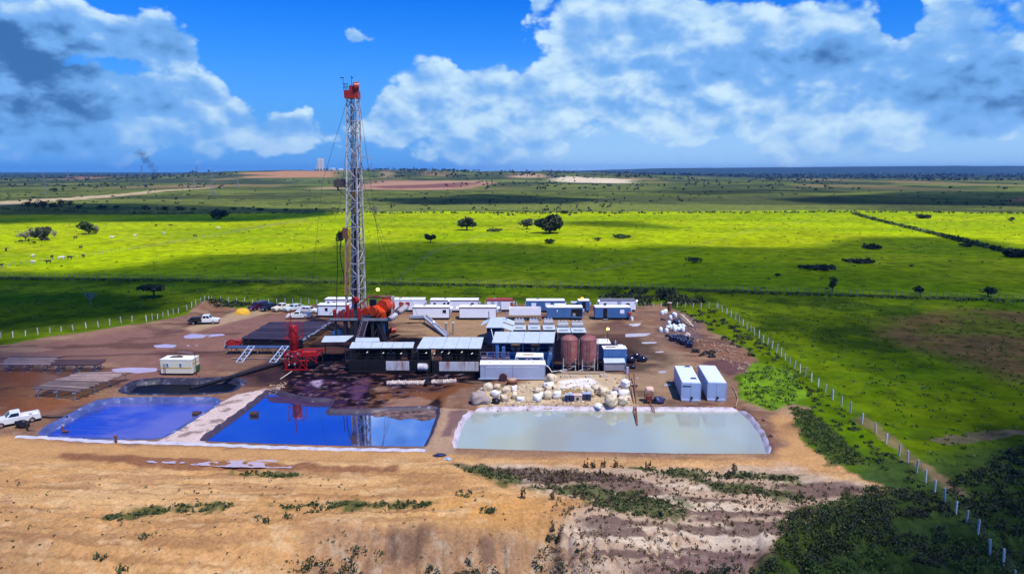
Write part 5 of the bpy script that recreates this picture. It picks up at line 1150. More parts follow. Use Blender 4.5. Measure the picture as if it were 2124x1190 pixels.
# ------------------------------------------------------------------ pipe racks
PIPE = mat('dark_pipe', (.050, .038, .066), .42, .3, .15, rnd=.6); PIPEP = mat('pale_pipe', (.27, .19, .17), .55, .1, .35, .8, rnd=.55)
ORD = 'first second third fourth fifth sixth seventh eighth ninth tenth eleventh twelfth thirteenth fourteenth fifteenth sixteenth seventeenth eighteenth nineteenth twentieth twenty-first twenty-second twenty-third twenty-fourth twenty-fifth twenty-sixth twenty-seventh'.split()
def rack(rname, rlabel, bl, br, fr, fl, z, n_, r, m, plabel, group, collar=None, jag=.3, layers=1, legm=GREY, seed=0):
    rnd = random.Random(seed); c = (bl + br + fr + fl) / 4
    t_ = thing(rname, rlabel, 'pipe rack', (c.x, c.y, 0))
    for f in (.12, .5, .88):
        a, b = fl.lerp(fr, f), bl.lerp(br, f); a, b = Vector((a.x, a.y, z - r - .09)), Vector((b.x, b.y, z - r - .09)); d = (b - a).normalized()
        wb(MB().beam(a - d * .5, b + d * .5, .16), 'rack_beam', legm, t_)
        for g in (0, .33, .67, 1):
            p = a.lerp(b, g); wb(MB().beam((p.x - .18, p.y, 0), (p.x, p.y, p.z - .08), .1), 'rack_leg', legm, t_); wb(MB().beam((p.x - .35, p.y, .04), (p.x + .35, p.y, .04), .1), 'rack_foot', legm, t_)
    for i in range(n_):
        if layers == 4 and i % 13 == 12: continue
        f = (i + .5) / n_; a, b = fl.lerp(bl, f), fr.lerp(br, f)
        a = a + Vector((-rnd.uniform(0, jag), 0, 0)); b = b + Vector((rnd.uniform(-jag, jag * .6), 0, 0)); zz = z + rnd.uniform(-.02, .02)
        pi_ = MB().tube((a.x - b.x, a.y - b.y, 0), (0, 0, 0), r, n=8).build('steel_pipe', m); pi_.location = (b.x, b.y, zz); tag(pi_, plabel + ', ' + (('nearest the front' if i == 0 else ORD[i] + ' from the front') if i < n_ / 2 else ('farthest back' if i == n_ - 1 else ORD[n_ - 1 - i] + ' from the back')), 'pipe', group)
        if collar: MB().tube((-.05, 0, 0), (.22, 0, 0), r * 1.12, n=8).build('pipe_collar', collar, pi_)
    return t_, c
zr = 1.55
rack('pipe_rack', 'wide low rack full of dark drill pipe left of the rig', G(562, 668, zr), G(688, 667, zr), G(627, 706, zr), G(501, 703, zr), zr, 46, .12, PIPE, 'dark drill pipe in the wide rack behind the tall red vessel', 'dark pipes in the wide rack', CHROME, .35, 4, DARK_, 1)
a, b = G(501, 703, zr), G(627, 706, zr); o = MB()
for k in range(4):
    for j in range(3): o.tube((a.x + .1 * j, a.y + .25 + j * .3, 1.22 - k * .28), (b.x - .2 * j, b.y + .25 + j * .3, 1.22 - k * .28), .13, n=7)
o.build('pipe_stack', BLACK, kind='stuff')
rack('pipe_rack', 'pale pipe rack at the far left picture edge', G(26, 738, 1.2), G(129, 738.5, 1.2), G(100, 756, 1.2), G(4, 756, 1.2), 1.2, 9, .13, PIPEP, 'pale pipe in the rack at the far left edge', 'pale pipes in the far left rack', None, .5, 1, GREY, 2)
rack('pipe_rack', 'half empty pipe rack with dark pipes, right of the far left rack', G(124, 746, 1.2), G(221, 745, 1.2), G(203, 757, 1.2), G(106, 757.5, 1.2), 1.2, 5, .16, mat('rust_pipe', (.10, .055, .06), .55, .2, .2), 'dark pipe in the half empty rack', 'dark pipes in the half empty rack', None, .3, 1, GREY, 3)
rack('pipe_rack', 'nearest pipe rack covered with pale stained pipes, left of the narrow black pit', G(168, 773, 1.3), G(272, 771, 1.3), G(168, 812, 1.3), G(68, 805, 1.3), 1.3, 22, .125, PIPEP, 'pale stained pipe in the nearest rack', 'pale pipes in the nearest rack', None, .5, 1, GREY, 4)
# catwalk with a red engine, and two tilted ladder ramps
a, b = G(470, 734), G(600, 734); t_ = thing('catwalk', 'long dark blue trussed catwalk in front of the wide pipe rack', 'catwalk', ((a.x + b.x) / 2, a.y + .7, 0)); L = b.x - a.x
MB().box(-L / 2, L / 2, -.8, .8, 1.0, 1.15).build('deck', mat('navy_steel', (.045, .07, .15), .5), t_); MB().beam((-L / 2, -.8, .1), (L / 2, -.8, .1), .12).build('bottom_rail', DARK_, t_)
for i in range(13):
    x = -L / 2 + L * i / 12; MB().beam((x, -.8, .1), (x, -.8, 1.0), .08).build('truss_post', GREY if i % 3 == 0 else DARK_, t_)
    if i < 12: MB().beam((x, -.8, .1 if i % 2 else 1.0), (x + L / 12, -.8, 1.0 if i % 2 else .1), .06).build('truss_brace', DARK_, t_)
a, b = G(470, 721), G(504, 721); t_ = thing('winch_engine', 'dark red winch engine at the left end of the catwalk', 'winch', ((a.x + b.x) / 2, a.y, 0)); L = b.x - a.x
MB().box(-L / 2, L / 2, -.6, .6, .05, .45).build('skid', DARK_, t_); MB().bbox(-L / 2 + .1, L / 2 - .9, -.55, .55, .45, 1.35, .15).build('engine_block', RED, t_); MB().tube((L / 2 - .8, -.5, .95), (L / 2 - .8, .5, .95), .55, n=16).build('drum', RED, t_)
MB().path([(-L / 2 + .5, -.5, 1.3), (-L / 2 + 1.2, -.5, 1.65), (L / 2 - .4, -.5, 1.3)], .1).build('guard_bar', RED, t_); MB().beam((-L / 2 - .2, -.4, .2), (-L / 2 + .1, -.4, 1.4), .15).build('blue_panel', PALE, t_)
for (x0, y0_, x1, y1_), lab in (((490, 752, 516, 724), 'left'), ((559, 752, 586, 724), 'right')):
    a = G(x0, y0_); b = G(x1, 733, 0); b = Vector((b.x, b.y + .2, 1.3)); t_ = thing('ladder_ramp', '%s one of two pale ladder ramps leaning on the dark catwalk' % lab, 'ramp', (a.x, a.y, 0), 0, 'ladder ramps on the catwalk'); W_ = Vector((1.05, -.1, 0))
    a = a + Vector((0, 0, .08))
    for q_ in (Vector((0, 0, 0)), W_): wb(MB().beam(a + q_, b + q_, .12), 'ramp_rail', mat('pale_blue_steel', (.42, .52, .72), .5), t_)
    for k in range(6): p = a.lerp(b, k / 5); wb(MB().beam(p, p + W_, .08), 'rung', mat('pale_blue_steel', (.42, .52, .72)), t_)
    for k in range(3): p, p2 = a.lerp(b, k / 3), a.lerp(b, (k + 1) / 3); wb(MB().beam(p + W_, p2, .05), 'ramp_brace', mat('pale_blue_steel', (.42, .52, .72)), t_)
a, b = G(480, 743, .12), G(600, 744, .12); tag(MB().tube(a, b, .09).build('long_pipe', PIPEP), 'long thin pale pipe lying in front of the two ladder ramps', 'pipe')
a, b = G(0, 743, .25), G(470, 728, .25); o = MB().path([a.lerp(b, k / 12) + Vector((0, 0, .06 * math.sin(k * 2.1))) for k in range(13)], .07)
tag(o.build('dark_pipeline', mat('rust_pipe', (.10, .055, .06))), 'long thin dark pipeline crossing the left side of the pad', 'pipeline')
for (x0, y0_, x1, y1_, r, nm, lab) in ((395, 806, 585, 752, .28, 'oil_hose', 'thick dark pipe running from the black pit toward the red vessel'), (581, 786, 605, 770, .07, 'steel_rod', 'bright thin rod sloping up to the foot of the red vessel')):
    a, b = G(x0, y0_, r), G(x1, y1_, r + (.6 if r < .1 else 0)); tag(MB().tube(a, b, r, n=10).build(nm, BLACK if r > .1 else PALEW), lab, 'pipe')

# ------------------------------------------------------------------ tall red vessel
VX = G(610, 766); t_ = thing('gas_separator', 'tall bright red vessel with cage and piping on a red skid beside the black pit', 'separator', (VX.x, VX.y + .6, 0))
VR = mat('vessel_red', (.34, .007, .010), .45, 0, .15, 1., 0, 8, (.16, .006, .02), .4)
MB().lathe([(.02, 2.9), (.55, 2.95), (.66, 3.1), (.66, 6.9), (.62, 7.05), (.02, 7.1)], 24).build('shell', VR, t_)
MB().tube((-.2, -.4, 0), (-.2, -.4, 9.6), .07).build('vent_pipe', VR, t_)
MB().lathe([(.75, 2.85), (.85, 2.9), (.85, 3.0), (.66, 3.05)], 24).build('base_flange', VR, t_)
for x, y in ((-1.15, -1.0), (1.15, -1.0), (1.15, 1.0), (-1.15, 1.0)):
    MB().beam((x, y, 5.0), (x, y, 7.25), .08).build('cage_post', VR, t_); MB().beam((x, y, .1), (x * .7, y * .7, 2.9), .14).build('support_leg', VR, t_)
for z in (5.05, 7.2):
    for (x0, y0_), (x1, y1_) in (((-1.15, -1), (1.15, -1)), ((1.15, -1), (1.15, 1)), ((1.15, 1), (-1.15, 1)), ((-1.15, 1), (-1.15, -1))): MB().beam((x0, y0_, z), (x1, y1_, z), .08).build('cage_rail', VR, t_)
for s in (-1, 1): MB().beam((s * 1.15, -1, 5.05), (s * .5, -.4, 5.3), .1).build('cage_bracket', VR, t_)
MB().box(-1.4, 3.9, -1.1, 1.1, 2.2, 2.35).build('skid_deck', VR, t_)
for y in (-1.1, 1.1): MB().beam((-1.4, y, 2.95), (4.6, y, 2.55), .14).build('skid_rail', VR, t_); MB().beam((-1.4, y, .1), (2.4, y, .1), .16).build('skid_runner', VR, t_)
for x in (-1.2, .4, 2.2, 3.7): MB().beam((x, -1.1, .1 if x < 3 else 1.2), (x, -1.1, 2.9), .11).build('skid_post', VR, t_)
for a, b in (((-1.2, -1.1, .1), (.4, -1.1, 2.3)), ((.4, -1.1, 2.3), (2.2, -1.1, .1)), ((2.2, -1.1, 2.3), (3.9, -1.1, 1.3)), ((.6, -1.1, .2), (2.2, -1.1, 1.3))): MB().beam(a, b, .1).build('skid_brace', VR, t_)
for pts in ([(.4, -.9, 1.1), (1.3, -.9, 1.5), (2.6, -.9, 1.5), (3.2, -.9, 2.2)], [(-.9, -.9, 1.6), (-.3, -.9, 1.0), (.3, -.9, 1.6)], [(.7, 0, 2.7), (1.6, 0, 3.2), (4.6, .4, 3.1)]): MB().path(pts, .13, 8).build('manifold_pipe', VR, t_)
for x, y, z in ((-.7, -1.15, 2.5), (.9, -1.15, 2.6), (.3, -1.15, .9), (.0, -1.2, 2.2), (-.6, -1.15, .8)): MB().bbox(x - .14, x + .14, y - .1, y + .1, z, z + .28, .05).build('valve', CHROME, t_)
MB().bbox(1.2, 3.6, -.6, .8, 2.35, 2.95, .15).build('pump_case', RED, t_)

# ------------------------------------------------------------------ sacks and clutter beside the pale pond
SACK = mat('sack_cream', (.64, .54, .38), .8, 0, .16, 1.6, .12, 4, (.36, .25, .16), .42, .12, rnd=.18); SACKW = mat('sack_white', (.78, .77, .76), .75, 0, .08, 1.6, .10, 4, (.48, .40, .34), .34, .12); SACKG = mat('sack_grey', (.36, .28, .26), .85, 0, .25, 1.2, .06, 4)
SK = [(1012, 808, 21, 1, 'lumpy yellowish bulk sack, far left behind the others', 0), (1031, 803, 16, .9, 'small upright beige sack behind the yellowish one', 0), (1028, 820, 19, .8, 'round blue white sack over a black sack', 1), (1050, 812, 19, .9, 'leaning cream sack behind the square one', 0),
      (1046, 826, 18, .9, 'square brownish sack at the pond edge, below the leaning one', 0), (1066, 806, 14, 1, 'cube sack with bright top standing alone below the rusty tank', 1), (1067, 822, 14, 1.1, 'upright cream sack left of the torn sacks', 0), (1080, 826, 16, .6, 'flat torn white sack at the pond edge', 1),
      (1117, 808, 18, .7, 'low beige sack lying left of the stacked sacks', 0), (1138, 797, 21, .6, 'flat topped white sack, topmost of the stacked sacks', 1), (1137, 806, 15, .8, 'cream sack just below the flat topped one', 0), (1152, 803, 13, .7, 'small grey shaded sack right of the flat topped one', 0),
      (1136, 822, 17, 1.2, 'tall beige sack at the front of the stack', 0), (1155, 820, 18, 1.0, 'open topped white sack beside the tall beige one', 1), (1144, 786, 23, .85, 'big cube sack at the right end of the long blue grey box', 0), (1115, 826, 18, 1.0, 'lumpy white sack with ragged top at pond edge', 1), (1123, 816, 12, .7, 'small white sack above the ragged one', 1),
      (992, 826, 34, .8, 'big brown grey mound like sack, leftmost by the dike', 2), (1008, 831, 20, .8, 'grey torn sack at the foot of the brown mound', 2), (1029, 831, 18, .7, 'black sack under the blue white one', 3),
      (1241, 836, 19, .5, 'flat white sack lying at the pond edge', 1), (1251, 814, 22, .95, 'round sack with brown stained face', 0), (1268, 833, 26, 1.0, 'largest pale sack, bulging, at the pond edge', 0), (1272, 818, 18, .8, 'white sack behind the largest one', 1), (1293, 816, 23, .8, 'white sack with a pointed tied top', 1), (1292, 832, 22, .9, 'pale folded sack right of the largest one', 0),
      (1297, 798, 20, .95, 'white cube sack beside the two leaning poles', 1), (1239, 803, 26, .55, 'flat pale sack lying above the brown stained one', 0), (1279, 806, 18, .5, 'dull low sack left of the white cube', 2), (1302, 824, 14, .7, 'small cream sack beside the leaning poles', 0), (1224, 818, 20, 1.1, 'cream sack behind the two dark crates', 0), (1172, 822, 16, .6, 'low pinkish sack left of the dark crates', 0)]
for i, (px, py, w, hk, lab, mi) in enumerate(SK):
    p = G(px, py + w * .30); r = w / 2 / PPM(p); z0 = hz(p.x, p.y) - .05
    o = MB().blob((0, 0, r * hk * .92), r, r * .92, r * hk, i * 3 + 1, .13, .72 if 'cube' in lab or 'square' in lab or 'flat' in lab else .48, 3).build('bulk_sack', (SACK, SACKW, SACKG, BLACK)[mi])
    o.location = (p.x, p.y, z0); o.rotation_euler = (0, 0, i * 1.3); tag(o, lab, 'sack', 'bulk sacks by the pale pond')
for i, (px, py, lab) in enumerate(((1181, 834, 'left dark pallet load with pale lids at the pond edge'), (1199, 833, 'pinkish lidded crate between two dark pallet loads'), (1217, 832, 'right dark pallet load with pale lids at the pond edge'))):
    p = G(px, py); t_ = thing('pallet_load', lab, 'pallet load', (p.x, p.y + .4, hz(p.x, p.y + .4)), 0, 'loaded pallets at the pond edge')
    MB().box(-.62, .62, -.5, .5, 0, .12).build('pallet', WOOD, t_)
    if i == 1: MB().bbox(-.55, .55, -.45, .45, .12, .85, .05).build('crate', PALEW, t_); MB().box(-.25, .1, -.47, -.452, .25, .6).build('opening', BLACK, t_); MB().box(-.6, .6, -.5, .5, .852, .92).build('lid', mat('pink_lid', (.62, .45, .40), .7), t_)
    else:
        for x in (-.3, .3): MB().bbox(x - .27, x + .27, -.45, .45, .12, 1.0, .05).build('dark_crate', mat('crate_navy', (.02, .025, .07), .5), t_); MB().box(x - .28, x + .28, -.46, .46, 1.0, 1.06).build('lid', PALE, t_)
p = G(1043, 791); tag(MB().tube((0, 0, .62), (.1, .35, .62), .6, n=20).build('cable_reel', mat('brown_disc', (.09, .035, .04), .7)), 'round brown disc leaning on the long blue grey box', 'reel').location = (p.x, p.y, hz(p.x, p.y))
p = G(1062, 797); t_ = thing('rusty_drum', 'squat rusty open drum in front of the long blue grey box', 'drum', (p.x, p.y, hz(p.x, p.y)))
MB().lathe([(.02, 0), (.72, 0), (.78, .15), (.74, .5), (.8, .55), (.8, .62), (.7, .66), (.65, .8), (.02, .82)], 20).build('body', RUST, t_); MB().lathe([(.66, .83), (.5, .95), (.02, 1.0)], 20).build('top_sheet', mat('tan_sheet', (.46, .28, .2), .7), t_)
a, b = G(1305, 778, .6), G(1326, 872, .1)
for dx, lab in ((0, 'left'), (.75, 'right')):
    o = MB().tube(a + Vector((dx, .3, .2)), b + Vector((dx * .1 - .3, 0, -.6)), .08); tag(o.build('leaning_pole', RUST), '%s one of two long rusty poles sloping down into the pale pond' % lab, 'pole', 'two long poles at the pale pond')
p = G(1315, 804); tag(MB().tube((-.4, 0, .35), (.5, 0, .35), .16).build('cross_pipe', DARK_), 'short dark pipe lying across the two long poles', 'pipe').location = (p.x, p.y, 0)
p = G(1346, 836); t_ = thing('pump_cart', 'red framed pump cart under a pink canopy beside the pale pond', 'pump', (p.x, p.y + .3, hz(p.x, p.y)))
for x in (-.5, .5):
    for y in (-.4, .4): MB().beam((x, y, 0), (x, y, 1.45), .07).build('frame_post', RUST, t_)
MB().bbox(-.4, .4, -.3, .3, .35, 1.1, .08).build('engine', mat('dark_red_engine', (.16, .03, .02), .6), t_); MB().box(-.6, .6, -.5, .5, .25, .34).build('base', RUST, t_)
MB().blob((.1, .3, 1.75), .62, .6, .42, 8, .06, .4, 3).build('canopy', mat('pink_cloth', (.72, .42, .34), .8), t_)
for x in (-.5, .5): MB().tube((x, -.5, .25), (x, -.42, .25), .25, n=14).build('wheel', RUBBER, t_)
MB().path([(0, -.5, .4), (.1, -1.4, .3), (.3, -2.2, -.2), (.3, -2.6, -.6)], .07).build('suction_hose', RUST, t_)
o = MB().blob((1.35, -.1, .35), .85, .7, .55, 9, .2, 0, 3).build('tarp', mat('navy_tarp', (.025, .03, .09), .35, 0, .2, 1., .08, 3)); o.location = t_.location; tag(o, 'crumpled navy tarp beside the red pump cart', 'tarp')
for px, py, lab in ((409, 861, 'floating dark drum in the blue settling pond'), (528, 861, 'floating dark drum in the deep blue middle pond')):
    p = G(px, py, ZW); tag(MB().tube((-.45, 0, .2), (.45, 0, .2), .36, n=14).tube((-.5, 0, .2), (-.45, 0, .2), .38, n=14).build('floating_drum', mat('float_dark', (.06, .03, .025), .6)), lab, 'drum').location = (p.x, p.y, ZW)
p = G(241, 918); t_ = thing('mooring_post', 'short brown stump post on the near rim of the blue settling pond', 'post', (p.x, p.y, hz(p.x, p.y))); MB().tube((0, 0, 0), (0, 0, .75), .14).build('post', RUST, t_); MB().bbox(-.22, .22, -.12, .12, .72, .9, .04).build('cap', RUST, t_)
p = G(130, 896, ZW); tag(MB().tube((0, 0, -.5), (0, 0, .8), .09).tube((.35, 0, -.5), (.35, 0, .8), .05).tube((0, 0, .1), (.7, 0, .15), .14).build('standpipe', RUST), 'rusty standpipe in the left corner of the blue settling pond', 'pipe').location = (p.x, p.y, ZW)
p = G(46, 886); t_ = thing('pond_pump', 'dark pump with hose between the white pickup and the blue pond', 'pump', (p.x, p.y, hz(p.x, p.y)))
MB().blob((0, 0, .5), .75, .5, .5, 3, .25, 0, 3).build('pump_body', BLACK, t_); MB().tube((.5, -.3, .4), (.5, .2, .4), .4, n=14).build('flywheel', DARK_, t_); MB().path([(.7, 0, .4), (1.0, -.6, .1), (1.6, -1.2, 0), (2.6, -1.0, -.1), (3.2, -.2, -.4)], .12, 8).build('hose', BLACK, t_)
MB().beam((.6, .1, .6), (1.1, .5, 1.2), .08).build('lever', RUST, t_)
a = G(72, 864, .1); tag(MB().path([a, a + Vector((1.2, .0, 0)), a + Vector((2.2, -.25, 0)), a + Vector((4.2, .1, 0))], .08).build('feed_hose', BLACK), 'dark hose on the sand right of the white pickup', 'hose')
p = G(912, 946); tag(MB().blob((0, 0, .12), .62, .35, .22, 13, .3, 0, 3).build('crumpled_tarp', mat('navy_tarp', (.025, .03, .09))), 'dark crumpled sheet at the near end of the brown dike', 'sheet').location = (p.x, p.y, hz(p.x, p.y))
p = G(928, 952); tag(MB().blob((0, 0, .08), .45, .3, .14, 17, .3, 0, 3).build('crumpled_sheet', PALE), 'blue grey crumpled sheet right of the dark one', 'sheet').location = (p.x, p.y, hz(p.x, p.y))
for px, py in ((1583, 873), (1599, 906)):
    p = G(px, py); tag(MB().blob((0, 0, .14), .24, .2, .2, px, .25).build('dark_rag', BROWN), 'small dark bundle on the right rim of the pale pond, ' + ('upper one' if py < 890 else 'lower one'), 'bundle').location = (p.x, p.y, hz(p.x, p.y))
a, b = G(1512, 792, .1), G(1526, 843, .1); tag(MB().path([a, a.lerp(b, .35) + Vector((.5, 0, 0)), a.lerp(b, .7) + Vector((.6, 0, 0)), b], .08).build('curved_pipe', mat('tan_pipe', (.34, .22, .15), .7)), 'curved tan pipe on the ground right of the two pale blue tanks', 'pipe')
for px, py, lab in ((1402, 797, 'nearer'), (1404, 788, 'farther')):
    p = G(px, py); tag(MB().blob((0, 0, .3), .45, .4, .32, px, .2).build('dark_bundle', BLACK), '%s dark bundle beside the left pale blue tank' % lab, 'bundle').location = (p.x, p.y, 0)

# ------------------------------------------------------------------ dump at the right edge of the pad
DRUM = mat('drum_navy', (.012, .018, .055), .35, 0, .2); WPL = mat('white_plastic', (.70, .76, .78), .5, 0, .05)
def drum_mesh(): return MB().lathe([(.02, 0), (.28, 0), (.29, .03), (.28, .3), (.295, .32), (.28, .34), (.28, .58), (.295, .6), (.28, .62), (.285, .88), (.295, .9), (.26, .9), (.26, .87), (.02, .87)], 14).mesh('oil_drum', DRUM)
dm = drum_mesh(); tm = MB().lathe([(.02, .872), (.26, .872), (.02, .885)], 14).mesh('drum_lid', mat('drum_top', (.16, .22, .42), .3, .2, .1))
for i, (x, y) in enumerate([(425, 690), (480, 685), (525, 682), (570, 682), (615, 682), (665, 695), (725, 715), (455, 712), (500, 715), (545, 715), (590, 720), (640, 722), (690, 742), (560, 745), (605, 748), (650, 752), (700, 770), (620, 770), (665, 788), (745, 800), (800, 800), (730, 825), (790, 832)]):
    p = G(1340 + x / 8.5, 620 + y / 8.5 + 4); o = tag(obj('oil_drum', dm, None, (p.x, p.y, hz(p.x, p.y))), 'dark blue oil drum, %s from left in the %s row of the drum block' % ((ORD[i], 'back') if i < 7 else (ORD[i - 7], 'second') if i < 12 else (ORD[i - 12], 'middle') if i < 17 else (ORD[i - 17], 'front')), 'drum', 'dark drums at the dump'); obj('drum_lid', tm, o)
jm = MB().lathe([(.02, 0), (.30, 0), (.33, .06), (.33, .62), (.2, .78), (.09, .8), (.09, .88), (.02, .88)], 14).mesh('plastic_drum', WPL)
for i, (x, y, z) in enumerate([(370, 495, 0), (430, 500, 0), (490, 492, 0), (540, 490, 0), (595, 490, 0), (650, 492, 0), (685, 492, 0), (405, 450, .2), (505, 548, 0), (555, 548, 0), (610, 532, 0), (650, 550, 0), (360, 570, 0), (258, 552, 0), (285, 250, 0), (325, 235, 0), (350, 225, 0), (490, 280, 0), (515, 290, 0), (430, 335, 0)]):
    p = G(1340 + x / 8.5, 620 + y / 8.5 + 3); o = obj('plastic_drum', jm, None, (p.x, p.y, hz(p.x, p.y) + z)); o.rotation_euler = ((1.4 if i % 3 == 0 and i < 12 else 0), 0, i * 1.7); o.scale = (1.15,) * 3
    if i % 3 == 0 and i < 12: o.location.z += .35
    tag(o, 'white plastic drum, ' + (ORD[i] + ' from left in the upper' if i < 8 else ORD[i - 8] + ' from left in the lower') + ' row of the white heap' if i < 13 else 'white plastic drum standing apart at the far end of the dump, %s of six' % ORD[i - 14] if i > 13 else 'white plastic drum alone at the left foot of the white heap', 'plastic drum', 'white plastic drums at the dump')
for i, (x, y, r, h, m_, lab) in enumerate(((555, 400, .9, .8, mat('navy_tarp', (.025, .03, .09)), 'dark blue sheeting heaped behind the white drums'), (430, 400, .6, .6, BLACK, 'black bundle left of the dark blue sheeting'), (715, 650, .62, .7, mat('pink_sack', (.5, .36, .36), .8, 0, .2), 'pinkish round sack at the end of the drum block'), (380, 615, .5, .35, BLACK, 'black scrap heap under the white drums'), (600, 640, .8, .3, RUST, 'flat rusty scrap between white and dark drums'), (780, 690, .7, .3, BLACK, 'dark scrap right of the pinkish sack'))):
    p = G(1340 + x / 8.5, 620 + y / 8.5 + 5); tag(MB().blob((0, 0, h * .4), r, r * .8, h, 30 + i, .22, .1, 3).build('scrap_heap', m_), lab, 'scrap').location = (p.x, p.y, hz(p.x, p.y))
for i, (x0, y0_, x1, y1_) in enumerate(((600, 250, 800, 440), (640, 260, 830, 460), (700, 300, 800, 400), (590, 245, 735, 275), (600, 300, 780, 450))):
    a, b = G(1340 + x0 / 8.5, 622 + y0_ / 8.5, .7), G(1340 + x1 / 8.5, 622 + y1_ / 8.5, .2)
    a.z += hz(a.x, a.y); b.z += hz(b.x, b.y)
    tag(MB().beam(a, b, .28, .08).build('plank', (WOOD, PALEW)[i % 2]), ('long dark plank sloping down the dump', 'long pale plank beside the dark one', 'short steep pale plank', 'pale plank lying level at the top of the dump', 'lowest dark plank on the dump')[i], 'plank', 'planks on the dump')
tyre = MB()
for k in range(16):
    for j in range(8): pass
vs = []; F = []
for k in range(18):
    A_ = k / 18 * 6.283
    for j in range(8):
        B_ = j / 8 * 6.283; rr = .34 + .13 * math.cos(B_); vs.append((rr * math.cos(A_), rr * math.sin(A_), .13 + .13 * math.sin(B_)))
        F.append((k * 8 + j, ((k + 1) % 18) * 8 + j, ((k + 1) % 18) * 8 + (j + 1) % 8, k * 8 + (j + 1) % 8))
tym = MB().add(vs, F, True).mesh('old_tyre', RUBBER)
for i, (x, y, z) in enumerate([(840, 925, 0), (840, 918, .26), (900, 925, 0), (900, 918, .26), (965, 990, 0), (1000, 965, .0), (1040, 958, .1), (1080, 955, .25), (1120, 952, .0), (1165, 950, .26), (1205, 965, 0), (1130, 1010, 0), (1150, 1005, .26), (1190, 1010, 0), (270, 352, 0), (310, 352, 0)]):
    p = G(1340 + x / 8.5, 620 + y / 8.5 + 2); o = tag(obj('old_tyre', tym, None, (p.x, p.y, hz(p.x, p.y) + z)), 'black old tyre, %s in the small pair of stacks left of the tyre heap' % ORD[i] if i < 4 else 'black old tyre, %s from left in the heap beyond the blue tanks' % ORD[i - 4] if i < 14 else 'black old tyre lying alone left of the dump, %s of two' % ('left' if i == 14 else 'right'), 'tyre', 'old tyres beside the dump'); o.rotation_euler = ((.25 if i % 2 else 1.2), 0, i)
p = G(1388.5, 645); t_ = thing('rusty_tank', 'upright rusty cylinder tank with pale lid at the far end of the dump', 'tank', (p.x, p.y, hz(p.x, p.y))); MB().tube((0, 0, 0), (0, 0, 1.85), .42, .46, 16).build('shell', RUST, t_); MB().tube((0, 0, 1.85), (0, 0, 1.95), .52, n=16).build('lid', PALEW, t_)
p = G(500, 652); tag(MB().blob((0, 0, .1), 1.75, 1.5, 1.25, 5, .09, 0, 3).build('gravel_heap', mat('yellow_sand', (.62, .36, .03), .9, 0, .2, 2., .05, 6)), 'heap of bright yellow sand left of the parked cars', 'sand heap').location = (p.x, p.y + .6, hz(p.x, p.y) - .25)
rb = MB(); rnd = random.Random(77)
for P, n_, s0, s1 in (([(1440, 705), (1530, 725), (1556, 760), (1540, 792), (1490, 745), (1450, 735)], 160, .06, .25), ([(1390, 650), (1450, 668), (1480, 700), (1420, 712), (1370, 700)], 120, .05, .2), ([(985, 832), (1310, 835), (1310, 846), (985, 848)], 130, .05, .16), ([(560, 800), (600, 790), (590, 806), (556, 814)], 60, .06, .2), ([(0, 985), (1130, 985), (1130, 1180), (0, 1180)], 900, .025, .09), ([(1130, 985), (1600, 985), (1500, 1150), (1130, 1170)], 500, .03, .11), ([(1000, 795), (1300, 785), (1300, 840), (1000, 842)], 90, .05, .2)):
    W_ = GP(P); x0, x1 = min(p.x for p in W_), max(p.x for p in W_); y0_, y1_ = min(p.y for p in W_), max(p.y for p in W_); k = 0
    while k < n_:
        x, y = rnd.uniform(x0, x1), rnd.uniform(y0_, y1_)
        if sdf(np.array([x]), np.array([y]), W_)[0] < 0: k += 1; s = rnd.uniform(s0, s1); rb.blob((x, y, hz(x, y) + s * .3), s * rnd.uniform(.8, 1.6), s, s * .7, k, .25, .3, 1)
rb2 = MB(); W_ = GP([(988, 800), (1310, 792), (1310, 842), (988, 842)]); k = 0
while k < 190:
    x, y = rnd.uniform(min(p.x for p in W_), max(p.x for p in W_)), rnd.uniform(min(p.y for p in W_), max(p.y for p in W_))
    if sdf(np.array([x]), np.array([y]), W_)[0] < 0: k += 1; s = rnd.uniform(.07, .32); rb2.blob((x, y, hz(x, y) + s * .2), s * rnd.uniform(.9, 1.8), s, s * .45, k, .3, .3, 1)
rb2.build('sack_debris', SACK, kind='stuff')
rb.build('rubble', mat('rubble_stone', (.34, .22, .15), .9, 0, .3, .8), kind='stuff')
# ------------------------------------------------------------------ fences
POST = mat('fence_post_white', (.50, .50, .47), .7, 0, .25, rnd=.25); POSTD = mat('fence_post_weathered', (.30, .27, .22), .8, 0, .2); WIRE = mat('fence_wire', (.16, .15, .14), .6, .5, .1)
def fence(label, pts, h, w, m, wires=3, seed=0):
    rnd = random.Random(seed); c = sum(pts, Vector()) / len(pts); t_ = thing('wire_fence', label, 'fence', (c.x, c.y, 0))
    pm = MB().box(-w / 2, w / 2, -w / 2, w / 2, -.25, h).mesh('post', m); tops = []
    for p in pts:
        z = hz(p.x, p.y); o = obj('post', pm, t_, (p.x - c.x, p.y - c.y, z)); k = rnd.uniform(.8, 1.1); o.scale = (1, 1, k); o.rotation_euler = (rnd.uniform(-.09, .09), rnd.uniform(-.09, .09), rnd.uniform(0, 1)); tops.append(Vector((p.x - c.x, p.y - c.y, z)))
    for f in [(i + 1) / (wires + .15) for i in range(wires)]:
        o = MB()
        for a, b in zip(tops, tops[1:]): o.tube(a + Vector((0, 0, h * f)), b + Vector((0, 0, h * f)), .012, n=3, cap=False)
        o.build('wire', WIRE, t_)
def along(pp, step):
    W_ = [G(*p) for p in pp]; out = [W_[0]]; carry = 0
    for a, b in zip(W_, W_[1:]):
        L = (b - a).length; s = step - carry
        while s < L: out.append(a.lerp(b, s / L)); s += step
        carry = L - (s - step)
    return out
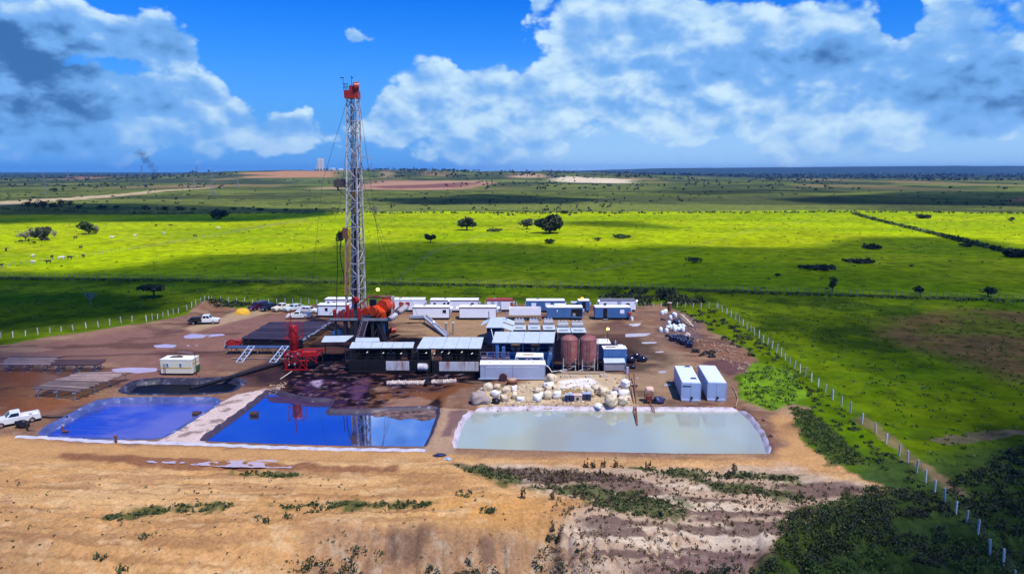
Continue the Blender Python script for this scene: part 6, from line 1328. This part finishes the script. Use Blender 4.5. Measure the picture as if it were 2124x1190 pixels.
fence('white post wire fence along the left edge of the bare pad', [G(x, y) for x, y in ((2, 700), (27, 700), (53, 697), (79, 694), (104, 691), (127, 688), (152, 685), (179, 681), (204, 678), (228, 675), (252, 671), (274, 668), (304, 667), (316, 664), (327, 661), (338, 658), (349, 655), (360, 652), (370, 650), (388, 646), (398, 643), (407, 640), (417, 637), (425, 634), (434, 632))], 1.35, .15, POST, 3, 1)
fence('white post wire fence behind the parked cars and trailers', [G(441, 630)] + [G(458 + 16.6 * i, 629 + i * .16) for i in range(63)], 1.3, .13, POST, 3, 2)
fence('white post wire fence running down the right paddock from the far corner', [G(x, y) for x, y in ((1489, 641), (1498, 646), (1507, 651), (1516, 657), (1525, 663), (1533, 669), (1541, 675), (1549, 682), (1557, 688), (1565, 695), (1574, 702), (1583, 710), (1592, 716), (1601, 723), (1610, 731), (1620, 739), (1629, 747), (1638, 756), (1648, 764), (1659, 773), (1670, 781), (1683, 791), (1697, 802), (1712, 814), (1727, 829), (1745, 842), (1764, 857), (1788, 877), (1816, 899), (1838, 919), (1865, 944), (1883, 960), (1901, 976), (1921, 990), (1940, 1006), (1962, 1022), (1985, 1041), (2008, 1057), (2032, 1077), (2059, 1101), (2087, 1124), (2114, 1146), (2145, 1170))], 1.45, .14, POST, 4, 3)
fence('short white post fence in the dark thicket at the lower right corner', [G(x, y) for x, y in ((1920, 1200), (1965, 1195), (2011, 1188), (2059, 1182), (2102, 1176), (2150, 1168))], 1.4, .13, POST, 3, 4)
fence('long weathered fence between the far bright pasture and the near green paddock', along([(-40, 574), (700, 583), (1300, 595), (2170, 623)], 1.55), 1.25, .13, POSTD, 3, 5)
fence('distant fence crossing the cattle pasture at the left', along([(0, 558), (30, 549), (140, 537), (300, 514), (480, 484), (640, 455)], 2.1), 1.3, .16, POSTD, 2, 6)
fence('distant fence line running down the far right pasture', along([(1765, 445), (1860, 466), (1960, 490), (2060, 517), (2150, 540)], 3.0), 1.2, .16, POSTD, 2, 7)

# ------------------------------------------------------------------ trees and bushes
def leaf_mat(name, c, var=.5):
    return mat(name, c, .7, 0, var, .9, 0, 8, tuple(x * .35 for x in c), .4)
LEAF = leaf_mat('leaf_dark_green', (.030, .048, .014)); LEAF2 = leaf_mat('leaf_mid_green', (.055, .095, .014)); LEAFD = leaf_mat('leaf_near_black_green', (.026, .040, .013)); LEAFB = leaf_mat('twig_grey', (.21, .20, .15), .3); WEEDL = leaf_mat('weed_leaf', (.055, .075, .020), .5); WEEDB = leaf_mat('weed_dry', (.14, .095, .045), .4)
TRUNK = mat('bark', (.085, .065, .045), .85, 0, .3, 2.); TRUNKP = mat('pale_bark', (.30, .27, .22), .85)
class Quads:
    def __init__(s): s.v = []; s.k = 0
    def add(s, P, size, rng, up=.0):     # P (n,3), random quads
        n_ = len(P)
        if n_ == 0: return
        a = rng.normal(size=(n_, 3)); a[:, 2] *= .6; a /= np.linalg.norm(a, axis=1)[:, None]
        b = rng.normal(size=(n_, 3)); b[:, 2] += up * 3; b -= a * (a * b).sum(1)[:, None]; b /= np.linalg.norm(b, axis=1)[:, None]
        s_ = (size * rng.uniform(.6, 1.4, n_))[:, None] if np.isscalar(size) else (size * rng.uniform(.6, 1.4, n_))[:, None]
        a = a * s_ * .5; b = b * s_ * .5 * (1 + up)
        s.v.append(np.stack([P - a - b, P + a - b * .7, P + b * 1.1, P - a * .9 + b * .5], 1).reshape(-1, 3)); s.k += n_
    def mesh(s, name, m):
        V = np.concatenate(s.v); me = bpy.data.meshes.new(name); n_ = s.k
        me.vertices.add(len(V)); me.vertices.foreach_set('co', V.ravel())
        me.loops.add(len(V)); me.loops.foreach_set('vertex_index', np.arange(len(V), dtype=np.int32))
        me.polygons.add(n_); me.polygons.foreach_set('loop_start', np.arange(0, len(V), 4, dtype=np.int32))
        me.update(); me.materials.append(m); return me
def crown_pts(rng, n_, w, h, zc, K=12, flat=1.):
    c = rng.normal(size=(K, 3)); c /= np.linalg.norm(c, axis=1)[:, None]; c *= rng.uniform(.25, .75, (K, 1)); c[:, 2] *= flat
    i = rng.integers(0, K, n_); d = rng.normal(size=(n_, 3)); d /= np.linalg.norm(d, axis=1)[:, None]
    p = c[i] + d * rng.uniform(.55, 1, (n_, 1)) ** .5 * rng.uniform(.26, .46, K)[i][:, None]
    return p * np.array([w / 2, w / 2, h / 2]) + np.array([0, 0, zc])
def tree(name, label, px, py, wpx, hpx, leaf=LEAF, trunk=TRUNK, bare=False, low=False, group=None, umbrella=False, seed=0, n_=900, cat='tree'):
    p = G(px, py); s = 1 / PPM(p); w, h = wpx * s, hpx * s; rng = np.random.default_rng(seed + int(px * 7))
    t_ = thing(name, label, cat, (p.x, p.y, hz(p.x, p.y)), 0, group)
    o = MB(); th = h * (.5 if umbrella else .30 if not low else .12)
    o.tube((0, 0, -.3), (w * .02, 0, th), w * .035 + .05, w * .025 + .04, 7, False)
    for k in range(7 if not bare else 22):
        a = k * 2.4; r = w * rng.uniform(.15, .36) * (1.2 if bare else 1); e = Vector((math.cos(a) * r, math.sin(a) * r, th + (h - th) * rng.uniform(.2, .75 if not bare else .95)))
        o.tube((w * .02, 0, th * .8), e, w * .018 + .03, w * .006 + .015, 5, False)
        if bare:
            for q_ in range(3):
                e2 = e + Vector(rng.normal(size=3)) * w * .13; e2.z = abs(e2.z); o.tube(e, e2, w * .006 + .02, .012, 3, False)
    o.build('trunk', trunk, t_)
    Q = Quads(); ch = h * (.95 if low else .55 if umbrella else .78); zc = h - ch / 2
    Q.add(crown_pts(rng, n_ if not bare else n_ // 2, w * 1.12, ch * 1.15, zc, 13, .6 if umbrella else .9), w * (.085 if not bare else .045) + .05, rng)
    obj('crown', Q.mesh('crown', leaf), t_)
    return t_
FT = 'trees standing in the far pasture'
tree('umbrella_tree', 'dark flat topped tree alone in the left paddock', 319, 617, 56, 29, LEAFD, TRUNK, umbrella=True, seed=1)
tree('bare_tree', 'small pale leafless tree in the left paddock', 188, 629, 22, 24, LEAFB, TRUNKP, bare=True, n_=160, seed=2)
tree('bushy_tree', 'large grey green bush tree at the left edge of the cattle pasture', 88, 498, 44, 32, leaf_mat('leaf_grey_green', (.10, .105, .065), .4), TRUNK, low=True, group=FT, seed=3)
tree('bare_bush', 'pale bare bush just left of the grey green bush tree', 53, 500, 34, 22, LEAFB, TRUNKP, bare=True, group=FT, seed=4, n_=700)
tree('bare_bush', 'small pale bare bush just right of the grey green bush tree', 113, 493, 14, 16, LEAFB, TRUNKP, bare=True, group=FT, seed=5, n_=400)
tree('bushy_tree', 'dark green bush tree among the cattle, its right side greyish', 184, 485, 38, 26, LEAF2, TRUNK, low=True, group=FT, seed=6)
tree('bare_bush', 'greyish bare bush growing against the dark green bush tree', 198, 484, 20, 18, LEAFB, TRUNKP, bare=True, group=FT, seed=7, n_=500)
tree('bushy_tree', 'dark low tree in cloud shade behind the cattle', 457, 453, 34, 20, LEAFD, TRUNK, low=True, group=FT, seed=8)
tree('pasture_tree', 'small round dark tree nearest the rig in the bright pasture', 893, 504, 25, 20, LEAFD, TRUNK, group=FT, seed=9)
tree('pasture_tree', 'wide domed green tree with visible trunk in the bright pasture', 968, 478, 46, 26, LEAF, TRUNK, group=FT, seed=10)
tree('pasture_tree', 'pale thin tree beside the biggest tree', 1093, 476, 30, 24, leaf_mat('leaf_grey_green', (.10, .105, .065), .4), TRUNK, group=FT, seed=11, n_=600)
tree('big_tree', 'biggest dark tree in the middle of the bright pasture', 1139, 484, 60, 42, LEAFD, TRUNK, low=True, group=FT, seed=12, n_=1500)
tree('bare_tree', 'pale bare tree right of the mast at the far pasture edge', 780, 445, 26, 20, LEAFB, TRUNKP, bare=True, group=FT, seed=13, n_=500)
tree('pasture_tree', 'narrow dark tree just left of the rig mast', 707, 512, 22, 36, LEAFD, TRUNK, group=FT, seed=14)
tree('fence_tree', 'tall thin dark tree on the long fence line', 1726, 606, 24, 32, LEAFD, TRUNK, seed=15, n_=420)
tree('fence_tree', 'round dark tree on the long fence line, right of the tall thin one', 1908, 611, 24, 18, LEAFD, TRUNK, seed=16, n_=500)
tree('fence_tree', 'wide dark tree at the right end of the long fence line', 2049, 615, 30, 22, LEAFD, TRUNK, seed=17, n_=500)
tree('corner_tree', 'dark rounded tree behind the dump at the pad corner', 1386, 622, 30, 26, LEAFD, TRUNK, low=True, seed=18)
tree('bushy_tree', 'dark clump of bush at the right picture edge of the bright pasture', 2106, 533, 56, 16, LEAFD, TRUNK, low=True, group=FT, seed=19)
for i, (x, y, w, h, lab) in enumerate(((1808, 517, 44, 11, 'low dark shrub in the middle of the shaded right pasture'), (1700, 558, 70, 7, 'long thin strip of dark shrub in the shaded right pasture'), (1725, 557, 14, 9, 'small dark tuft on the long thin strip of shrub'), (1612, 573, 14, 7, 'single dark tuft below the long strip of shrub'),
        (1440, 545, 34, 14, 'sparse grey green shrub in the shaded pasture right of the rig'), (2060, 520, 14, 12, 'dark round bush on the far right fence line'), (2003, 500, 12, 7, 'small bush on the far right fence line, left of the dark round one'), (1915, 455, 44, 9, 'row of small dark bushes at the far right pasture edge'), (2097, 462, 14, 12, 'lone dark bush at the far right pasture edge'),
        (1170, 442, 24, 6, 'low dark shrub at the far edge beyond the biggest tree'), (1240, 500, 16, 7, 'low shrub right of the biggest tree'), (1290, 494, 46, 6, 'flat grey green shrub patch right of the biggest tree'), (1140, 505, 34, 9, 'low shrub patch below the biggest tree'), (1025, 480, 34, 6, 'flat shrub patch between the domed and biggest trees'),
        (2005, 512, 30, 9, 'grey green shrub below the far right fence line'), (1890, 553, 10, 5, 'tiny dark tuft in the shaded right pasture'), (1780, 545, 70, 5, 'flat dark shrub strip in the shaded right pasture'))):
    tree('shrub', lab, x, y, w, h, LEAFD if 'dark' in lab else LEAF2, TRUNK, low=True, group='shrubs in the pastures', seed=40 + i, n_=260, cat='shrub')
for i, (x, y, w, h) in enumerate(((58, 433, 20, 13), (74, 434, 22, 15), (92, 434, 24, 16), (110, 433, 20, 12), (128, 432, 24, 15), (144, 431, 18, 13), (165, 434, 18, 8), (212, 434, 20, 8), (243, 433, 16, 7), (300, 434, 22, 8), (345, 434, 20, 9), (375, 434, 22, 9), (402, 434, 14, 7), (485, 433, 16, 6), (540, 434, 18, 6), (112, 396, 18, 8), (131, 396, 8, 9))):
    lab = 'dark tree, %s from left in the row beyond the cattle pasture' % ORD[i] if i < 15 else ('broad dark tree' if i == 15 else 'narrow dark tree') + ' by the far pale road at the left'
    tree('far_tree', lab, x, y, w, h, LEAFD, TRUNK, low=True, group='dark trees beyond the cattle pasture', seed=80 + i, n_=220)
rng = np.random.default_rng(5)
def patchy(c, f=.22, t_=.46, sd_=301): return c[fbm(c[:, 0] * f, c[:, 1] * f, 4, sd_) > t_]
def scatter(pp, n_, z=0):
    W_ = GP(pp); x0, x1 = min(p.x for p in W_), max(p.x for p in W_); y0_, y1_ = min(p.y for p in W_), max(p.y for p in W_); out = []; c = 0
    while c < n_:
        x = rng.uniform(x0, x1, 4 * n_ + 50); y = rng.uniform(y0_, y1_, 4 * n_ + 50); k = sdf(x, y, W_) < 0
        out.append(np.stack([x[k], y[k]], 1)); c += int(k.sum())
        if k.sum() == 0: break
    return np.concatenate(out)[:n_] if out else np.zeros((0, 2))
def clumps(Q, centres, per, rad, hgt, size, up=.0):
    n_ = len(centres); z = height(centres[:, 0].copy(), centres[:, 1].copy())
    R_ = (rad * rng.uniform(.5, 1.5, n_)); H_ = hgt * rng.uniform(.4, 1.5, n_)
    i = np.repeat(np.arange(n_), per); d = rng.normal(size=(len(i), 3)); d /= np.linalg.norm(d, axis=1)[:, None]; d[:, 2] = np.abs(d[:, 2]); d *= rng.uniform(.3, 1, (len(i), 1)) ** .5
    P = np.stack([centres[i, 0] + d[:, 0] * R_[i], centres[i, 1] + d[:, 1] * R_[i], z[i] + d[:, 2] * H_[i] + size * .2], 1)
    Q.add(P, size, rng, up)
# bushes behind the dump and along the long fence
Q = Quads()
clumps(Q, scatter([(1238, 628), (1260, 608), (1340, 604), (1420, 612), (1460, 628), (1420, 636), (1300, 634)], 60), 40, 1.3, 1.5, .42)
clumps(Q, scatter([(1400, 640), (1480, 640), (1560, 700), (1600, 740), (1560, 745), (1480, 690)], 50), 30, .7, .35, .24, .3)
clumps(Q, scatter([(440, 642), (520, 634), (560, 630), (450, 630), (425, 636)], 50), 26, .8, .5, .32)
clumps(Q, scatter([(1555, 690), (1640, 755), (1760, 855), (1745, 862), (1620, 765), (1540, 695)], 30), 26, .55, .3, .16, .4)
clumps(Q, scatter([(1660, 790), (1720, 840), (1860, 950), (1990, 1050), (1940, 1060), (1820, 965), (1690, 852)], 60), 30, .45, .24, .13, .5)
obj('hedge_scrub', Q.mesh('hedge_scrub', LEAFD), kind='stuff')
Q = Quads()
for a, b in (((0, 579), (700, 588)), ((700, 588), (1300, 600)), ((1300, 600), (2140, 627))):
    c = np.array([[*(G(*a).lerp(G(*b), f))[:2]] for f in rng.uniform(0, 1, 190)]); c[:, 1] += rng.normal(size=len(c)) * .6; clumps(Q, c, 10, .8, .5, .4)
for a, b in (((1770, 447), (1960, 492)), ((1960, 492), (2140, 537)), ((-20, 438), (1100, 442)), ((1100, 442), (2200, 446))):
    c = np.array([[*(G(*a).lerp(G(*b), f))[:2]] for f in rng.uniform(0, 1, 160)]); c[:, 1] += rng.normal(size=len(c)) * 2.5; clumps(Q, c, 6, 1.6, 1.0, 1.1)
obj('fence_weeds', Q.mesh('fence_weeds', LEAF2), kind='stuff')
# dark thicket at the lower right and shrubs along the bottom
Q = Quads(); Q2 = Quads()
clumps(Q, patchy(scatter([(1800, 1000), (1960, 1010), (2060, 1090), (2200, 1170), (2200, 1330), (1500, 1330), (1540, 1180), (1660, 1100), (1760, 1060)], 1500), .3, .50), 36, .55, .34, .13)
clumps(Q2, patchy(scatter([(1800, 1000), (1960, 1010), (2060, 1090), (2200, 1170), (2200, 1330), (1500, 1330), (1540, 1180), (1660, 1100), (1760, 1060)], 1300), .3, .46, 311), 30, .5, .36, .12, .5)
clumps(Q, scatter([(2040, 960), (2200, 880), (2300, 1100), (2130, 1130), (1960, 1000)], 420), 26, .7, .28, .14, .5)
clumps(Q, scatter([(1600, 1085), (1640, 1040), (1730, 1040), (1820, 1020), (1860, 1060), (1720, 1110), (1660, 1130)], 130), 44, .6, .55, .13)
clumps(Q, scatter([(1480, 1130), (1640, 1110), (1640, 1200), (1460, 1260), (1180, 1260), (1190, 1180)], 300), 40, .42, .6, .11, .4)
clumps(Q, scatter([(560, 1172), (700, 1160), (900, 1170), (1200, 1158), (1250, 1240), (560, 1250)], 420), 40, .42, .7, .11, .4)
for (x, y, w, k) in ((690, 1125, 36, 16), (925, 1140, 36, 14), (800, 1155, 16, 6), (1140, 1095, 18, 7), (1155, 1120, 22, 7), (730, 1110, 20, 6), (1020, 1135, 16, 5), (1100, 1150, 30, 9), (960, 1125, 20, 6), (680, 1160, 30, 8)):
    c = np.array([[*G(x + rng.normal() * w, y + rng.normal() * 10)[:2]] for _ in range(k)]); clumps(Q, c, 40, .45, .7, .13)
obj('undergrowth', Q.mesh('undergrowth', LEAFD), kind='stuff'); obj('undergrowth', Q2.mesh('undergrowth', LEAF2), kind='stuff')
Q = Quads()
for j_, w_ in enumerate(WEED):
    if j_ in (6, 8): continue
    A_ = abs(area(GP(w_))) / 2; clumps(Q, scatter(w_, int(min(A_ * 5, 420))), 14, .28, .22, .14, .3)
for (x, y) in ((1016, 1060), (550, 1078), (600, 1072), (1010, 1058), (960, 1030), (300, 1110), (250, 1155), (215, 1140), (640, 1060), (1140, 1000), (1210, 1012), (1330, 1010)):
    c = np.array([[*G(x + rng.normal() * 6, y + rng.normal() * 2)[:2]] for _ in range(3)]); clumps(Q, c, 26, .4, .4, .14, .2)
clumps(Q, scatter([(0, 990), (1130, 990), (1130, 1180), (0, 1180)], 150), 8, .15, .12, .10, .3)
obj('weeds', Q.mesh('weeds', WEEDL), kind='stuff')
Q = Quads()
for j_ in (6, 8): clumps(Q, scatter(WEED[j_], 260), 22, .45, .2, .12, .5)
obj('weeds', Q.mesh('weeds', LEAF2), kind='stuff')
Q = Quads()
clumps(Q, scatter([(1130, 975), (1700, 985), (1800, 1010), (1560, 1110), (1300, 1180), (1150, 1180)], 900), 9, .22, .26, .11, .6)
clumps(Q, scatter([(985, 968), (1100, 975), (1300, 982), (1340, 998), (1180, 1000), (1080, 992)], 160), 12, .25, .3, .12, .8)
clumps(Q, scatter([(600, 1120), (1130, 1120), (1130, 1190), (600, 1190)], 160), 10, .2, .2, .1, .4)
for x, y in ((1148, 1078), (1155, 1085), (1215, 963), (1230, 965), (1250, 967), (1275, 965), (1345, 972), (1085, 1035), (1145, 1040), (1190, 1035), (1210, 1040), (1245, 985), (1510, 985), (1520, 975)):
    c = np.array([[*G(x + rng.normal() * 3, y)[:2]] for _ in range(3)]); clumps(Q, c, 22, .12, .9, .12, 1.2)
obj('dry_weeds', Q.mesh('dry_weeds', WEEDB), kind='stuff')
# tussocks that roughen the pastures
Q = Quads()
clumps(Q, scatter([(1560, 760), (1500, 645), (2200, 660), (2300, 980), (1960, 960), (1700, 800)], 800), 9, .5, .16, .18, .5)
clumps(Q, scatter([(-100, 585), (1200, 600), (2200, 630), (2300, 660), (1480, 640), (440, 625), (-100, 690)], 500), 7, .55, .2, .26, .4)
clumps(Q, scatter([(1535, 795), (1570, 755), (1640, 770), (1680, 820), (1640, 838), (1600, 850), (1540, 826)], 170), 9, .45, .22, .2, .3)
obj('grass_tussocks', Q.mesh('grass_tussocks', leaf_mat('tussock_leaf', (.085, .15, .006), .3)), kind='stuff')
Q = Quads()
clumps(Q, scatter([(-100, 575), (700, 583), (1300, 595), (2200, 622), (2300, 450), (700, 445), (-100, 475)], 520), 5, .8, .25, .5, .2)
obj('pasture_tufts', Q.mesh('pasture_tufts', leaf_mat('tuft_leaf', (.17, .20, .006), .4)), kind='stuff')
# far woods and scrub
Q = Quads()
def belt(b0, b1, y0_, y1_, n_, size, h, per=5):
    b = rng.uniform(b0, b1, n_); y = np.exp(rng.uniform(math.log(y0_), math.log(y1_), n_)); x = (b - 1062) / FPX * y
    k = fbm(x * .004, y * .002, 3, 201) > .47; clumps(Q, np.stack([x[k], y[k]], 1), per, size, h, size * .9)
belt(-250, 2400, 560, 1100, 330, 1.7, 1.3, 7); belt(1000, 2400, 480, 700, 200, 1.3, .8, 7); belt(-250, 2400, 1200, 2300, 600, 3.4, 3.6, 7); belt(-250, 500, 2300, 5000, 500, 7, 7); belt(700, 2400, 2300, 4500, 1100, 7, 8); belt(1100, 2400, 3500, 7500, 1100, 12, 10); belt(540, 1300, 2900, 3150, 160, 6, 6)
obj('distant_woods', Q.mesh('distant_woods', leaf_mat('far_leaf', (.026, .040, .022), .4)), kind='stuff')

# ------------------------------------------------------------------ cattle
def cow_mesh():
    bm_ = bpy.data.meshes.new('cow')
    V = [(-.75, 0, 1.15), (-.3, 0, 1.1), (.3, 0, 1.08), (.7, 0, 1.15), (1.05, 0, 1.25), (1.35, 0, 1.15), (1.6, 0, .98)]
    E_ = [(i, i + 1) for i in range(6)]; rad = [.30, .37, .38, .30, .19, .17, .11]
    for x, a, s in ((-.72, 0, -1), (-.72, 0, 1), (.62, 3, -1), (.62, 3, 1)):
        i = len(V); V += [(x, s * .2, .78), (x - .05, s * .22, .42), (x, s * .22, .03)]; E_ += [(a, i), (i, i + 1), (i + 1, i + 2)]; rad += [.13, .075, .07]
    i = len(V); V += [(-1.0, 0, 1.1), (-1.05, 0, .6)]; E_ += [(0, i), (i, i + 1)]; rad += [.06, .04]
    for s in (-1, 1): i = len(V); V += [(1.3, s * .25, 1.3)]; E_ += [(5, i)]; rad += [.05]
    bm_.from_pydata(V, E_, []); o = bpy.data.objects.new('cow_tmp', bm_); COL.objects.link(o)
    md = o.modifiers.new('s', 'SKIN'); md.use_smooth_shade = True
    for k, r in enumerate(rad): bm_.skin_vertices[0].data[k].radius = (r, r)
    bm_.skin_vertices[0].data[1].use_root = True
    o.modifiers.new('u', 'SUBSURF').levels = 1
    dg = bpy.context.evaluated_depsgraph_get(); me = bpy.data.meshes.new_from_object(o.evaluated_get(dg)); bpy.data.objects.remove(o); return me
cb = cow_mesh(); cb.name = 'cow'; cb.materials.clear(); cb.materials.append(mat('black_hide', (.018, .015, .014), .7, 0, .2)); cw = cb.copy(); cw.materials.clear(); cw.materials.append(mat('white_hide', (.72, .68, .58), .7, 0, .1))
for i, (x, y) in enumerate(((130, 613), (180, 605), (217, 622), (275, 607), (300, 602), (38, 667), (475, 590), (530, 570), (508, 652), (328, 713), (305, 744), (440, 718), (525, 707), (983, 510), (1075, 510), (1228, 580), (1460, 460), (5, 768))):
    p = G(x / 3.034, 301.5 + y / 3.034); o = obj('cow', cb, None, (p.x, p.y, hz(p.x, p.y))); o.rotation_euler = (0, 0, i * 2.3); o.scale = (.88,) * 3
    where = ['resting left under the grey green bush tree', 'resting under the grey green bush tree', 'just below the grey green bush tree', 'resting right under the grey green bush tree', 'at the right foot of the grey green bush tree', 'near the left picture edge', 'below the dark green bush tree', 'right under the dark green bush tree', 'alone in mid pasture below the dark green bush tree', 'left of the white cow by the diagonal fence', 'nearest, at the diagonal fence', 'right of the white cow by the diagonal fence', 'beside the diagonal fence, farther along it', 'left of two in the cloud shade', 'right of two in the cloud shade', 'at the far stretch of the diagonal fence', 'beside the dark low tree in cloud shade', 'at the very left picture edge'][i]
    tag(o, 'black cow ' + where, 'cow', 'cattle in the left pasture')
for i, (x, y) in enumerate(((703, 588), (851, 577), (1030, 562), (1377, 528), (210, 708), (208, 748), (385, 720))):
    p = G(x / 3.034, 301.5 + y / 3.034); o = obj('cow', cw, None, (p.x, p.y, hz(p.x, p.y))); o.rotation_euler = (0, 0, .4 + i * 1.1); o.scale = (.92,) * 3
    tag(o, 'white cow ' + ['right of the dark green bush tree', 'second white one right of the dark green bush tree', 'third white one right of the dark green bush tree', 'far right near the cloud shade edge', 'standing upper of two at lower left', 'standing lower of two at lower left', 'grazing beside the diagonal fence'][i], 'cow', 'cattle in the left pasture')

# ------------------------------------------------------------------ far tower, pylons, smoke
def far(bear_, y): x = (bear_ - 1062) / FPX * y * math.cos(PITCH) * 1.0; return Vector((x, y, hz(x, y)))
CONC = mat('pale_concrete', (.66, .64, .62), .8, 0, .06, .05)
p = far(665, 3000); t_ = thing('silo_tower', 'white concrete tower standing alone on the horizon left of the rig mast', 'tower', p)
MB().bbox(-10, 14, -10, 10, -3, 50, 1).build('tower_body', CONC, t_); MB().bbox(-16, -10.2, -7, 7, -3, 24, .6).build('side_block', CONC, t_); MB().box(5, 13, -6, 6, 50.1, 54).build('roof_house', mat('grey_concrete', (.34, .34, .36), .8), t_)
for x in (-3.5, 4, 9): MB().box(x - .5, x + .5, -10.25, -10.02, 0, 49).build('wall_rib', mat('grey_concrete', (.34, .34, .36)), t_)
for i, (b_, w, h) in enumerate(((690, 26, 7), (708, 18, 6))):
    p = far(b_, 2990); t_ = thing('far_shed', 'small pale shed on the horizon right of the white tower, %s of two' % ('left' if i == 0 else 'right'), 'shed', p); MB().box(-w / 2, w / 2, -6, 6, -2, h).build('wall', CONC, t_); MB().hexa([(-w / 2 - .5, -6.5, h), (w / 2 + .5, -6.5, h), (w / 2 + .5, 6.5, h), (-w / 2 - .5, 6.5, h), (-w / 2, -.3, h + 2.5), (w / 2, -.3, h + 2.5), (w / 2, .3, h + 2.5), (-w / 2, .3, h + 2.5)]).build('roof', TIN, t_)
for i, (b_, y, h, lab) in enumerate(((89, 960, 32, 'nearest lattice pylon at the left, in front of the pale road'), (439, 850, 31, 'lattice pylon standing on the pale road'), (401, 1150, 20, 'small pole like pylon left of the one on the pale road'), (491, 1300, 18, 'small pylon right of the one on the pale road'), (141, 3500, 42, 'small pylon on the horizon at the far left'), (294, 3300, 52, 'tall pylon on the horizon beside the smoke'), (408, 3300, 38, 'small pylon on the horizon right of the smoke'), (770, 3100, 34, 'small pylon on the horizon just right of the mast'), (1826, 5200, 70, 'tall thin pylon on the blue ridge at the right'), (1310, 4300, 40, 'small pylon on the horizon above the pale strip'))):
    p = far(b_, y); t_ = thing('lattice_pylon', lab, 'pylon', p, 0, 'distant power pylons'); w = h * .085; k_ = max(.16, y * .00022)
    for sx_ in (-1, 1):
        for sy_ in (-1, 1): MB().beam((sx_ * w, sy_ * w, -2), (sx_ * w * .14, sy_ * w * .14, h), k_).build('pylon_leg', GREY, t_)
    o = MB()
    for q_ in range(7):
        f, f2 = q_ / 7, (q_ + 1) / 7; a_ = w * (1 - .86 * f); b2 = w * (1 - .86 * f2)
        o.beam((-a_, -a_, h * f), (b2, -b2, h * f2), k_ * .6); o.beam((a_, -a_, h * f), (-b2, -b2, h * f2), k_ * .6)
    o.build('pylon_bracing', GREY, t_)
    for z, a_ in ((.80, .14), (.9, .11)): MB().beam((-h * a_, 0, h * z), (h * a_, 0, h * z), k_).build('cross_arm', GREY, t_)
sm = bpy.data.materials.new('smoke_grey'); sm.use_nodes = True; t = sm.node_tree; t.nodes.clear(); q = N(t)
lw = q.node('ShaderNodeLayerWeight'); lw.inputs[0].default_value = .5; df = q.node('ShaderNodeBsdfDiffuse'); df.inputs[0].default_value = (.07, .08, .11, 1); tr = q.node('ShaderNodeBsdfTransparent'); mx = q.node('ShaderNodeMixShader')
pz = q.noise(q.node('ShaderNodeNewGeometry').outputs['Position'], .05, 4, .6)
q.put(mx.inputs[0], q.m('MULTIPLY', q.ss(lw.outputs['Facing'], .95, .1), q.m('MULTIPLY', q.ss(pz, .3, .7), .16))); t.links.new(tr.outputs[0], mx.inputs[1]); t.links.new(df.outputs[0], mx.inputs[2]); ou = q.node('ShaderNodeOutputMaterial'); t.links.new(mx.outputs[0], ou.inputs[0])
o = MB(); p = far(326, 2700)
for i in range(14):
    f = i / 13; o.blob((p.x - 62 * f ** 1.3 + 6 * math.sin(i * 2), p.y + 5 * math.cos(i * 3), p.z + 4 + 92 * f), 7 + 15 * f, 7 + 12 * f, 8 + 9 * f, i, .25, 0, 2)
o.build('smoke', sm, kind='stuff')
